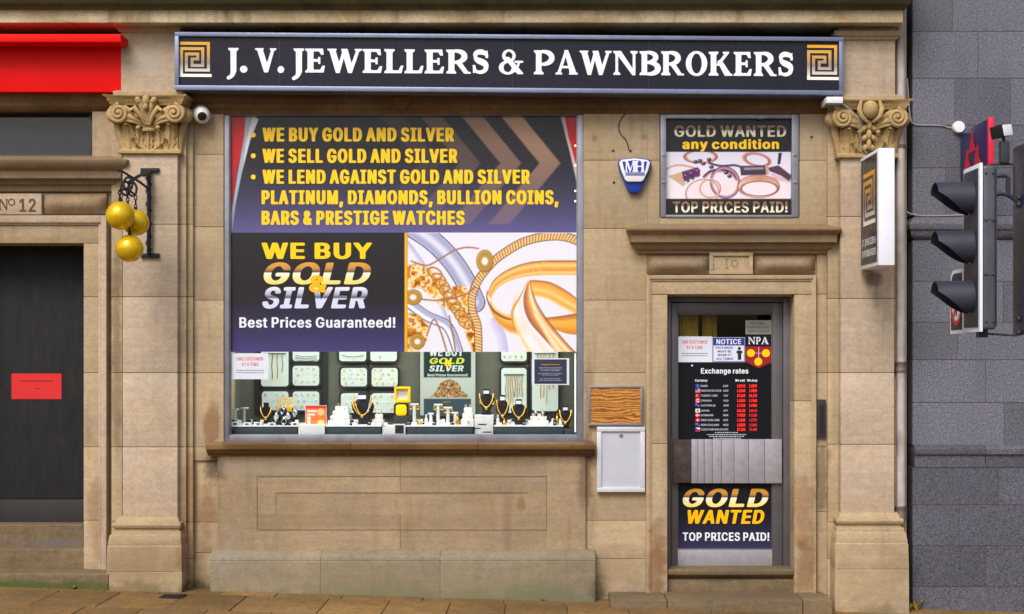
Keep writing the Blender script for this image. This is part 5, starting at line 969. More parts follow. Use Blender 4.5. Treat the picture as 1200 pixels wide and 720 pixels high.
# ================================================================== printed sheets: artwork laid into the print itself
class Art:
    def __init__(s, x0, x1, y0, y1, n=1.0, base=(230, 230, 240)):
        s.r = (x0, x1, y0, y1); s.nx = int((x1 - x0) * n) + 1; s.ny = int((y1 - y0) * n) + 1
        s.X, s.Y = np.meshgrid(np.linspace(x0, x1, s.nx), np.linspace(y0, y1, s.ny)); s.px = 1 / n
        s.C = np.ones((s.ny, s.nx, 3)) * np.array(base, float); s.rng = np.random.default_rng(5)
    def put(s, a, col):
        col = np.asarray(col, float); s.C = s.C * (1 - a[..., None]) + col * a[..., None]
    def soft(s, d, e=None): e = e or s.px * .8; return np.clip(.5 - d / (2 * e), 0, 1)      # d < 0 inside
    def rect(s, x0, x1, y0, y1, col): s.put(s.soft(np.maximum(np.maximum(x0 - s.X, s.X - x1), np.maximum(y0 - s.Y, s.Y - y1))), col)
    def sdpoly(s, pts):
        """signed distance to an outline, worked out only round the outline itself"""
        n = len(pts); sx = (s.r[1] - s.r[0]) / (s.nx - 1); sy = (s.r[3] - s.r[2]) / (s.ny - 1); m = 8
        i0 = max(0, int((min(q[0] for q in pts) - m - s.r[0]) / sx)); i1 = min(s.nx, int((max(q[0] for q in pts) + m - s.r[0]) / sx) + 2)
        j0 = max(0, int((min(q[1] for q in pts) - m - s.r[2]) / sy)); j1 = min(s.ny, int((max(q[1] for q in pts) + m - s.r[2]) / sy) + 2)
        full = np.full(s.X.shape, 1e9)
        if i1 <= i0 or j1 <= j0: return full
        X, Y = s.X[j0:j1, i0:i1], s.Y[j0:j1, i0:i1]
        d = np.full(X.shape, 1e9); ins = np.zeros(X.shape, bool)
        for i in range(n):
            (ax, ay), (bx, by) = pts[i], pts[(i + 1) % n]; ex, ey = bx - ax, by - ay; L = ex * ex + ey * ey or 1e-9
            t = np.clip(((X - ax) * ex + (Y - ay) * ey) / L, 0, 1); d = np.minimum(d, np.hypot(X - ax - t * ex, Y - ay - t * ey))
            if ay != by: ins ^= ((ay > Y) != (by > Y)) & (X < (bx - ax) * (Y - ay) / (by - ay) + ax)
        full[j0:j1, i0:i1] = np.where(ins, -d, d)
        return full
    def poly(s, pts, col, alpha=1.0, e=None): s.put(s.soft(s.sdpoly(pts), e) * alpha, col)
    def ell(s, cx, cy, rx, ry, rot=0.0):
        c, q = math.cos(rot), math.sin(rot); u = (s.X - cx) * c + (s.Y - cy) * q; v = -(s.X - cx) * q + (s.Y - cy) * c
        return (np.sqrt((u / rx) ** 2 + (v / ry) ** 2) - 1) * min(rx, ry), np.arctan2(v / ry, u / rx)
    def disc(s, cx, cy, r, col, ry=None, rot=0): s.put(s.soft(s.ell(cx, cy, r, ry or r, rot)[0]), col)
    def loop(s, cx, cy, rx, ry, wd, col, rot=0, a0=None, a1=None):
        d, a = s.ell(cx, cy, rx, ry, rot); m = s.soft(abs(d) - wd / 2)
        if a0 is not None: m = m * ((a - a0) % (2 * math.pi) < (a1 - a0))
        s.put(m, col)
    def curve(s, pts, wd, colfn, e=None):
        """a band along a smooth path; colfn(t along 0..1, u across -1..1) -> colour"""
        pts = np.array(pts, float); q = []
        n = len(pts)
        for i in range(n - 1):
            p0, p1, p2, p3 = pts[max(i - 1, 0)], pts[i], pts[i + 1], pts[min(i + 2, n - 1)]
            for t in np.linspace(0, 1, 14, endpoint=False): q.append(.5 * ((2 * p1) + (-p0 + p2) * t + (2 * p0 - 5 * p1 + 4 * p2 - p3) * t * t + (-p0 + 3 * p1 - 3 * p2 + p3) * t ** 3))
        q.append(pts[-1]); q = np.array(q); seg = np.hypot(*np.diff(q, axis=0).T); L = np.concatenate([[0], np.cumsum(seg)])
        bd = np.full(s.X.shape, 1e9); T = np.zeros(s.X.shape); Sg = np.zeros(s.X.shape)
        for i in range(len(q) - 1):
            (ax, ay), (bx, by) = q[i], q[i + 1]; ex, ey = bx - ax, by - ay; l2 = ex * ex + ey * ey or 1e-9
            t = np.clip(((s.X - ax) * ex + (s.Y - ay) * ey) / l2, 0, 1); dx, dy = s.X - ax - t * ex, s.Y - ay - t * ey; d = np.hypot(dx, dy)
            m = d < bd; bd = np.where(m, d, bd); T = np.where(m, (L[i] + t * seg[i]), T); Sg = np.where(m, np.sign(ex * dy - ey * dx), Sg)
        w_ = wd(T / L[-1]) if callable(wd) else wd
        m = s.soft(bd - w_ / 2, e); u = np.clip(Sg * bd / np.maximum(w_ / 2, 1e-6), -1, 1)
        col = np.stack([np.broadcast_to(c, s.X.shape) for c in colfn(T, u)], -1)
        s.C = s.C * (1 - m[..., None]) + col * m[..., None]
    def noise(s, sc, seed=0):
        r = np.random.default_rng(seed); h, w_ = int((s.r[3] - s.r[2]) / sc) + 3, int((s.r[1] - s.r[0]) / sc) + 3; g = r.random((h, w_))
        fx = (s.X - s.r[0]) / sc; fy = (s.Y - s.r[2]) / sc; ix, iy = fx.astype(int), fy.astype(int); tx, ty = fx - ix, fy - iy; tx = tx * tx * (3 - 2 * tx); ty = ty * ty * (3 - 2 * ty)
        return (g[iy, ix] * (1 - tx) + g[iy, ix + 1] * tx) * (1 - ty) + (g[iy + 1, ix] * (1 - tx) + g[iy + 1, ix + 1] * tx) * ty
    def sheet(s, name, Y, parent=None, fn=None, k=.95, mat=None, base=None):
        mb = MB(); f = fn or (lambda x, y, d: P(x, y, Y) + Vector((0, d, 0)))
        a = f(s.r[0], s.r[2], 0); b = f(s.r[1], s.r[2], 0); c = f(s.r[0], s.r[3], 0)
        a, b, c = map(np.array, (a, b, c)); U = (s.X - s.r[0]) / (s.r[1] - s.r[0]); V = (s.Y - s.r[2]) / (s.r[3] - s.r[2])
        pts = a + U[..., None] * (b - a) + V[..., None] * (c - a); mb.v = [tuple(p) for p in pts.reshape(-1, 3)]
        idx = np.arange(s.nx * s.ny).reshape(s.ny, s.nx)
        mb.f = [tuple(q) for q in np.stack([idx[1:, :-1], idx[1:, 1:], idx[:-1, 1:], idx[:-1, :-1]], -1).reshape(-1, 4).tolist()]
        c_ = np.clip(s.C / 255, 0, 1); l_ = np.where(c_ <= .04045, c_ / 12.92, ((c_ + .055) / 1.055) ** 2.4) * k
        mb.c = np.concatenate([l_.reshape(-1, 3), np.ones((l_.shape[0] * l_.shape[1], 1))], 1)
        return obj(name, mb, mat or M['print'], parent, base=base, smooth=0, normals=False)
def lettering(parent, Y, items, nm="lettering"):
    """items: (material, font, string, x0, x1, baseline, cap height[, shear])"""
    for it in items:
        mb = MB(); text(mb, *it[1:7], Y=Y, shear=it[7] if len(it) > 7 else 0)
        obj(nm, mb, it[0], parent, smooth=0, normals=False)

GOLDSTOPS = [(0, lin(226, 158, 40)), (.28, lin(196, 140, 62)), (.45, lin(84, 58, 34)), (.50, lin(245, 240, 222)), (.72, lin(246, 226, 150)), (1, lin(240, 214, 110))]
SILVSTOPS = [(0, lin(232, 234, 250)), (.30, lin(176, 178, 206)), (.47, lin(66, 66, 94)), (.55, lin(214, 216, 240)), (1, lin(206, 212, 250))]

# ================================================================== FASCIA SIGN
SLOPE = .0078
def PT(x, y, Y): return P(x, y + (x - 205) * SLOPE, Y)
fs = thing("fascia_sign", "long navy fascia sign with white serif shop name and gold key emblems at both ends", "shop sign", tuple(P(597, 108, -.2)))
def tbox(mb, x0, x1, y0, y1, Yf, dep):
    v = []
    for d in (0, dep):
        for (x, y) in ((x0, y1), (x1, y1), (x1, y0), (x0, y0)): v.append(PT(x, y, Yf) + Vector((0, d, 0)))
    mb.add(v, [(0, 1, 2, 3), (7, 6, 5, 4), (0, 4, 5, 1), (1, 5, 6, 2), (2, 6, 7, 3), (3, 7, 4, 0)])
mb = MB(); tbox(mb, 209, 984, 41, 102, -.21, .15); obj("sign_face", mb, M['navy'], fs)
mb = MB(); tbox(mb, 204.5, 988.5, 37.5, 42.5, -.235, .2); tbox(mb, 204.5, 988.5, 100, 105.5, -.235, .2); tbox(mb, 204.5, 209.5, 42.5, 100, -.235, .2); tbox(mb, 983.5, 988.5, 42.5, 100, -.235, .2)
obj("sign_frame", mb, M['alu_sign'], fs, bevel=.004)
mb = MB()
for x in (327, 600.5, 760): tbox(mb, x, x + .7, 42.5, 100, -.2125, .002)
obj("panel_seam", mb, M['signal_navy'], fs, smooth=0)
fsg = lambda x, y, d: PT(x, y, -.2135) + Vector((0, d, 0))
SIGNSTOPS = [(0, lin(244, 246, 252)), (.6, lin(238, 240, 250)), (.78, lin(206, 206, 216)), (1, lin(236, 238, 246))]
M['signwhite'] = paint("sign_white_print", lin(240, 242, 250), .35, 0, .05, 5)
for wd, a, b in (("J.", 265.5, 290), ("V.", 299, 333), ("JEWELLERS", 342, 572.5), ("&", 584.5, 613), ("PAWNBROKERS", 625.5, 929.5)):
    mb = MB(); base = 84 - 0 * a
    text(mb, 'serif', wd, a, b, 84.0, 28.2, fn=fsg); obj("lettering", mb, M['signwhite'], fs, smooth=0, normals=False)
KEY = [(95, 130), (495, 130), (495, 505), (185, 505), (185, 280), (345, 280), (345, 350), (265, 350), (265, 440), (415, 440), (415, 205), (115, 205), (115, 580), (540, 580)]
def key_strokes(mb, fn, ox, oy, sx, sy, wd=42):
    h = wd / 2
    for i, (p, q) in enumerate(zip(KEY, KEY[1:])):
        x0, x1 = sorted((p[0], q[0])); y0, y1 = sorted((p[1], q[1]))
        if p[1] == q[1]: x0 -= h if i else 0; x1 += h if i < len(KEY) - 2 else 0; y0 -= h; y1 += h
        else: x0 -= h; x1 += h; y0 += h; y1 -= h
        f = lambda x, y: (ox + x * sx, oy + y * sy)
        mb.poly([[f(x0, y0), f(x1, y0), f(x1, y1), f(x0, y1)]], fn=fn)
KEYSTOPS = [(0, lin(236, 172, 24)), (.3, lin(206, 160, 76)), (.6, lin(148, 130, 110)), (.8, lin(206, 196, 186)), (1, lin(250, 246, 240))]
for ox, oy in ((203, 40), (938, 43.6 - (938 - 203) * SLOPE)):
    mb = MB(); sx = 1 / 12
    key_strokes(mb, fsg, ox, oy, sx, sx)
    yy = (ox - 205) * SLOPE
    obj("key_emblem", mb, ramp_mat("key_emblem_print", oy + 9 + yy, oy + 50 + yy, KEYSTOPS, -.2135), fs, smooth=0, normals=False)

# ================================================================== RED FASCIA of the neighbour
rf = thing("red_fascia", "plain bright red fascia board with a projecting top lip above No 12", "shop sign", tuple(P(70, 108, -.1)))
mb = MB(); mb.pbox(-380, 142.5, 52, 108, -.14, .2); obj("fascia_face", mb, M['red'], rf, bevel=.004)
mb = MB(); mb.pbox(-380, 141.5, 40, 49.5, -.32, .36); obj("lip", mb, M['red'], rf, bevel=.006)
mb = MB(); mb.pbox(-380, 140, 49.8, 53, -.20, .1); obj("lip_bracket", mb, M['red'], rf, bevel=.003)

# ================================================================== POSTERS on the glass
YP = .062
po = thing("window_poster", "large purple and black vinyl poster with gold jewellery filling the top of the display window", "poster", tuple(P(472, 412, YP)))
A = Art(268.5, 677, 134.5, 412.5, 1.5)
v = np.clip((A.Y - 134) / (273 - 134), 0, 1)[..., None]
A.C = np.array([28, 26, 34]) * (1 - v) + np.array([104, 98, 158]) * v
vv = np.clip((v - .35) / .65, 0, 1) ** 1.3; A.C = np.array([30, 28, 38]) * (1 - vv) + np.array([94, 89, 146]) * vv
for off, al in ((0, .95), (-46, .75), (-94, .42), (-140, .2)):
    pts = [(585, 134), (610, 134), (657, 191.5), (597, 263), (572, 263), (632, 191.5)]
    pts = [(x + off, y) for x, y in pts]; m = A.soft(A.sdpoly(pts), 1.2)
    g = np.clip((263 - A.Y) / 130 * .75 + .3, 0, 1) * np.clip((A.X - (330 + .3 * off)) / 150, 0, 1)
    A.put(m * al * g, (192, 148, 118))
A.poly([(268, 134), (291, 134), (286, 160), (278, 200), (272, 240), (268, 262)], (196, 18, 30))
A.poly([(288, 134), (300, 137), (303, 140), (293, 165), (283, 205), (276, 240), (272, 275), (270, 300), (268.5, 262), (273, 238), (279, 200), (286, 160)], (170, 176, 188))
A.poly([(296, 137), (303, 140), (293, 165), (285, 195), (288, 168)], (220, 224, 232))
A.poly([(660, 136), (677, 136), (677, 200), (669, 178), (663, 152)], (190, 18, 32)); A.poly([(657, 137), (662, 137), (666, 160), (676, 196), (676, 215), (668, 180)], (196, 176, 178))
m = (A.Y > 273) & (A.X < 475); v = np.clip((A.Y - 345) / 67, 0, 1)[..., None]
A.C = np.where(m[..., None], np.array([27, 26, 36]) * (1 - v) + np.array([72, 66, 122]) * v, A.C)
m = (A.Y > 273) & (A.X >= 477.5); A.C = np.where(m[..., None], np.array([232, 232, 244]), A.C)
keep = A.C.copy()
def q(x, y): return (470 + x / 4.964, 270 + y / 4.964)
def qs(*p): return [q(x, y) for x, y in p]
W4 = 1 / 4.964
# pale silver bangles at the back
A.curve(qs((60, -20), (180, 60), (290, 170), (370, 290), (430, 420)), 120 * W4, lambda T, u: [np.where(abs(u) > .9, 60, 196 + 30 * np.cos(u * 5)), np.where(abs(u) > .9, 60, 198 + 30 * np.cos(u * 5)), np.where(abs(u) > .9, 90, 226 + 20 * np.cos(u * 5))])
A.curve(qs((20, 60), (110, 180), (190, 330), (260, 520)), 34 * W4, lambda T, u: [205 + 30 * u, 207 + 30 * u, 232 + 15 * u])
A.curve(qs((40, 420), (150, 500), (270, 560), (330, 700)), 60 * W4, lambda T, u: [np.where(abs(u) > .8, 90, 205 + 40 * np.sin(u * 4)), np.where(abs(u) > .8, 92, 208 + 40 * np.sin(u * 4)), np.where(abs(u) > .8, 120, 232 + 20 * np.sin(u * 4))])
A.curve(qs((540, 540), (580, 620), (600, 740)), 60 * W4, lambda T, u: [208 + 20 * u, 206 + 20 * u, 240 + 8 * u])
# gold lumps
nz = A.noise(6, 2) * .68 + A.noise(2.4, 3) * .32
for pts in (qs((30, 200), (110, 190), (180, 240), (240, 300), (270, 380), (330, 440), (300, 470), (230, 440), (120, 340), (30, 330)), qs((300, 330), (370, 320), (410, 400), (400, 520), (450, 560), (470, 720), (420, 720), (330, 480)), qs((30, 480), (100, 490), (160, 560), (150, 640), (90, 720), (30, 720))):
    mm = A.soft(A.sdpoly(pts), 1.2)
    cc = np.stack([np.interp(nz, [.25, .4, .5, .6, .75], c) for c in ([150, 226, 244, 250, 200], [84, 150, 190, 244, 128], [20, 40, 90, 226, 40])], -1)
    A.C = A.C * (1 - mm[..., None]) + cc * mm[..., None]
for i in range(9):
    x, y = 190 + i * 22, 250 + i * 36; A.loop(*q(x + 8, y), 40 * W4, 26 * W4, 9 * W4, (222, 160, 70), .6); A.loop(*q(x + 8, y), 45 * W4, 31 * W4, 3 * W4, (130, 80, 40), .6)
tw = lambda per: (lambda T, u: [(lambda z: 216 + 30 * z)(np.sin((T + u * 1.3) / per * 6.283)), 172 + 46 * np.sin((T + u * 1.3) / per * 6.283), 104 + 70 * np.sin((T + u * 1.3) / per * 6.283)])
A.curve(qs((1040, 66), (940, 36), (820, 40), (700, 74), (590, 140), (520, 200), (450, 290), (415, 380), (415, 470), (445, 560), (450, 720)), lambda t: (52 - 6 * t) * W4, lambda T, u: [80 + 0 * T, 56, 40])
A.curve(qs((1040, 66), (940, 36), (820, 40), (700, 74), (590, 140), (520, 200), (450, 290), (415, 380), (415, 470), (445, 560), (450, 720)), lambda t: (44 - 6 * t) * W4, tw(3.6))
for p in (qs((60, 180), (150, 205), (230, 165), (310, 118), (380, 100), (450, 106)), qs((110, 400), (200, 408), (300, 395), (380, 370), (430, 330)), qs((150, 610), (190, 520), (230, 590), (270, 720)), qs((280, 500), (300, 600), (320, 720))):
    A.curve(p, 9 * W4, lambda T, u: [158 + 60 * np.sin(T * 3.2), 104 + 56 * np.sin(T * 3.2), 86 + 50 * np.sin(T * 3.2)])
for x, y, r, ry in ((487, 180, 50, 66), (70, 390, 52, 46), (95, 648, 46, 46)):
    A.disc(*q(x, y), r * W4, (150, 112, 46), ry * W4); A.disc(*q(x - 3, y - 3), r * .9 * W4, (196, 152, 74), ry * .9 * W4); A.disc(*q(x, y), r * .36 * W4, (240, 236, 236), ry * .34 * W4); A.loop(*q(x, y), r * .62 * W4, ry * .62 * W4, 1, (160, 120, 56))
# big gold rings
def band(pa, pb, cols, n=40):
    """a ribbon between two edges, coloured across"""
    def cr(pts):
        pts = np.array(pts, float); o = []
        for i in range(len(pts) - 1):
            p0, p1, p2, p3 = pts[max(i - 1, 0)], pts[i], pts[i + 1], pts[min(i + 2, len(pts) - 1)]
            for t in np.linspace(0, 1, 12, endpoint=False): o.append(.5 * ((2 * p1) + (-p0 + p2) * t + (2 * p0 - 5 * p1 + 4 * p2 - p3) * t * t + (-p0 + 3 * p1 - 3 * p2 + p3) * t ** 3))
        o.append(pts[-1]); return np.array(o)
    a, b = cr(qs(*pa)), cr(qs(*pb)); a = a[np.linspace(0, len(a) - 1, n).astype(int)]; b = b[np.linspace(0, len(b) - 1, n).astype(int)]
    K_ = len(cols) - 1; nn = K_ * 4
    for j in range(nn):
        t0, t1 = j / nn, (j + 1) / nn; f = (j + .5) / nn * K_; i0 = min(int(f), K_ - 1); cc = np.array(cols[i0]) * (1 - (f - i0)) + np.array(cols[i0 + 1]) * (f - i0)
        A.poly([tuple(p) for p in a * (1 - t0) + b * t0] + [tuple(p) for p in (a * (1 - t1) + b * t1)[::-1]], cc, e=.45)
OR, DK, LT, WH, RB = (236, 160, 40), (130, 66, 22), (252, 206, 112), (246, 240, 240), (170, 78, 28)
band(((505, 370), (540, 290), (640, 220), (790, 180), (1040, 176)), ((520, 400), (570, 330), (660, 285), (800, 262), (1040, 262)), [DK, OR, LT, OR, (226, 140, 30), LT, OR])
band(((520, 390), (540, 440), (590, 480), (660, 500), (700, 510)), ((520, 470), (560, 540), (620, 590), (690, 610), (740, 612)), [LT, (250, 200, 110), OR, (214, 128, 40), LT])
band(((505, 350), (505, 400), (540, 460), (600, 500), (650, 515)), ((500, 355), (498, 405), (530, 470), (590, 512), (650, 527)), [DK, RB])
band(((745, 290), (860, 300), (960, 350), (1040, 410)), ((760, 380), (850, 400), (940, 450), (1040, 500)), [RB, OR, (240, 170, 60), LT, OR, LT])
band(((830, 510), (920, 500), (1040, 480)), ((880, 570), (960, 600), (1040, 610)), [RB, (240, 180, 60), OR, (200, 120, 40)])
band(((745, 285), (660, 400), (650, 520), (700, 640), (760, 740)), ((745, 300), (700, 400), (740, 540), (830, 640), (900, 740)), [LT, WH, WH, (244, 226, 210), WH])
band(((742, 290), (690, 380), (640, 470), (650, 560)), ((738, 300), (690, 400), (652, 480), (662, 570)), [OR, (200, 130, 60)])
band(((742, 300), (712, 400), (740, 520), (840, 640), (930, 740)), ((748, 300), (790, 420), (860, 530), (960, 650), (1040, 735)), [DK, (178, 84, 40), (214, 130, 40), (240, 190, 70), WH, (226, 150, 60), DK])
band(((770, 490), (830, 600), (900, 720)), ((790, 480), (860, 580), (960, 720)), [(240, 200, 90), WH, (240, 200, 80)])
m = (A.Y > 273.5) & (A.X >= 477.5); A.C = np.where(m[..., None], A.C, keep)
A.rect(474, 477.5, 273, 413, (250, 178, 10))
A.sheet("printed_vinyl", YP, po)
YT = YP - .0012
mb = MB()
for y in (158.4, 182.8, 207.6): mb.poly([[(296.8 + 2.9 * math.cos(a), y + 2.9 * math.sin(a)) for a in [i * math.pi / 9 for i in range(18)]]], Y=YT)
obj("bullet_points", mb, M['yellow'], po, smooth=0, normals=False)
lettering(po, YT, [(M['yellow'], 'black', "WE BUY GOLD AND SILVER", 307.5, 532, 166, 16.2), (M['yellow'], 'black', "WE SELL GOLD AND SILVER", 307.5, 536, 191, 16.4),
    (M['yellow'], 'black', "WE LEND AGAINST GOLD AND SILVER", 307.5, 621, 215.5, 16.4), (M['yellow'], 'black', "PLATINUM, DIAMONDS, BULLION COINS,", 306.5, 654.5, 239.6, 16.4),
    (M['yellow'], 'black', "BARS & PRESTIGE WATCHES", 306.5, 544.5, 263.6, 16.4), (M['yellow'], 'heavy', "WE BUY", 306.5, 436, 303.6, 19),
    (ramp_mat("gold_letter_print", 307, 333.5, GOLDSTOPS, YT), 'heavy', "GOLD", 306, 437.5, 333.4, 25.6, .26), (ramp_mat("silver_letter_print", 337, 362, SILVSTOPS, YT), 'heavy', "SILVER", 306, 433, 361.6, 25, .22),
    (M['white'], 'bold', "Best Prices Guaranteed!", 280.4, 463.4, 384.2, 12.2)])
lettering(po, YT - .001, [(M['orange'], 'heavy', "&", 362, 383.5, 343, 20)])

# poster in the small window
YQ = .045
p2 = thing("gold_wanted_poster", "poster of worn rings reading gold wanted any condition, in the small window over the door", "poster", tuple(P(854, 251, YQ)))
A = Art(780.2, 928.3, 138.6, 251, 1.6, (232, 230, 244))
g = np.clip((A.Y - 178) / 55, 0, 1)[..., None]; A.C = np.array([222, 220, 240]) * (1 - g) + np.array([240, 228, 236]) * g
W5 = 1 / 7.5
def q5(x, y): return (775 + x * W5, 170 + y * W5)
def e5(x, y, rx, ry, wd, col, rot=0): A.loop(*q5(x, y), rx * W5, ry * W5, wd * W5, col, rot)
PK, PD, PL, BK = (208, 142, 124), (112, 66, 62), (228, 190, 182), (46, 32, 54)
def band5(pa, wd, f): A.curve([q5(*p) for p in pa], wd * W5, f)
A.poly([q5(*p) for p in ((660, 280), (1030, 270), (1060, 460), (680, 470))], (246, 216, 214), .6, 6); A.poly([q5(*p) for p in ((250, 330), (660, 330), (600, 470), (250, 480))], (248, 214, 212), .5, 6)
e5(345, 105, 135, 52, 12, PK); e5(345, 105, 143, 58, 4, PD)
e5(840, 130, 115, 55, 16, PK, .2); e5(845, 132, 106, 46, 4, PD, .2)
band5(((40, 270), (50, 215), (140, 182), (250, 195), (320, 220)), 20, lambda T, u: [210 + 30 * u, 170 + 40 * u, 150 + 40 * u])
A.poly([q5(*p) for p in ((60, 275), (190, 232), (200, 370))], (206, 166, 140)); A.poly([q5(*p) for p in ((180, 236), (320, 195), (345, 270), (205, 348))], (84, 72, 92))
for i in range(3): A.disc(*q5(215 + i * 50, 275 - i * 20), 26 * W5, (96, 22, 96), 32 * W5); A.disc(*q5(210 + i * 50, 266 - i * 20), 8 * W5, (190, 120, 190))
for i in range(4): A.disc(*q5(215 + i * 45, 330 - i * 18), 12 * W5, (226, 226, 240))
band5(((380, 280), (440, 235), (540, 225), (620, 250), (660, 300)), 30, lambda T, u: [np.where(u > .1, 190, 60), np.where(u > .1, 130, 44), np.where(u > .1, 140, 66)])
e5(560, 330, 118, 130, 22, (184, 136, 160), -.3); e5(560, 330, 128, 140, 6, BK, -.3)
band5(((420, 160), (520, 185), (640, 180), (700, 195)), 18, lambda T, u: [70 + 40 * u, 50 + 30 * u, 80 + 30 * u])
for x, y in ((300, 150), (370, 165), (420, 130), (440, 195), (340, 140), (570, 245), (600, 275)): A.disc(*q5(x, y), 20 * W5, BK, 16 * W5); A.disc(*q5(x - 6, y - 5), 6 * W5, (200, 160, 170))
e5(430, 385, 92, 80, 14, PK); e5(430, 385, 102, 88, 5, (236, 236, 246)); e5(360, 420, 140, 110, 12, PL, -.2); e5(360, 420, 148, 116, 3, PD, -.2)
A.poly([q5(*p) for p in ((690, 185), (910, 180), (925, 262), (700, 268))], (64, 52, 72)); A.poly([q5(*p) for p in ((725, 200), (895, 195), (900, 215), (728, 222))], (150, 140, 160)); A.poly([q5(*p) for p in ((910, 180), (940, 190), (945, 262), (925, 262))], (206, 150, 140))
A.poly([q5(*p) for p in ((1030, 70), (1060, 70), (1045, 170), (1020, 170))], (50, 38, 56)); A.poly([q5(*p) for p in ((940, 200), (1030, 180), (1145, 270), (1125, 325), (1050, 270), (950, 230))], (78, 56, 72)); A.poly([q5(*p) for p in ((950, 240), (1060, 280), (1130, 330), (1000, 310))], (206, 170, 190), .8, 1.5)
d, a = A.ell(*q5(855, 365), 182 * W5, 100 * W5); m = A.soft(d); di, _ = A.ell(*q5(862, 385), 160 * W5, 62 * W5)
cc = np.stack([np.interp(a, [-3.1, -1.5, 0, 1.5, 3.1], c) for c in ([236, 198, 226, 232, 236], [196, 140, 170, 176, 196], [180, 116, 150, 160, 180])], -1)
A.C = A.C * (1 - m[..., None]) + cc * m[..., None]; mi_ = A.soft(di); A.put(mi_, (238, 226, 236)); A.loop(*q5(862, 385), 162 * W5, 64 * W5, 6 * W5, PD); A.loop(*q5(855, 365), 182 * W5, 100 * W5, 3 * W5, PD)
A.rect(779, 930, 138, 178.2, (24, 24, 32)); A.rect(779, 930, 233.2, 252, (26, 26, 34))
A.sheet("printed_vinyl", YQ, p2)
YT = YQ - .0012
PALEGOLD = [(0, lin(160, 112, 62)), (.35, lin(120, 88, 58)), (.5, lin(226, 218, 196)), (.75, lin(240, 236, 206)), (1, lin(214, 196, 134))]
lettering(p2, YT, [(ramp_mat("pale_gold_print", 147, 161, PALEGOLD, YT), 'bold', "GOLD WANTED", 790.3, 921.3, 160.6, 13.2), (M['yellow'], 'heavy', "any condition", 799.5, 913, 174.8, 11.2),
    (ramp_mat("pale_gold_print", 236, 250, PALEGOLD, YT), 'bold', "TOP PRICES PAID!", 788.5, 923, 249.3, 12.8)])

# ================================================================== NOTICES on the door
YN = YD + .017
xr = thing("exchange_rate_board", "black exchange rates board with flags and red figures behind the door glass", "rates board", tuple(P(850, 514, YN)))
A = Art(793.5, 905.3, 424.5, 514.8, 2.2, (20, 21, 28)); A.rect(790, 910, 424, 426, (34, 40, 46))
def q8(x, y): return (785 + x / 7.576, 425 + y / 7.576)
rows = [208, 250, 294, 338, 381, 427, 468, 511, 554, 594]
fl = [('#', (20, 50, 150)), ('us',), ('tr',), ('ca',), ('au',), ('jp',), ('dk',), ('ch',), ('nz',), ('cz',)]
for yy, f in zip(rows, fl):
    x0, y0 = q8(226, yy - 17); x1, y1 = q8(268, yy + 17); k = f[0]; cx_, cy_ = (x0 + x1) / 2, (y0 + y1) / 2
    base = {'#': (24, 60, 170), 'us': (226, 210, 220), 'tr': (206, 20, 36), 'ca': (232, 224, 226), 'au': (20, 40, 150), 'jp': (236, 236, 240), 'dk': (200, 24, 44), 'ch': (208, 22, 36), 'nz': (20, 36, 140), 'cz': (232, 232, 240)}[k]
    A.rect(x0, x1, y0, y1, base)
    if k == 'us': A.rect(x0, cx_, y0, cy_, (60, 60, 140)); A.rect(cx_, x1, y0 + 1, y0 + 2, (210, 40, 60)); A.rect(x0, x1, y1 - 1.4, y1 - .4, (210, 60, 80))
    if k == 'tr': A.disc(cx_ - .6, cy_, 1.3, (240, 230, 230)); A.disc(cx_ - .1, cy_, 1.0, (206, 20, 36))
    if k == 'ca': A.rect(x0, x0 + 1.3, y0, y1, (210, 30, 50)); A.rect(x1 - 1.3, x1, y0, y1, (210, 30, 50)); A.disc(cx_, cy_, .9, (210, 30, 50))
    if k in ('au', 'nz'): A.rect(x0, cx_, y0, cy_, (150, 110, 160)); A.disc(x1 - 1.4, cy_ + .6, .5, (230, 230, 240))
    if k == 'jp': A.disc(cx_, cy_, 1.2, (206, 26, 46))
    if k == 'dk': A.rect(x0 + 1.6, x0 + 2.5, y0, y1, (240, 236, 240)); A.rect(x0, x1, cy_ - .45, cy_ + .45, (240, 236, 240))
    if k == 'ch': A.rect(cx_ - .5, cx_ + .5, cy_ - 1.4, cy_ + 1.4, (240, 236, 240)); A.rect(cx_ - 1.4, cx_ + 1.4, cy_ - .5, cy_ + .5, (240, 236, 240))
    if k == 'cz': A.rect(x0, x1, cy_, y1, (210, 30, 50)); A.poly([(x0, y0), (cx_, cy_), (x0, y1)], (30, 50, 140))
    if k == '#': A.loop(cx_, cy_, 1.2, 1.2, .4, (200, 180, 60))
A.sheet("rates_panel", YN, xr)
YT = YN - .0012; wp = M['white']; dim = paint("dim_white_print", lin(176, 182, 196), .5)
lettering(xr, YT, [(wp, 'bold', "Exchange rates", 821.4, 877, 438, 6.2), (wp, 'bold', "Currency", 814.4, 829, 447.4, 2.8), (wp, 'bold', "We sell", 861.5, 873, 447.4, 2.8), (wp, 'bold', "We buy", 875.5, 887.5, 447.4, 2.8)])
led_r = emit("red_led_figures", (1, .012, .008, 1), 1.1); led_d = emit("dim_red_led_figures", (.85, .01, .02, 1), .35)
names = ["EURO", "UNITED STATES", "TURKEY LIRA", "CANADA", "AUSTRALIA", "JAPAN", "DENMARK", "SWITZERLAND", "NEW ZEALAND", "CZECH REPUBLIC"]; codes = ["EUR", "USD", "TRY", "CAD", "AUD", "JPY", "DKK", "CHF", "NZD", "CZK"]
sell = ["1.0712", "1.2140", "19.310", "1.5420", "1.7210", "144.20", "7.9510", "1.1130", "1.8220", "27.150"]; buy = ["1.2390", "1.3850", "24.170", "1.7460", "1.9550", "168.40", "9.1200", "1.2790", "2.0640", "31.480"]
mb = MB(); mr = MB(); md = MB()
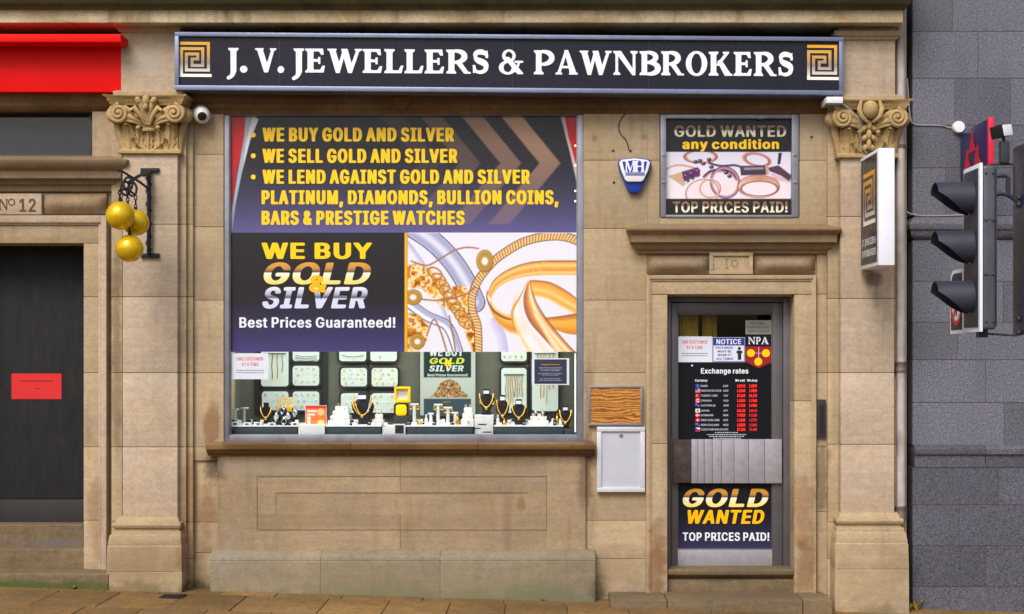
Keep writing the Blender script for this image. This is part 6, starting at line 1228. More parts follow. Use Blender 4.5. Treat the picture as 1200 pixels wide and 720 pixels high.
for i, yy in enumerate(rows):
    y = q8(0, yy + 9)[1]; text(mb, 'bold', names[i], q8(275, 0)[0], None, y, 2.3, Y=YT); text(mb, 'bold', codes[i], q8(474, 0)[0], None, y, 2.3, Y=YT)
    text(mr, 'bold', sell[i], q8(598, 0)[0], q8(668, 0)[0], y + .5, 3.3, Y=YT); text(mr if i in (0, 1, 2, 3, 4) else md, 'bold', buy[i], q8(705, 0)[0], q8(772, 0)[0], y + .5, 3.3, Y=YT)
obj("currency_names", mb, dim, xr, smooth=0, normals=False); obj("rate_figures", mr, led_r, xr, smooth=0, normals=False); obj("rate_figures", md, led_d, xr, smooth=0, normals=False)
mb = MB()
for x0, x1, y in ((400, 606, 622), (328, 680, 640), (350, 660, 656), (384, 630, 673)):
    a, yq = q8(x0, y); b, _ = q8(x1, y); x = a; rr = random.Random(int(y))
    while x < b: l = rr.uniform(1, 3.4); mb.poly([rect(x, min(b, x + l), yq - .5, yq + .55)], Y=YT); x += l + .7
obj("small_print", mb, dim, xr, smooth=0, normals=False)
mb = MB(); mb.poly([[(811 + 1.1 * math.cos(i), 428.5 + 1.1 * math.sin(i)) for i in [j * .4488 for j in range(14)]]], Y=YT); obj("fixing_screw", mb, M['white'], xr, smooth=0, normals=False)

def one_customer(nm_, x0, x1, y0, y1, Y, label):
    t = thing("notice", label, "notice", tuple(P((x0 + x1) / 2, y1, Y)))
    mb = MB(); mb.pbox(x0, x1, y0, y1, Y, .001); obj("paper_sheet", mb, M['paper'], t, smooth=0)
    w_ = x1 - x0; h = y1 - y0; Yt = Y - .0012
    lettering(t, Yt, [(M['fadedred'], 'bold', "ONE CUSTOMER", x0 + .13 * w_, x0 + .86 * w_, y0 + .28 * h, .13 * h), (M['fadedred'], 'bold', "AT A TIME", x0 + .27 * w_, x0 + .73 * w_, y0 + .49 * h, .13 * h)])
    mb = MB(); rr = random.Random(2)
    for yy in (.66, .75):
        x = x0 + .13 * w_
        while x < x0 + .86 * w_: l = rr.uniform(1.2, 3.6); mb.poly([rect(x, min(x + l, x0 + .87 * w_), y0 + yy * h - .35, y0 + yy * h + .35)], Y=Yt); x += l + .5
    obj("small_print", mb, M['lead'], t, smooth=0, normals=False)
YN2 = YN - .0025
one_customer("n", 793.4, 834.6, 394.5, 424.6, YN2, "white notice reading one customer at a time on the door glass")
t = thing("notice", "white and blue notice asking for face masks, with a black masked figure", "notice", tuple(P(854, 424, YN2)))
mb = MB(); mb.pbox(835, 873, 395.5, 424.5, YN2, .001); obj("paper_sheet", mb, M['paper'], t, smooth=0)
Yt = YN2 - .0012
mb = MB(); mb.poly([rect(836, 872, 396.5, 405)], Y=Yt); obj("blue_band", mb, M['bluetext'], t, smooth=0, normals=False)
mb = MB()
mb.poly([rect(835.4, 872.6, 395.9, 424.1), rect(836, 872, 396.5, 423.5)], Y=Yt); obj("border_line", mb, M['bluetext'], t, smooth=0, normals=False)
lettering(t, Yt - .001, [(M['white'], 'bold', "NOTICE", 839.5, 868.5, 403.6, 6)])
lettering(t, Yt, [(M['bluetext'], 'bold', "FACE MASK", 838.5, 859, 408.9, 2.5), (M['bluetext'], 'bold', "MUST BE", 841, 857, 413.2, 2.5), (M['bluetext'], 'bold', "WORN AT", 841, 857, 417.4, 2.5), (M['bluetext'], 'bold', "ALL TIMES", 839.5, 859, 421.8, 2.5)])
mb = MB()
mb.poly([[(866.5 + 1.7 * math.cos(a), 408.6 + 1.9 * math.sin(a)) for a in [i * math.pi / 8 for i in range(16)]]], Y=Yt)
mb.poly([[(863.4, 411), (869.6, 411), (870, 414.2), (868.6, 414.2), (868.6, 421.8), (864.6, 421.8), (864.6, 414.2), (863, 414.2)]], Y=Yt - .0003); obj("pictogram", mb, M['black'], t, smooth=0, normals=False)
t = thing("membership_sign", "black and red shield of the pawnbrokers body with three yellow discs on the door", "sign", tuple(P(889, 427, YN2)))
mb = MB(); mb.pbox(873.6, 904.8, 375.5, 392, YN2, .001); obj("grey_label", mb, paint("silver_grey_label", lin(136, 140, 130), .5), t, smooth=0)
mb = MB(); mb.pbox(873.6, 904.8, 392, 406, YN2, .001); obj("black_label", mb, M['print_navy'], t, smooth=0)
mb = MB(); mb.poly([[(873.6, 406.2), (904.8, 406.2), (904.8, 424.6), (897, 428), (889.2, 431.6), (881, 428), (873.6, 424)]], Y=YN2 - .0006); obj("shield", mb, paint("shield_red_print", lin(150, 14, 24), .4), t, smooth=0, normals=False)
mb = MB()
for x, y in ((880, 414), (897.6, 414), (888.6, 424)): mb.poly([[(x + 4.6 * math.cos(a), y + 4.6 * math.sin(a)) for a in [i * math.pi / 12 for i in range(24)]]], Y=YN2 - .0016)
obj("yellow_discs", mb, M['yellow'], t, smooth=0, normals=False)
mb = MB(); mb.poly([rect(888.9, 889.4, 406.8, 420)], Y=YN2 - .0013); mb.poly([rect(884.4, 893, 413.8, 414.2)], Y=YN2 - .001); obj("fine_lines", mb, M['paper'], t, smooth=0, normals=False)
lettering(t, YN2 - .0012, [(M['paper'], 'serif', "N", 876.8, 885, 403.6, 8.4), (M['paper'], 'serif', "P", 885.8, 891.5, 403.6, 8.4), (M['paper'], 'serif', "A", 892, 900.8, 403.6, 8.4),
    (M['lead'], 'bold', "NATIONAL", 879.5, 897, 380.8, 3), (M['lead'], 'bold', "PAWNBROKERS", 875.5, 902.5, 385.2, 3), (M['lead'], 'bold', "ASSOCIATION", 876.5, 901.5, 389.8, 3)])
t = thing("door_poster", "dark poster reading gold wanted top prices paid on the lower door glass", "poster", tuple(P(850, 643, YN)))
A = Art(793.4, 905.8, 567, 643.2, 1); v = np.clip((A.Y - 600) / 42, 0, 1)[..., None]; A.C = np.array([25, 25, 33]) * (1 - v) + np.array([52, 50, 84]) * v
A.sheet("printed_vinyl", YN, t); YT = YN - .0012
lettering(t, YT, [(ramp_mat("gold_letter_print", 573, 594.5, GOLDSTOPS, YT), 'heavy', "GOLD", 797.7, 903, 594.4, 21.4, .26), (M['orange'], 'heavy', "WANTED", 803, 897, 614, 16.2, .18), (M['white'], 'bold', "TOP PRICES PAID!", 800, 901.5, 634, 9.8)])
t = thing("notice", "blank looking red notice stuck on the black boarded door", "notice", tuple(P(42, 468, .29)))
mb = MB(); mb.pbox(13.5, 72, 438, 468, .296, .002); obj("paper_sheet", mb, M['rednote'], t, smooth=0)
mb = MB(); rr = random.Random(4); x = 24
while x < 62: l = rr.uniform(1.5, 4); mb.poly([rect(x, min(x + l, 63), 446, 447.2)], Y=.2945); x += l + .7
mb.poly([rect(40, 47, 455.2, 456)], Y=.2945); obj("small_print", mb, paint("dark_red_print", lin(96, 10, 16), .6), t, smooth=0, normals=False)

# ================================================================== FIXTURES on the wall
# three-ball pawnbroker sign
bs_ = thing("pawnbroker_balls", "three yellow gold balls hanging from a black scrolled iron bracket on the left pilaster", "shop sign", tuple(P(175, 300, -.13)))
mb = MB(); 
mb.pbox(164.5, 186, 197, 201.5, -.155, .03); mb.pbox(164.5, 186, 297, 302, -.155, .03)
c0 = P(174.5, 201, -.165); c1 = P(174.5, 298, -.165); mb.tube([c0, c1], .017, 8)
rt = []
for i in range(60):
    t = i / 59; rt.append(c0.lerp(c1, t) + Vector((.016 * math.cos(t * 40), -.01 + .012 * math.sin(t * 40), 0)))
mb.tube(rt, .010, 6)
obj("wall_bracket", mb, M['iron'], bs_, bevel=.002)
armE = P(151.5, 214, -.62)
mb = MB(); mb.tube([c0 + Vector((0, 0, -.03)), P(170, 203, -.30), P(160, 208, -.48), armE], [.016, .013, .013, .014], 8)
mb.tube([P(175, 222, -.165), P(163, 213, -.36), P(143, 201, -.62), P(137, 200, -.72)], [.010, .010, .009, .007], 8)
mb.ell(P(168, 204, -.30), (.022, .05, .022)); obj("bracket_arm", mb, M['iron'], bs_)
mb = MB()
for a0, sg in ((P(147, 221, -.60), 1), (P(155, 222, -.60), -1), (P(150, 216, -.62), 1)):
    mb.tube([a0 + Vector((sg * .032 * math.sin(t * 6.6) , 0, .05 * math.cos(t * 6.6))) for t in [i / 23 for i in range(24)]], .009, 6)
mb.tube([P(139.5, 224, -.66), P(148, 221, -.62), P(159, 229, -.55)], .009, 6)
obj("scrollwork", mb, M['iron'], bs_)
balls = [((141, 253), -.70, 16.6, (140, 224, -.66)), ((159, 261), -.52, 15.6, (159, 229, -.55)), ((152, 291.5), -.64, 15.9, (149, 222, -.62))]
for (x, y), Yb_, r, top in balls:
    c = P(x, y, Yb_); rad = r * K(Yb_); mb = MB(); mb.ell(c, rad, 40, 24); o = obj("ball", mb, M['ballgold'], bs_, smooth=80)
    mb = MB(); mb.lathe(c + Vector((0, 0, rad * .97)), [(.012, 0), (.014, .015), (.006, .02)], 10); tp = P(*top); a = c + Vector((0, 0, rad))
    n = max(3, int((tp - a).length / .03))
    for i in range(n):
        p = a.lerp(tp, (i + .5) / n); ring = [p + Vector((.0 if i % 2 else .009 * math.cos(t), .009 * math.cos(t) if i % 2 else 0, .021 * math.sin(t))) for t in [j * math.pi / 5 for j in range(11)]]
        mb.tube(ring, .0042, 5)
    obj("hanging_chain", mb, M['iron'], o)

# security camera
t = thing("security_camera", "small white dome security camera beside the left capital", "camera", tuple(P(236, 134, -.1)))
mb = MB(); mb.lathe(P(236, 134, 0), [(.062, .0), (.064, -.035), (.05, -.05), (.05, -.055)], 24, 'Y'); obj("mount", mb, M['white_plastic'], t)
c = P(236.5, 135, -.085); mb = MB(); mb.ell(c, .066, 24, 16); ey = obj("housing", mb, M['white_plastic'], t, smooth=80)
mb = MB(); dr = Vector((.25, -.9, -.3)).normalized(); rot = dr.to_track_quat('Z', 'Y').to_matrix()
prof = [(.030, .055), (.034, .066), (.028, .070), (.001, .068)]
mb.rings([[c + rot @ Vector((r * math.cos(a), r * math.sin(a), h)) for a in [2 * math.pi * j / 20 for j in range(20)]] for r, h in prof]); obj("lens", mb, M['black'], ey)

# burglar alarm box
t = thing("alarm_box", "white and blue shield shaped burglar alarm box with MH lettering on the wall", "alarm", tuple(P(743.5, 225, -.05)))
shield = [(724, 190), (727, 186.5), (743.5, 184.8), (760, 186.5), (763.5, 190), (761.5, 200), (756, 212), (751, 223), (748, 226), (739, 226), (736, 223), (731, 212), (726, 200)]
mb = MB(); mb.poly([shield], Y=-.05, dep=.06); obj("backing_case", mb, M['blue'], t, bevel=.006)
face = [(725.5, 190.5), (728.5, 187.5), (743.5, 185.8), (758.8, 187.5), (762, 190.5), (759.5, 200), (754.2, 211), (751.5, 213), (735.5, 213), (732.6, 211), (728, 200)]
mb = MB(); mb.poly([face], Y=-.075, dep=.03); obj("front_cover", mb, M['white_plastic'], t, bevel=.006)
mb = MB(); mb.poly([[(729, 189.5), (743.5, 187.8), (758.5, 189.5), (755.5, 202.3), (732.5, 202.3)]], Y=-.0765); mb.poly([rect(733, 743.5, 203, 206), rect(733.4, 743, 203.4, 205.6)], Y=-.0765); mb.poly([rect(744.2, 755, 203, 206), rect(744.6, 754.6, 203.4, 205.6)], Y=-.0765)
obj("blue_panel", mb, M['bluetext'], t, smooth=0, normals=False)
mb = MB(); text(mb, 'serif', "M", 732.5, 745, 201.7, 13, Y=-.0778); text(mb, 'serif', "H", 743.5, 755.5, 201.7, 13, Y=-.078); obj("lettering", mb, M['white'], t, smooth=0, normals=False)
mb = MB(); rr = random.Random(1); x = 734
while x < 754.5: l = rr.uniform(.9, 1.6); mb.poly([rect(x, x + l, 203.7, 205.2)], Y=-.0772); x += l + .45
obj("small_print", mb, M['bluetext'], t, smooth=0, normals=False)

def cable(name, label, pts, Yf, r, mat, cat="cable"):
    mb = MB(); q_ = []
    P3 = [P(x, y, Y_ if Y_ is not None else Yf) for x, y, *r_ in pts for Y_ in [r_[0] if r_ else None]]
    for i in range(len(P3) - 1):
        p0, p1, p2, p3 = P3[max(i - 1, 0)], P3[i], P3[i + 1], P3[min(i + 2, len(P3) - 1)]
        for t_ in [j / 6 for j in range(6)]: q_.append(.5 * ((2 * p1) + (p2 - p0) * t_ + (2 * p0 - 5 * p1 + 4 * p2 - p3) * t_ ** 2 + (3 * p1 - p0 - 3 * p2 + p3) * t_ ** 3))
    q_.append(P3[-1]); mb.tube(q_, r, 6); return tag(obj(name, mb, mat), label, cat)
cable("cable", "thin dark cable hanging down the stone above the alarm box", [(733, 128), (732, 134), (727, 141), (725, 150), (728, 158), (734, 165), (737, 176)], -.006, .0045, M['darkcable'])
cable("cable", "pale cable crossing the upper granite wall to a round white cover", [(1063, 92, -.006), (1065, 120), (1067, 138), (1072, 146), (1095, 147), (1106, 148), (1112, 150), (1120, 151)], -.006, .006, M['cable'])
cable("cable", "pale cable along the granite wall below the purple sign", [(1062, 248, -.006), (1068, 251), (1080, 253), (1100, 253), (1135, 252)], -.012, .0055, M['cable'])
cable("cable", "thin cable looping down over the right hand carved capital", [(983, 120, -.24), (990, 124, -.26), (999, 131, -.26), (1006, 142, -.25), (1008, 160, -.22), (1010, 172, -.19), (1016, 180, -.17)], -.2, .0045, M['cable'])
t = thing("wall_cover", "round white plastic cover on the granite wall beside the purple sign", "cover", tuple(P(1122.5, 150, 0)))
mb = MB(); mb.lathe(P(1122.5, 149.8, 0), [(.048, .0), (.048, -.03), (.042, -.042), (.001, -.045)], 24, 'Y'); obj("cover", mb, M['white_plastic'], t)
t = thing("floodlight", "small white box light tucked under the right end of the fascia sign", "light", tuple(P(979, 123, -.2)))
mb = MB(); mb.pbox(968.5, 988, 113.5, 121, -.30, .22); obj("housing", mb, M['white_plastic'], t, bevel=.006)
mb = MB(); mb.pbox(969.5, 987, 121.2, 123, -.28, .14); obj("diffuser", mb, M['alu'], t, bevel=.002)
mb = MB(); mb.tube([P(984, 121, -.26), P(986, 124, -.25), P(990, 124, -.24)], .01, 6); obj("gland", mb, M['lead'], t)

# projecting sign
XS = P(1029.5, 0, -.75).x
pj = thing("projecting_sign", "white boxed projecting sign with a gold key emblem on its dark left face", "shop sign", (XS, -.45, P(0, 310, -.75).z))
xs1 = P(1048.5, 0, -.75).x; zt_, zb_ = P(0, 173.5, -.75).z, P(0, 311, -.75).z; y0_, y1_ = -.75, -.16
mb = MB(); mb.box((XS, y0_, zb_), (xs1, y1_, zt_)); obj("sign_box", mb, M['white'], pj, bevel=.006)
fpj = lambda u, v, d: Vector((XS - .003 + d, y1_ + (y0_ - y1_) * u, zt_ + (zb_ - zt_) * v))
mb = MB(); mb.poly([rect(.05, .93, .03, .965)], fn=fpj); obj("sign_face", mb, M['navy'], pj, smooth=0, normals=False)
fpj2 = lambda u, v, d: Vector((XS - .0042 + d, y1_ + (y0_ - y1_) * u, zt_ + (zb_ - zt_) * v))
mb = MB(); key_strokes(mb, fpj2, .06, .06, 1.42 / 1000 * 1.05, .92 / 1000 * 1.02, 40)
zk = lambda v: HY - (zt_ + (zb_ - zt_) * v - CZ) / K(0)
obj("key_emblem", mb, ramp_mat("key_emblem_print", zk(.17), zk(.62), KEYSTOPS, 0), pj, smooth=0, normals=False)
mb = MB(); text(mb, 'serif', "J. V. JEWELLERS &", .12, .88, .80, .06, fn=fpj2); text(mb, 'serif', "PAWNBROKERS", .12, .88, .90, .06, fn=fpj2); obj("lettering", mb, M['signwhite'], pj, smooth=0, normals=False)
mb = MB(); mb.box((XS + .03, -.17, zt_ - .12), (XS + .07, -.12, zt_ - .06)); mb.box((XS + .03, -.17, zb_ + .08), (XS + .07, -.12, zb_ + .14)); obj("fixing", mb, M['alu'], pj)

# blank wooden panel and noticeboard
t = thing("wooden_panel", "small grained wooden panel in a thin grey frame beside the display window", "panel", tuple(P(721, 499, -.02)))
mb = MB()
for a in ((689.5, 753, 452.5, 454.8), (689.5, 753, 496.5, 499), (689.5, 692, 454.8, 496.5), (750.6, 753, 454.8, 496.5)): mb.pbox(*a, -.035, .034)
obj("frame", mb, M['alu'], t, bevel=.002)
mb = MB(); mb.pbox(691.5, 751, 454.5, 497, -.028, .026); obj("board", mb, M['wood'], t, smooth=0)
t = thing("noticeboard", "empty white lockable noticeboard hanging below the wooden panel", "noticeboard", tuple(P(728, 577, -.03)))
mb = MB()
for a in ((699.5, 756, 500.5, 506), (699.5, 756, 571.5, 577), (699.5, 705, 506, 571.5), (750.5, 756, 506, 571.5)): mb.pbox(*a, -.05, .049)
obj("frame", mb, paint("white_aluminium_frame", lin(206, 206, 214), .35, .2, .05, 8), t, bevel=.005)
mb = MB(); mb.pbox(704.5, 751, 505.5, 572, -.034, .03); obj("board", mb, paint("pale_blank_board", lin(182, 184, 196), .4, 0, .05, 5), t, smooth=0)
mb = MB(); mb.lathe(P(727.5, 509.5, -.036), [(.014, .0), (.014, -.012), (.008, -.014), (.001, -.014)], 14, 'Y'); obj("lock", mb, M['alu'], t)

# downpipe
t = thing("downpipe", "pale weathered downpipe with rusty collars running down beside the right pilaster", "drainpipe", tuple(P(1056, 606, -.07)))
xc = P(1055.5, 0, -.07).x; mb = MB(); mb.lathe((xc, -.07, 0), [(.034, P(0, 607, -.07).z), (.034, P(0, -140, -.07).z)], 20); obj("pipe", mb, M['pipe'], t)
for y, h, r in ((128, 12, .042), (172, 4, .038), (430, 12, .043), (600, 14, .043)):
    z = P(0, y, -.07).z; mb = MB(); hh = h * K(-.07) / 2; mb.lathe((xc, -.07, z), [(.035, -hh), (r, -hh), (r, -hh * .5), (r * .94, -hh * .4), (r * .94, hh * .5), (r, hh * .6), (r, hh), (.035, hh)], 20)
    mb.box((xc - .055, -.05, z - hh * .6), (xc + .055, -.004, z + hh * .6)); obj("collar", mb, M['pipe_collar'], t, bevel=.0)

# bolt holes left in the stone (dark plugs)
for i, (x, y, lb_) in enumerate(((718.5, 177, "left of the alarm box top"), (739, 177, "right above the alarm box"), (719.5, 214, "left of the alarm box foot"), (951, 161, "right of the small window"))):
    mb = MB(); mb.lathe(P(x, y, 0), [(.010, .0), (.010, -.004), (.006, -.005), (.001, -.003)], 10, 'Y'); tag(obj("wall_plug", mb, M['black']), "dark wall plug in the stone " + lb_, "wall plug")

# bank sign on the granite wall
XB = P(1157, 0, -.70).x
t = thing("projecting_sign", "purple bank sign with red arrow marks and a red edge behind the traffic light", "bank sign", (XB, -.4, P(0, 205, -.4).z))
zt_, zb_ = P(0, 140, -.70).z, P(0, 197, -.70).z; k1 = -.03
mb = MB(); mb.box((XB, -.70, zb_), (XB + .03, -.03, zt_)); obj("sign_panel", mb, M['purple'], t, bevel=.004)
mb = MB(); mb.box((XB - .003, -.74, zb_ - .01), (XB + .037, -.704, zt_ + .01)); obj("sign_edge", mb, M['pinkred'], t, bevel=.003)
mb = MB(); mb.box((XB + .033, -.70, zb_ - .01), (XB + .045, -.03, zt_ + .01)); obj("sign_back", mb, M['purple'], t, bevel=.003)
fb = lambda u, v, d: Vector((XB - .003 + d, -.05 - .62 * u, zt_ + (zb_ - zt_) * v))
mb = MB()
for ox, oy in ((.50, .34), (.30, .66), (.70, .66)):
    s_ = .17; mb.poly([[(ox - s_, oy + s_ * 1.1), (ox - s_ * .3, oy - s_ * 1.3), (ox + s_ * .25, oy - s_ * 1.3), (ox + s_ * .15, oy - .1 * s_), (ox + s_ * .8, oy + s_ * 1.1)]], fn=fb)
obj("arrow_mark", mb, paint("sign_red_print", lin(206, 24, 48), .4), t, smooth=0, normals=False)

# ================================================================== TRAFFIC LIGHT at the kerb
XT = 2.406; YC = -3.05; ZT = P(0, 191, -3.2).z; ZB = P(0, 389, -3.2).z
xpole = 2.90
tl = thing("traffic_light", "traffic light with three black hoods facing left and a grey housing, at the kerb", "traffic light", (xpole, YC, GZ(xpole)))
mb = MB(); mb.lathe((xpole, YC, 0), [(.075, GZ(xpole) - .05), (.075, .75), (.058, .8), (.058, 3.25), (.05, 3.27)], 24); obj("pole", mb, M['signal_grey'], tl)
mb = MB(); mb.box((XT - .004, YC - .155, ZB), (XT + .012, YC + .155, ZT)); bb = obj("backing_board", mb, M['white'], tl, bevel=.003)
mb = MB(); mb.box((XT - .010, YC - .128, ZB + .026), (XT - .0045, YC + .128, ZT - .026)); obj("board_face", mb, M['signal_black'], bb, bevel=.001)
mb = MB(); mb.box((XT + .0125, YC - .15, ZB + .012), (XT + .088, YC + .13, ZT - .012)); hs = obj("housing", mb, M['signal_grey'], tl, bevel=.02, seg=3)
for zf in (.06, .34, .66, .94):
    for dx in (.03, .07): mb = MB(); mb.lathe((XT + dx, YC - .15, ZB + (ZT - ZB) * zf), [(.007, .002), (.007, -.005), (.004, -.007), (.001, -.007)], 8, 'Y'); obj("bolt", mb, M['signal_black'], hs)
for zf in (.335, .665): mb = MB(); mb.box((XT + .013, YC - .1515, ZB + (ZT - ZB) * zf - .002), (XT + .088, YC - .1485, ZB + (ZT - ZB) * zf + .002)); obj("seam", mb, M['signal_black'], hs)
mb = MB(); mb.box((XT + .089, YC - .14, ZB + .03), (XT + .095, YC + .12, ZT - .03)); mb.box((XT + .03, YC - .03, ZB - .03), (XT + .08, YC + .03, ZB + .02)); obj("rear_cover", mb, M['signal_black'], hs, bevel=.002)
lens = [paint("dark_red_lens", lin(70, 12, 12), .15), paint("dark_amber_lens", lin(80, 46, 8), .15), paint("dark_green_lens", lin(10, 60, 44), .15)]
for i, yv in enumerate((233, 290, 349)):
    zc_ = P(0, yv, YC).z; r = .098
    mb = MB(); mb.lathe((XT - .012, YC, zc_), [(r * .95, 0), (r * .8, -.012), (r * .4, -.02), (.001, -.022)], 24, 'X'); ln = obj("lens", mb, lens[i], tl)
    mb = MB(); n = 36; outer = []; 
    def LEN(a): a = abs(a); return .205 if a < 1.25 else .205 - .165 * min(1, (a - 1.25) / 1.5) ** .8
    angs = [-2.75 + 5.5 * j / n for j in range(n + 1)]
    ra, rb, rc, rd = [], [], [], []
    for a in angs:
        L = LEN(a); f = lambda rr, x: (XT - .008 - x, YC + rr * math.sin(a), zc_ + rr * math.cos(a))
        ra.append(f(r, 0)); rb.append(f(r * .93, L)); rc.append(f(r * .93 - .004, L)); rd.append(f(r - .004, 0))
    mb.rings([ra, rb, rc, rd], cap=False, closed=False); obj("hood", mb, M['signal_black'], tl, smooth=50, normals=False)
zs0, zs1 = ZB - .004, P(0, 318, -2.6).z
mb = MB(); rr_ = []
for (cy_, cz_, a0) in ((-2.62 - .07, zs1 - .07, 0), (YC + .17, zs1, None), (YC + .17, zs0, None), (-2.62, zs0, None)):
    if a0 is None: rr_.append((cy_, cz_))
    else: rr_ += [(cy_ + .07 * math.cos(a), cz_ + .07 * math.sin(a)) for a in [j * math.pi / 16 for j in range(9)]]
fT = lambda xx: (lambda u, v, d: Vector((xx + d, u, v)))
mb.poly([rr_], dep=.02, fn=fT(XT)); pn = obj("regulatory_panel", mb, M['white'], tl, smooth=0)
mb = MB(); c_y, c_z = -2.752, (zs0 + zs1) / 2 - .035; cyy = sum(p[0] for p in rr_) / len(rr_)
inn = [(u + (.022 if u < -2.75 else -.022), v + (.022 if v < c_z else -.022)) for u, v in rr_]
mb.poly([inn], fn=fT(XT - .003)); obj("panel_face", mb, M['signal_black'], pn, smooth=0, normals=False)
circ = lambda r: [(c_y + r * math.cos(a), c_z + r * math.sin(a)) for a in [j * math.pi / 16 for j in range(32)]]
mb = MB(); mb.poly([circ(.105), circ(.078)], fn=fT(XT - .0055)); mb.poly([[(c_y - .07, c_z + .05), (c_y - .05, c_z + .07), (c_y + .07, c_z - .05), (c_y + .05, c_z - .07)]], fn=fT(XT - .0068)); obj("red_ring", mb, M['redprint'], pn, smooth=0, normals=False)
mb = MB(); mb.poly([circ(.077)], fn=fT(XT - .0045)); obj("roundel", mb, M['white'], pn, smooth=0, normals=False)
mb = MB(); mb.poly([[(c_y - .02, c_z - .05), (c_y, c_z - .05), (c_y, c_z + .01), (c_y + .03, c_z + .01), (c_y + .03, c_z - .012), (c_y + .065, c_z + .02), (c_y + .03, c_z + .052), (c_y + .03, c_z + .03), (c_y - .02, c_z + .03)]], fn=fT(XT - .006)); obj("turn_arrow", mb, M['black'], pn, smooth=0, normals=False)
# second head, side on, at the picture's edge
hx = P(1194.5, 0, YC).x; z0h, z1h = P(0, 393, YC).z, P(0, 169, YC).z
mb = MB(); mb.box((hx, YC - .13, z0h), (hx + .13, YC + .13, z1h)); h2 = obj("housing", mb, M['signal_navy'], tl, bevel=.03, seg=4)
mb = MB()
for z in (.15, .45, .75): mb.lathe((hx + .13, YC, z0h + (z1h - z0h) * (z + .05)), [(.1, 0), (.098, .2), (.09, .2), (.09, .02), (.001, .02)], 24, 'X')
obj("hood", mb, M['signal_black'], h2)
mb = MB()
for ya, yb_ in ((208, 232),):
    mb.tube([P(1164, 207, YC), P(1172, 206, YC), P(1178, 206, YC), P(1181.5, 209, YC), P(1181, 222, YC), P(1183, 230, YC), P(1197, 233, YC)], .013, 8)
    mb.tube([P(1164, 229, YC), P(1174, 227, YC), P(1182, 229, YC), P(1197, 240, YC)], .012, 8)
mb.tube([P(1160, 193, YC), P(1187, 192.5, YC), P(1188.5, 196, YC), P(1188.5, 230, YC)], .006, 6)
mb.tube([P(1150, 391, YC), P(1192, 393.5, YC)], .006, 6)
for y in (182, 375): mb.tube([(hx + .1, YC, P(0, y, YC).z), (xpole, YC, P(0, y, YC).z)], .02, 8)
for y in (232, 240, 374, 390): mb.ell(P(1194, y, YC), .018)
obj("bracket", mb, M['signal_black'], tl)
mb = MB(); x0 = P(1171.5, 0, YC).x; x1 = P(1182, 0, YC).x; mb.box((x0, YC - .025, P(0, 192, YC).z), (x1, YC + .025, P(0, 166, YC).z)); dt = obj("detector_post", mb, M['signal_black'], tl, bevel=.008)
mb = MB(); c = P(1174, 154.5, YC); rot = Matrix.Rotation(R(-10), 3, 'Y') @ Matrix.Rotation(R(30), 3, 'Z')
def rbox(mb, c, h, rot):
    vs = [c + rot @ Vector((sx * h[0], sy * h[1], sz * h[2])) for sz in (-1, 1) for (sx, sy) in ((-1, -1), (1, -1), (1, 1), (-1, 1))]
    mb.add(vs, [(0, 3, 2, 1), (4, 5, 6, 7), (0, 1, 5, 4), (1, 2, 6, 5), (2, 3, 7, 6), (3, 0, 4, 7)])
rbox(mb, c, (.038, .045, .032), rot); obj("detector_head", mb, M['white_plastic'], dt, bevel=.006)
mb = MB(); rbox(mb, c + rot @ Vector((-.036, 0, 0)), (.01, .043, .035), rot); mb.tube([c, P(1177, 166, YC)], .01, 6); obj("detector_window", mb, M['black'], dt, bevel=.003)

# ================================================================== WEEDS at the foot of the wall
def weed(x, y, Y, h, n, mats, label, seed):
    rr = random.Random(seed); p = P(x, y, Y); p.z = GZ(p.x) - .01; t = thing("weed", label, "weed", tuple(p))
    for mat in mats:
        mb = MB()
        for i in range(n):
            a = rr.uniform(0, 6.28); r = h * rr.uniform(.5, 1); ln = rr.uniform(.2, .8); wv = r * .16; d = Vector((math.cos(a), math.sin(a) * .6, 0)); s = Vector((-math.sin(a), math.cos(a), 0))
            pts = []
            for j in range(5):
                q_ = j / 4; c = p + d * (r * ln * q_ ** 1.3) + Vector((0, 0, r * (q_ - .35 * q_ * q_ * ln))); ww = wv * math.sin(math.pi * (q_ * .85 + .1)); pts.append([c - s * ww, c + Vector((0, 0, -.1 * ww)), c + s * ww])
            mb.rings(pts, cap=False, closed=False)
        obj("leaves", mb, mat, t, smooth=60, normals=False)
weed(1066, 716, -.12, .08, 14, [M['leaf']], "green weed growing at the foot of the right pilaster", 1)
weed(1074, 716, -.06, .12, 4, [M['leafyellow'], M['leaf']], "yellow tinged weed growing against the granite wall", 2)
weed(86, 690, -.27, .05, 12, [M['leaf']], "tiny green weed below the mossy step of No 12", 3)
weed(222, 695, -.12, .06, 12, [M['leaf']], "small green weed between the left pilaster and the stall riser", 4)
weed(636, 704, -.17, .04, 10, [M['leaf']], "tiny green weed under the right end of the stall riser", 5)
mb = MB(); p = P(203, 697, -.45); p.z = GZ(p.x); mb.box((p.x - .09, -.52, p.z + .001), (p.x + .09, -.38, p.z + .007))
for i in range(6): mb.box((p.x - .08 + i * .028, -.51, p.z + .007), (p.x - .066 + i * .028, -.39, p.z + .012))
tag(obj("drain_cover", mb, M['iron']), "small dark metal drain cover in the paving before the left pilaster", "drain cover")

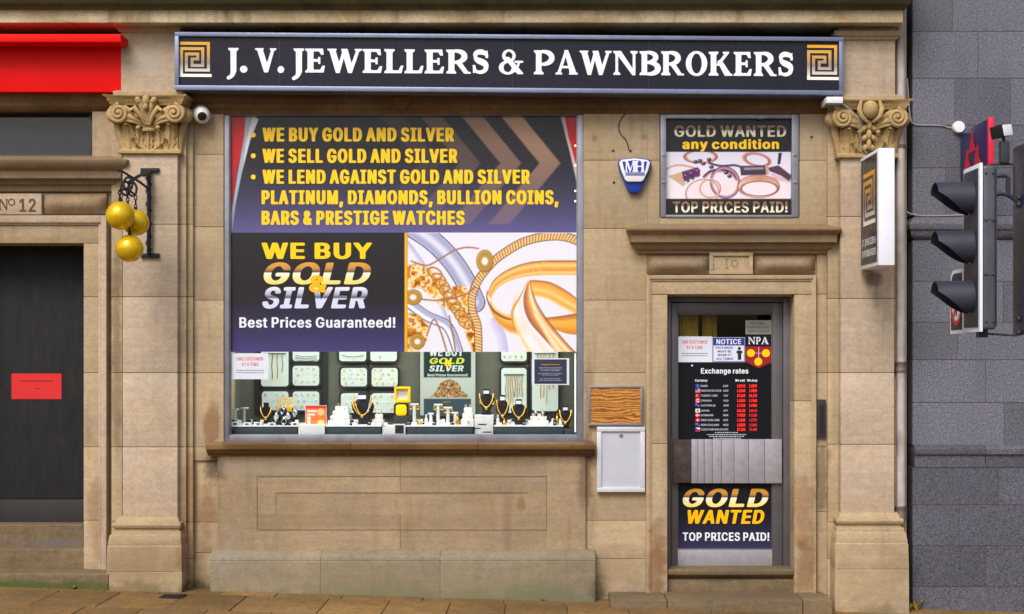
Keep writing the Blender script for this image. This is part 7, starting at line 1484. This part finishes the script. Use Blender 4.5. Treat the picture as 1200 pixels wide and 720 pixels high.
# ================================================================== INSIDE THE DISPLAY WINDOW
RT = 1.335
la = bpy.data.lights.new("display_lamp", 'AREA'); la.shape = 'RECTANGLE'; la.size = 2.7; la.size_y = .06; la.energy = 8.5; la.color = (.93, 1.0, .95)
lo = bpy.data.objects.new("display_lamp", la); COL.objects.link(lo); lo.location = (P(472, 0, .1).x, .16, 2.02); lo.rotation_euler = (R(32), 0, 0)
la2 = bpy.data.lights.new("display_lamp", 'AREA'); la2.shape = 'RECTANGLE'; la2.size = 2.7; la2.size_y = .05; la2.energy = 5.5; la2.color = (.93, 1.0, .95)
lo2 = bpy.data.objects.new("display_lamp", la2); COL.objects.link(lo2); lo2.location = (P(472, 0, .5).x, .5, 2.3)
M['led'] = emit("led_strip_light", (.74, .9, .85, 1), .75)
M['led_spot'] = emit("warm_led_spot", (1.0, .86, .45, 1), 2.2)
t = thing("led_strip", "lit upright strip light inside the right edge of the display window", "lamp", tuple(P(675, 507, .09)))
mb = MB(); mb.pbox(673.4, 674.8, 414, 506.5, .085, .012); obj("diffuser", mb, M['led'], t, smooth=0)
for y in (171, 194, 224, 236): mb = MB(); mb.ell(P(674.2, y, .055), (.006, .004, .008)); obj("spot", mb, M['led_spot'], t)
t = thing("led_strip", "lit upright strip light inside the left edge of the display window", "lamp", tuple(P(269, 507, .09)))
mb = MB(); mb.pbox(269.6, 270.6, 414, 506.5, .085, .012); obj("diffuser", mb, M['led'], t, smooth=0)

def rr_outline(x0, x1, y0, y1, r, n=5):
    o = []
    for cx_, cy_, a0 in ((x1 - r, y0 + r, -90), (x1 - r, y1 - r, 0), (x0 + r, y1 - r, 90), (x0 + r, y0 + r, 180)):
        for j in range(n + 1): a = R(a0 + 90 * j / n); o.append((cx_ + r * math.cos(a), cy_ + r * math.sin(a)))
    return o
YTR = .70
# dark board behind the left trays
t = thing("display_board", "black panel carrying the left hand jewellery trays in the window", "panel", tuple(P(336, 486, YTR + .02)))
mb = MB(); mb.pbox(298, 384, 380, 486, YTR + .015, .02); obj("board", mb, M['blackmatt'], t, smooth=0)
mb = MB(); mb.pbox(430.2, 432.6, 380, 490, YTR + .025, .01); tag(obj("display_rail", mb, M['blackmatt']), "black upright rail between the two columns of middle trays", "rail")
mb = MB(); mb.pbox(619, 622, 380, 490, YTR + .025, .01); tag(obj("display_rail", mb, M['blackmatt']), "black upright rail between the two tall trays of chains", "rail")

def ring_mesh():
    mb = MB(); n = 10
    mb.tube([(.0078 * math.cos(a), 0, .0078 * math.sin(a)) for a in [2 * math.pi * j / n for j in range(n + 1)]], .0022, 5)
    mb.ell((0, -.003, .0095), (.0042, .004, .0035), 6, 4); return mb
def tray(x0, x1, y0, y1, label, ring_label, rings=None, chains=0, lines=0, fr=2.6, seed=0):
    t = thing("jewellery_tray", label, "tray", tuple(P((x0 + x1) / 2, y1, YTR)), "jewellery trays hung on the back of the window")
    mb = MB(); mb.poly([rr_outline(x0 - fr, x1 + fr, y0 - fr, y1 + fr, 5.5)], Y=YTR - .012, dep=.024); obj("tray_frame", mb, M['blackmatt'], t, bevel=.003)
    mb = MB(); mb.poly([rr_outline(x0, x1, y0, y1, 3.6)], Y=YTR - .016, dep=.006); obj("pad", mb, M['pad'], t, smooth=0)
    rr = random.Random(seed); pts = []
    if rings:
        nx, ny = rings
        for j in range(ny):
            for i in range(nx):
                if rr.random() < .14: continue
                pts.append((x0 + (x1 - x0) * (i + .75) / (nx + .5) + (1.2 if j % 2 else -1.2), y0 + (y1 - y0) * (j + .62) / (ny + .2)))
    for i, (x, y) in enumerate(pts):
        p = P(x, y, YTR - .028)
        if y < 414: continue
        mat = M['gold'] if rr.random() < .45 else M['silver']
        key = ('g' if mat is M['gold'] else 's')
        if ring_src.get(key) is None: o = obj("ring", ring_mesh(), mat, base=(0, 0, 0)); ring_src[key] = o
        else: o = ring_src[key].copy(); link(o)
        o.location = p; ORG[o.name] = p; o.rotation_euler = (0, rr.uniform(-.3, .3), rr.uniform(-.5, .5)); tag(o, ring_label, "ring", ring_label.replace("tiny ring", "rings"))
    for i in range(chains):
        x = x0 + 4 + (x1 - x0 - 8) * (i + .5) / chains; mb = MB(); ln = rr.uniform(.55, .95)
        a = max(y0 + 9, 414); path = [P(x + .5 * math.sin(j * .9 + i), a + (y1 - 4 - a) * ln * j / 9, YTR - .024) for j in range(10)]
        mb.tube(path, .0036, 5); b = [p + Vector((.012, 0, 0)) for p in path]
        tag(obj("chain", mb, M['gold'] if i % 3 else M['silver']), "fine chain hanging " + ring_label, "necklace", "chains hanging " + ring_label)
    if chains:
        mb = MB(); mb.pbox(x0 + 3, x1 - 3, max(y0 + 7, 414), max(y0 + 7, 414) + 1.3, YTR - .03, .012); obj("hanging_bar", mb, M['lead'], t)
    for i in range(lines):
        y = max(y0, 414) + 2.5 + 2.6 * i; mb = MB(); path = [P(x0 + 3 + (x1 - x0 - 6) * j / 10, y + 1.6 * math.sin(math.pi * j / 10), YTR - .022) for j in range(11)]; mb.tube(path, .0035, 5)
        tag(obj("bracelet", mb, M['silver']), "fine silver bracelet " + ring_label, "bracelet", "bracelets " + ring_label)
ring_src = {}
tray(306, 338, 400, 453, "tall white tray with fine chains, half hidden behind the white notice", "in the tall tray behind the white notice", chains=4, seed=1)
tray(343, 374, 398, 423.5, "white tray with curved bracelets cut off by the poster, upper left", "laid in the cut off tray at upper left", lines=3, seed=2)
tray(343, 374, 429, 452, "white ring tray in the second row beside the tall left tray", "tiny ring in the tray beside the tall left tray", (4, 3), seed=3)
tray(307, 338, 459, 481, "white ring tray at lower left behind the black watches", "tiny ring in the lower left tray behind the watches", (4, 3), seed=4)
tray(343, 374, 459, 481, "white ring tray at lower left above the red price card", "tiny ring in the lower tray above the red card", (4, 3), seed=5)
tray(397.5, 429, 398, 423.5, "white tray cut off by the poster with one long bracelet, left of the black rail", "laid in the cut off tray left of the rail", lines=1, seed=6)
tray(434, 465, 398, 423.5, "white ring tray cut off by the poster, right of the middle rail", "tiny ring in the cut off tray right of the rail", (4, 3), seed=7)
tray(399.5, 430, 431.5, 453, "white ring tray in the middle of the window, left of the rail", "tiny ring in the middle tray left of the rail", (4, 4), seed=8)
tray(435.5, 466, 431.5, 453, "white ring tray in the middle of the window, right of the rail", "tiny ring in the middle tray right of the rail", (4, 4), seed=9)
tray(399.5, 430, 461, 484, "white ring tray low behind the large black bust", "tiny ring in the low tray behind the black bust", (4, 3), seed=10)
tray(435.5, 466, 461, 484, "white ring tray low behind the yellow gift box", "tiny ring in the low tray behind the yellow box", (4, 3), seed=11)
tray(587.5, 617, 396, 423.5, "white tray of small studs cut off by the poster at right", "tiny ring in the cut off tray at the right", (4, 3), seed=12)
tray(587.5, 617, 431.5, 484, "tall white tray of hanging gold chains right of the inner poster", "in the tall tray right of the inner poster", chains=8, seed=13)
tray(623.5, 654, 396, 482, "tall white tray of hanging chains half hidden by the dark notice", "in the tall tray behind the dark notice", chains=6, seed=14)

# notices stuck to the glass
one_customer("n", 271.5, 314.5, 414.2, 444.6, .0585, "white notice reading one customer at a time low in the display window")
t = thing("notice", "small navy notice with a white border on the display glass at right", "notice", tuple(P(645, 451, .058)))
mb = MB(); mb.pbox(623.2, 667, 420, 451.3, .0585, .001); obj("paper_sheet", mb, M['paper'], t, smooth=0)
mb = MB(); mb.poly([rect(626.2, 664.2, 421.3, 450)], Y=.0572); obj("navy_panel", mb, paint("navy_paper", lin(34, 42, 66), .5), t, smooth=0, normals=False)
mb = MB(); mo = MB(); rr = random.Random(6)
for y, a, b in ((427.5, 634, 656), (431, 632, 658), (432.8, 632, 658), (434.6, 634, 656), (438, 631, 659), (439.8, 635, 655), (444, 633, 657), (446, 632, 658)):
    x = a; dst = mo if y < 429 else mb
    while x < b: l = rr.uniform(1, 3); dst.poly([rect(x, min(x + l, b), y - .45, y + .45)], Y=.056); x += l + .5
obj("small_print", mb, paint("pale_small_print", lin(176, 186, 214), .5), t, smooth=0, normals=False); obj("small_print", mo, M['orange'], t, smooth=0, normals=False)

# inner poster
YI = .66
t = thing("display_poster", "white edged dark green poster with a pile of gold, standing inside the display window", "poster", tuple(P(525, 487, YI)))
A = Art(492.5, 557, 396, 487, 1.6, (206, 216, 208))
A.rect(496.6, 552, 380, 442.5, (44, 60, 58)); A.rect(496.6, 552, 467.5, 487, (70, 88, 98)); A.rect(492.5, 557, 443, 467, (208, 216, 206))
nz = A.noise(1.6, 8) * .6 + A.noise(.9, 9) * .4; mm = A.soft(A.sdpoly([(503, 466), (511, 459), (516, 449), (522, 446), (527, 444.5), (533, 447), (538, 450), (541, 458), (549, 464), (546, 466)]), .8)
cc = np.stack([np.interp(nz, [.3, .42, .52, .62, .72], c) for c in ([96, 168, 206, 150, 232], [66, 120, 166, 96, 206], [40, 70, 110, 50, 160])], -1); A.C = A.C * (1 - mm[..., None]) + cc * mm[..., None]
A.rect(519, 528, 470.6, 472, (176, 130, 60))
A.sheet("printed_sheet", YI, t, k=.8)
YT = YI - .0012; YW = YI - .003
M['ygreen'] = paint("yellow_green_print", lin(196, 210, 60), .5); M['palegreen'] = paint("pale_green_print", lin(206, 216, 210), .5)
lettering(t, YT, [(M['palegreen'], 'heavy', "WE BUY", 503, 543, 417.5, 9), (M['ygreen'], 'heavy', "GOLD", 502.5, 545, 426.6, 7, .26), (M['palegreen'], 'heavy', "SILVER", 502.5, 544, 435.4, 7, .22), (M['palegreen'], 'bold', "Best Prices Guaranteed!", 501, 548, 441.2, 3)])
lettering(t, YW, [(M['yellow'], 'heavy', "&", 521, 529.5, 429.5, 7)])

# risers along the front
def riser(x0, x1, label, dark=True, top=RT):
    t = thing("display_riser", label, "display stand", tuple(P((x0 + x1) / 2, 512, .12)), "low white display risers along the glass")
    a, b = P(x0, 0, .12).x, P(x1, 0, .12).x
    mb = MB(); mb.box((a, .115, top - .011), (b, .60, top)); obj("white_top", mb, M['leatherette'], t, bevel=.003)
    mb = MB(); mb.box((a + .006, .125, FL), (b - .006, .59, top - .0115)); obj("base", mb, M['display_dark'] if dark else M['leatherette'], t, bevel=.002)
riser(269.5, 349, "low dark fronted display riser at the left end under the watches"); riser(381, 447, "low dark fronted display riser under the large black bust"); riser(476, 555, "low dark fronted display riser under the white stands"); riser(579, 660.5, "low dark fronted display riser under the two busts at right")
def wbox(name, label, cat, x0, x1, y0, y1, Y, dep, mat, z0=None, bevel=.003, group=None):
    mb = MB(); a = P(x0, y1, Y); b = P(x1, y0, Y); mb.box((a.x, Y, a.z if z0 is None else z0), (b.x, Y + dep, b.z)); o = obj(name, mb, mat, bevel=bevel); return tag(o, label, cat, group)
wbox("display_block", "low white display block in front of the red price card", "display stand", 349.5, 380.5, 498, 512, .10, .25, M['leatherette'], FL)
wbox("display_block", "white display pillar under the bust right of the inner poster", "display stand", 556, 578, 487, 512, .16, .2, M['leatherette'], FL)
wbox("display_block", "small white display block under the yellow gift box", "display stand", 448, 475, 500, 512, .14, .3, M['leatherette'], FL)
wbox("display_block", "small dark display block under the bust at the far right", "display stand", 661.5, 671.5, 503, 512, .14, .2, M['display_dark'], FL)

def bust(x, ytop, ybot, w, Y, label, nlabel, extra=None, z0=RT):
    t = thing("necklace_bust", label, "display bust", (P(x, 0, Y).x, Y, z0))
    k = K(Y); cx_ = P(x, 0, Y).x; zt_ = P(0, ytop, Y).z; h = zt_ - z0; W = w * k / 2; mb = MB(); rs = []
    for s, ww, dd in ((0, .62, .35), (.06, .66, .36), (.12, .5, .28), (.22, .55, .26), (.45, .92, .34), (.6, 1.0, .36), (.70, .86, .32), (.78, .5, .26), (.86, .40, .24), (.97, .42, .26), (1.0, .36, .22)):
        rs.append([(cx_ + W * ww * math.cos(a), Y + .04 * (1 - s) + W * dd * math.sin(a), z0 + h * s) for a in [2 * math.pi * j / 16 for j in range(16)]])
    mb.rings(rs); obj("form", mb, M['velvet'], t, smooth=60)
    mb = MB(); pts = []
    for j in range(25):
        a = -1 + 2 * j / 24; pts.append((cx_ + W * .86 * math.sin(a * 1.45), Y - W * .38 - .008 + .02 * abs(a) ** 3, z0 + h * (.30 + .52 * abs(a) ** 1.6)))
    mb.tube(pts, [.0052] * 25, 6)
    mb.ell(Vector(pts[12]) + Vector((0, -.004, -.008)), (.012, .006, .014))
    tag(obj("necklace", mb, M['gold']), nlabel, "necklace")
    if extra: 
        mb = MB(); p = Vector((cx_, Y - W * .40 - .004, z0 + h * .88)); mb.box(p - Vector((W * .34, 0, h * .06)), p + Vector((W * .34, .003, h * .06))); tag(obj("price_tag", mb, M['paper']), extra, "price tag")
bust(425, 461, 497, 27, .30, "large black velvet bust in the middle of the window before the ring trays", "gold necklace on the large black bust in the middle", "white price tag on the neck of the large middle bust")
bust(570, 456, 488, 19, .24, "black velvet bust standing on the white pillar", "gold necklace on the bust on the white pillar", "white price tag on the bust on the white pillar", z0=P(0, 487, .16).z)
bust(589, 463, 494, 16, .34, "slim black velvet bust right of the white pillar", "gold necklace on the slim bust right of the pillar", "white price tag on the slim bust right of the pillar")
bust(608, 468, 499, 19, .22, "black velvet bust near the glass before the tall chain trays", "gold necklace on the bust before the tall chain trays", "white price tag on the bust before the chain trays")
bust(662.5, 476, 503, 16, .20, "black velvet bust at the far right end of the window", "gold necklace on the bust at the far right", "white price tag on the far right bust", z0=P(0, 503, .16).z)
bust(312, 472, 497, 15, .40, "small black velvet bust among the watches at left", "thin gold necklace on the small left bust")

def tstand(x, ytop, Y, label, w=10, rings_=True, mat=None):
    t = thing("display_stand", label, "display stand", (P(x, 0, Y).x, Y, RT), "white display stands")
    cx_ = P(x, 0, Y).x; zt_ = P(0, ytop, Y).z; k = K(Y); m = mat or M['leatherette']
    mb = MB(); mb.lathe((cx_, Y, RT), [(.024, 0), (.024, .008), (.015, .014), (.012, zt_ - RT - .012)], 12); mb.box((cx_ - .02, Y - .02, RT), (cx_ + .02, Y + .02, RT + .02)); obj("post", mb, m, t)
    mb = MB(); mb.box((cx_ - w * k / 2, Y - .014, zt_ - .014), (cx_ + w * k / 2, Y + .014, zt_)); obj("bar", mb, m, t, bevel=.004)
tstand(485.5, 473, .28, "white T shaped stand right of the yellow gift box"); tstand(513.5, 473.5, .30, "taller white T stand before the inner poster"); tstand(525, 477, .24, "shorter white T stand before the inner poster"); tstand(505, 484, .34, "small white T stand behind the taller stand", 7)
tstand(276, 479, .26, "white topped black stand at the far left end", 9, mat=M['silver']); tstand(286.5, 477.5, .30, "white topped stand second from the left end", 11, mat=M['silver']); tstand(533.5, 483, .36, "white T stand beside the stepped white ring mound", 7)
def earr(x, y, Y, label, mat='gold', r=.012):
    mb = MB(); c = P(x, y, Y); mb.tube([c + Vector((r * math.cos(a), 0, r * math.sin(a))) for a in [j * math.pi / 7 for j in range(15)]], .0034, 5); tag(obj("hoop_earring", mb, M[mat]), label, "earring")
for i, (x, y, Y, lb_) in enumerate(((481, 478, .265, "gold hoop hanging left on the stand by the yellow box"), (489.5, 478, .265, "gold hoop hanging right on the stand by the yellow box"), (509.5, 478.5, .285, "gold hoop hanging left on the taller poster stand"), (517.5, 478.5, .285, "gold hoop hanging right on the taller poster stand"), (521.5, 482, .225, "gold hoop hanging left on the shorter poster stand"), (528.8, 482, .225, "gold hoop hanging right on the shorter poster stand"))): earr(x, y, Y, lb_)

def mound(x0, x1, ytop, Y, steps, label, rl, seed):
    t = thing("stepped_riser", label, "display stand", (P((x0 + x1) / 2, 0, Y).x, Y, RT)); mb = MB(); k = K(Y); zt_ = P(0, ytop, Y).z; rr = random.Random(seed)
    for i in range(steps):
        a = P(x0 + (x1 - x0) * .5 * (i / steps) * .55, 0, Y).x; b = P(x1 - (x1 - x0) * .5 * (i / steps) * .55, 0, Y).x; z1 = RT + (zt_ - RT) * (i + 1) / steps; y_ = Y + .05 * i
        mb.box((a, y_, RT), (b, Y + .05 * steps, z1)); n = max(2, int((b - a) / .045))
        for j in range(n):
            x = a + (b - a) * (j + .5) / n; src = ring_src['g' if rr.random() < .6 else 's']; o = src.copy(); link(o); o.location = (x, y_ + .012, z1 + .012); o.rotation_euler = (0, 0, rr.uniform(-.4, .4)); tag(o, rl, "ring", rl.replace("small ring", "rings"))
    obj("steps", mb, M['leatherette'], t, bevel=.004)
mound(384, 410, 477, .16, 4, "stepped white ring mound left of the large black bust", "small ring on the stepped mound left of the large bust", 1)
mound(540, 555, 478.5, .18, 3, "stepped white ring riser right of the T stands", "small ring on the stepped riser right of the T stands", 2)
mound(619, 643, 484, .2, 3, "wide white stepped ring riser beside the busts at right", "small ring on the wide stepped riser at right", 3)
mound(437, 449, 486, .14, 2, "small white stepped block right of the large black bust", "small ring on the stepped block right of the large bust", 4)
# black ring stands on the right riser
for i, (x, lb_) in enumerate(((624, "left"), (632, "middle"), (640.5, "right"))):
    mb = MB(); c = P(x, 482, .30); c.z = RT + .075; mb.tube([c + Vector((.022 * math.cos(a), 0, .022 * math.sin(a))) for a in [j * math.pi / 9 for j in range(19)]], .006, 6); mb.box((c.x - .012, .285, RT), (c.x + .012, .315, c.z - .020))
    tag(obj("bangle_stand", mb, M['velvet']), lb_ + " of three small black bangle holders on the right riser", "display stand")
def perfume(x, y, Y, label, mat, h=.06):
    mb = MB(); c = P(x, 0, Y); mb.lathe((c.x, Y, RT), [(.013, 0), (.015, .004), (.013, h * .6), (.006, h * .75), (.008, h * .8), (.008, h), (.001, h + .004)], 10); tag(obj("ring_cone", mb, M[mat]), label, "ring cone")
for x, Y, lb_, mt in ((492, .2, "gold topped ring cone between the white stands", 'gold'), (499.5, .22, "white ring cone left of the taller stand", 'leatherette'), (583.5, .17, "white ring cone below the slim bust", 'leatherette'), (591, .18, "gold coloured ring cone below the slim bust", 'gold'), (648, .2, "white ring cone right of the stepped riser", 'leatherette'), (653, .26, "gold ring cone near the right end of the riser", 'gold'), (657, .2, "white ring cone at the right end of the riser", 'leatherette'), (536, .17, "gold ring cone before the stepped riser", 'gold')): perfume(x, 0, Y, lb_, mt, .05 + .02 * (x % 3))

# watches on cushions at left
def watch(x, y, Y, label, r=.021, dial='leatherette'):
    t = thing("watch", label, "watch", (P(x, 0, Y).x, Y, RT), "watches on black cushions"); c = P(x, y, Y)
    mb = MB(); mb.ell(c + Vector((0, .02, -.006)), (.034, .026, .03), 14, 10); mb.box((c.x - .026, Y - .01, RT), (c.x + .026, Y + .04, c.z - .02)); obj("cushion", mb, M['velvet'], t, smooth=60)
    mb = MB(); mb.lathe(c, [(.001, -.014), (r * .8, -.014), (r, -.010), (r, .004), (.001, .004)], 18, 'Y'); cs = obj("case", mb, M['silver'], t)
    mb = MB(); mb.lathe(c, [(.001, -.0155), (r * .78, -.0155), (r * .78, -.0145), (.001, -.0145)], 18, 'Y'); obj("dial", mb, M[dial], cs)
    mb = MB(); mb.tube([c + Vector((0, .03 + .032 * math.cos(a) - .03, .034 * math.sin(a))) for a in [-2.6 + j * .35 for j in range(16)]], .009, 6); obj("strap", mb, M['silver'], t)
for x, y, Y, lb_, dl_ in ((324, 489, .20, "steel watch with a white dial, left of the watch group", 'leatherette'), (331, 481, .34, "steel watch at the back of the watch group, dark dial", 'blue'), (337.5, 489, .20, "steel watch with a pale dial in the middle of the watch group", 'leatherette'), (345.5, 484, .28, "steel watch at the right of the watch group", 'silver'), (333, 494, .15, "steel watch lowest at the front of the watch group", 'velvet')): watch(x, y, Y, lb_, .021, dl_)
for x, y0, y1, Y, lb_ in ((275, 495, 499, .14, "white jewel box at the far left on the riser"), (289, 495.5, 498.5, .15, "flat white jewel box second from left on the riser"), (302, 495.5, 498.8, .16, "flat white jewel box before the small left bust"), (318, 496, 499, .14, "flat white jewel box before the watches"), (345, 495.5, 499, .14, "flat white jewel box at the right of the watches")):
    t = thing("jewel_box", lb_, "jewel box", tuple(P(x, 499, Y)), "jewel boxes on the left riser"); k = K(Y); c = P(x, y1, Y); mb = MB(); hw = 4.6 * k; h = max(.02, (y1 - y0) * k)
    mb.box((c.x - hw, Y, RT), (c.x + hw, Y + .05, RT + h)); obj("box", mb, M['leatherette'], t, bevel=.003)
    mb = MB(); mb.box((c.x - hw * .3, Y - .003, RT + .004), (c.x + hw * .5, Y + .002, RT + h * .7)); obj("insert", mb, M['velvet'], t)
t = thing("ticket_card", "yellow and white price card standing behind the watches", "price card", tuple(P(334, 478, .45)))
mb = MB(); mb.pbox(324, 344, 465.5, 478, .45, .004); obj("card", mb, paint("cream_card", lin(226, 206, 150), .6, 0, .35, 90), t, smooth=0); mb = MB(); mb.pbox(325, 342, 478, 482.5, .445, .004); obj("yellow_band", mb, M['orange'], t, smooth=0)
mb = MB(); mb.box((P(333, 0, .45).x - .006, .452, RT), (P(333, 0, .45).x + .006, .458, P(0, 478, .45).z)); obj("stem", mb, M['lead'], t)
t = thing("price_card", "red and orange leaning price card with pale lines, left of the stepped mound", "price card", tuple(P(370, 499, .22)))
A = Art(358, 382.5, 475.5, 499, 2, (232, 120, 84)); A.rect(358, 383, 475, 479, (206, 60, 46)); A.rect(360, 371, 481, 483, (250, 226, 210)); A.rect(360, 369, 485, 487, (250, 226, 210)); A.disc(376, 483, 4, (240, 190, 110)); A.rect(366, 382, 488, 493, (240, 112, 50)); A.rect(360, 364, 488, 499, (246, 206, 180)); A.disc(376, 496, 4, (250, 200, 120))
A.sheet("card_print", .22, t); mb = MB(); mb.pbox(357.7, 382.8, 475.2, 499.2, .2215, .004); mb.box((P(370, 0, .22).x - .02, .2255, FL + .0), (P(370, 0, .22).x + .02, .235, P(0, 490, .22).z)); obj("card", mb, M['paper'], t, smooth=0)
# yellow gift box with a watch
t = thing("gift_box", "open yellow gift box with a white lined lid, left of the white stands", "gift box", tuple(P(470, 496, .3)))
mb = MB()
for a in ((462, 480.5, 453.5, 456), (462, 480.5, 468.5, 472), (462, 464.5, 456, 468.5), (478, 480.5, 456, 468.5)): mb.pbox(*a, .34, .05)
obj("lid", mb, M['yellow'], t, bevel=.004)
mb = MB(); mb.pbox(464, 478.5, 455.5, 469, .37, .012); obj("lid_lining", mb, M['leatherette'], t, smooth=0)
mb = MB(); mb.pbox(461, 481, 487.5, 500, .24, .16); obj("box_base", mb, M['blackmatt'], t, bevel=.004)
t = thing("watch", "square gold faced watch on a black strap in the yellow gift box", "watch", tuple(P(470.5, 488, .27)))
mb = MB(); mb.poly([rr_outline(461.5, 478.5, 472.3, 489.5, 4)], Y=.262, dep=.03); obj("case", mb, M['velvet'], t, bevel=.004); mb = MB(); mb.poly([rr_outline(463.8, 476.3, 474.4, 487.2, 3)], Y=.256, dep=.007); obj("dial", mb, M['yellow'], t, bevel=.002)
t = thing("jewel_box", "small black fronted jewel box under the yellow gift box", "jewel box", tuple(P(468, 512, .14)))
mb = MB(); mb.pbox(461, 475, 497, 511, .128, .01); obj("box", mb, M['leatherette'], t, bevel=.002); mb = MB(); mb.pbox(463, 473, 498.5, 508, .124, .004); obj("insert", mb, M['velvet'], t)
# small price tags scattered on the risers
tags = [(389, 499, "left of three on the riser under the ring mound"), (402, 499.5, "middle of three on the riser under the ring mound"), (415, 499, "right of three on the riser under the ring mound"), (437, 498.5, "right of the large black bust"), (444, 492, "high on the small stepped block"), (452, 503, "before the yellow gift box"),
        (484, 499, "before the leftmost white T stand"), (503, 499, "left of the poster stands"), (519, 499.5, "between the two poster stands"), (546, 499, "before the stepped riser right of the T stands"), (586, 499, "below the slim bust"), (601, 499.5, "before the bust near the glass"), (630, 499, "before the wide stepped riser"), (646, 499, "right of the wide stepped riser")]
for i, (x, y, lb_) in enumerate(tags):
    c = P(x, y, .135); c.z = RT; mb = MB(); w_ = .013; mb.add([(c.x - w_, .13, RT), (c.x + w_, .13, RT), (c.x + w_, .142, RT + .022), (c.x - w_, .142, RT + .022), (c.x + w_, .154, RT), (c.x - w_, .154, RT)], [(0, 1, 2, 3), (3, 2, 4, 5)])
    tag(obj("price_tag", mb, M['paper'], smooth=0), "tiny folded white price tag " + lb_, "price tag", "price tags on the risers")
mb = MB(); k = K(.15)
for x0, x1, y in ((560, 570, 497), (556, 563, 501.5), (566, 576, 506)): mb.pbox(x0, x1, y, y + .9, .155, .006)
tag(obj("card_slot", mb, M['velvet']), "thin black slots across the front of the white pillar", "price card")

# the crowd of small stock between the stands: open ring boxes, earring cards, ring fingers
def ring_box(c, rz, dark):
    src = box_src.get(dark)
    if src is None:
        t = thing("ring_box", "x", "ring box", (0, 0, 0)); mb = MB(); mb.box((-.014, -.012, 0), (.014, .012, .016)); obj("box", mb, M['velvet'] if dark else M['leatherette'], t, bevel=.002)
        mb = MB(); mb.box((-.014, .010, .016), (.014, .016, .040)); obj("lid", mb, M['velvet'] if dark else M['leatherette'], t, bevel=.002)
        mb = MB(); mb.box((-.0095, -.0085, .0165), (.0095, .0085, .019)); obj("cushion", mb, M['pad'] if dark else M['velvet'], t)
        box_src[dark] = t
    else: t = copy_tree(src, (0, 0, 0))
    t.location = c; ORG[t.name] = Vector(c); t.rotation_euler = (0, 0, rz); return t
box_src = {}; rr = random.Random(21)
spots = {"on the left riser among the watches": [(272, .2), (281, .17), (292, .24), (298, .3), (306, .22), (320, .3), (340, .15), (347.5, .2)],
         "on the riser round the large black bust": [(412, .16), (417, .24), (433, .18), (441, .3), (446, .22)],
         "on the riser among the white T stands": [(479, .2), (490, .36), (497, .3), (509, .18), (516.5, .2), (530, .22), (538, .3), (549, .14)],
         "on the right riser below the busts": [(581, .28), (595.5, .2), (601, .34), (614, .18), (617, .3), (645, .3), (650, .17), (657.5, .3)]}
for where, ps in spots.items():
    for i, (x, Y) in enumerate(ps):
        dark = i % 3 != 1; p = P(x, 0, Y); o = ring_box((p.x, Y, RT), rr.uniform(-.5, .5), dark)
        kind = "black" if dark else "white"; tag(o, f"small open {kind} ring box {where}", "ring box", f"{kind} ring boxes {where}")
def card(c):
    global card_src
    if card_src is None:
        mb = MB(); mb.box((-.013, -.0015, 0), (.013, .0015, .036)); mb.box((-.006, .0015, 0), (.006, .016, .004)); card_src = obj("earring_card", mb, M['paper'], base=(0, 0, 0)); o = card_src
    else: o = card_src.copy(); link(o)
    o.location = c; ORG[o.name] = Vector(c); return o
card_src = None
for where, ps in {"on the left riser": [(278, .42), (294, .42), (341, .44)], "behind the large black bust": [(414, .42), (438, .42), (443, .45)], "behind the white T stands": [(495, .44), (519.5, .44), (545, .45)], "behind the busts at right": [(584, .45), (600, .46), (648, .44), (655, .45)]}.items():
    for x, Y in ps:
        p = P(x, 0, Y); o = card((p.x, Y, RT)); o.rotation_euler = (R(-8), 0, rr.uniform(-.3, .3)); tag(o, "small white earring card standing " + where, "earring card", "earring cards standing " + where)

for x, y, Y, lb_ in ((416.5, 474, .27, "gold hoop hanging at the left shoulder of the large black bust"), (433.5, 474, .27, "gold hoop hanging at the right shoulder of the large black bust"), (563, 471, .22, "gold hoop beside the bust on the white pillar, left"), (577.5, 472, .22, "gold hoop beside the bust on the white pillar, right")): earr(x, y, Y, lb_, 'gold', .010)
def strand(pts, label, mat='gold', r=.004):
    mb = MB(); mb.tube([P(*q_) for q_ in pts], r, 6); mb.ell(P(*pts[-1]), .010); tag(obj("pendant", mb, M[mat]), label, "pendant")
strand([(414, 463, .27), (415.5, 470, .26), (418, 478, .25), (421, 485, .24)], "long gold pendant hanging down the left side of the large bust")
strand([(435, 463, .27), (433.5, 472, .26), (431, 482, .25)], "pale pendant hanging down the right side of the large bust", 'silver')
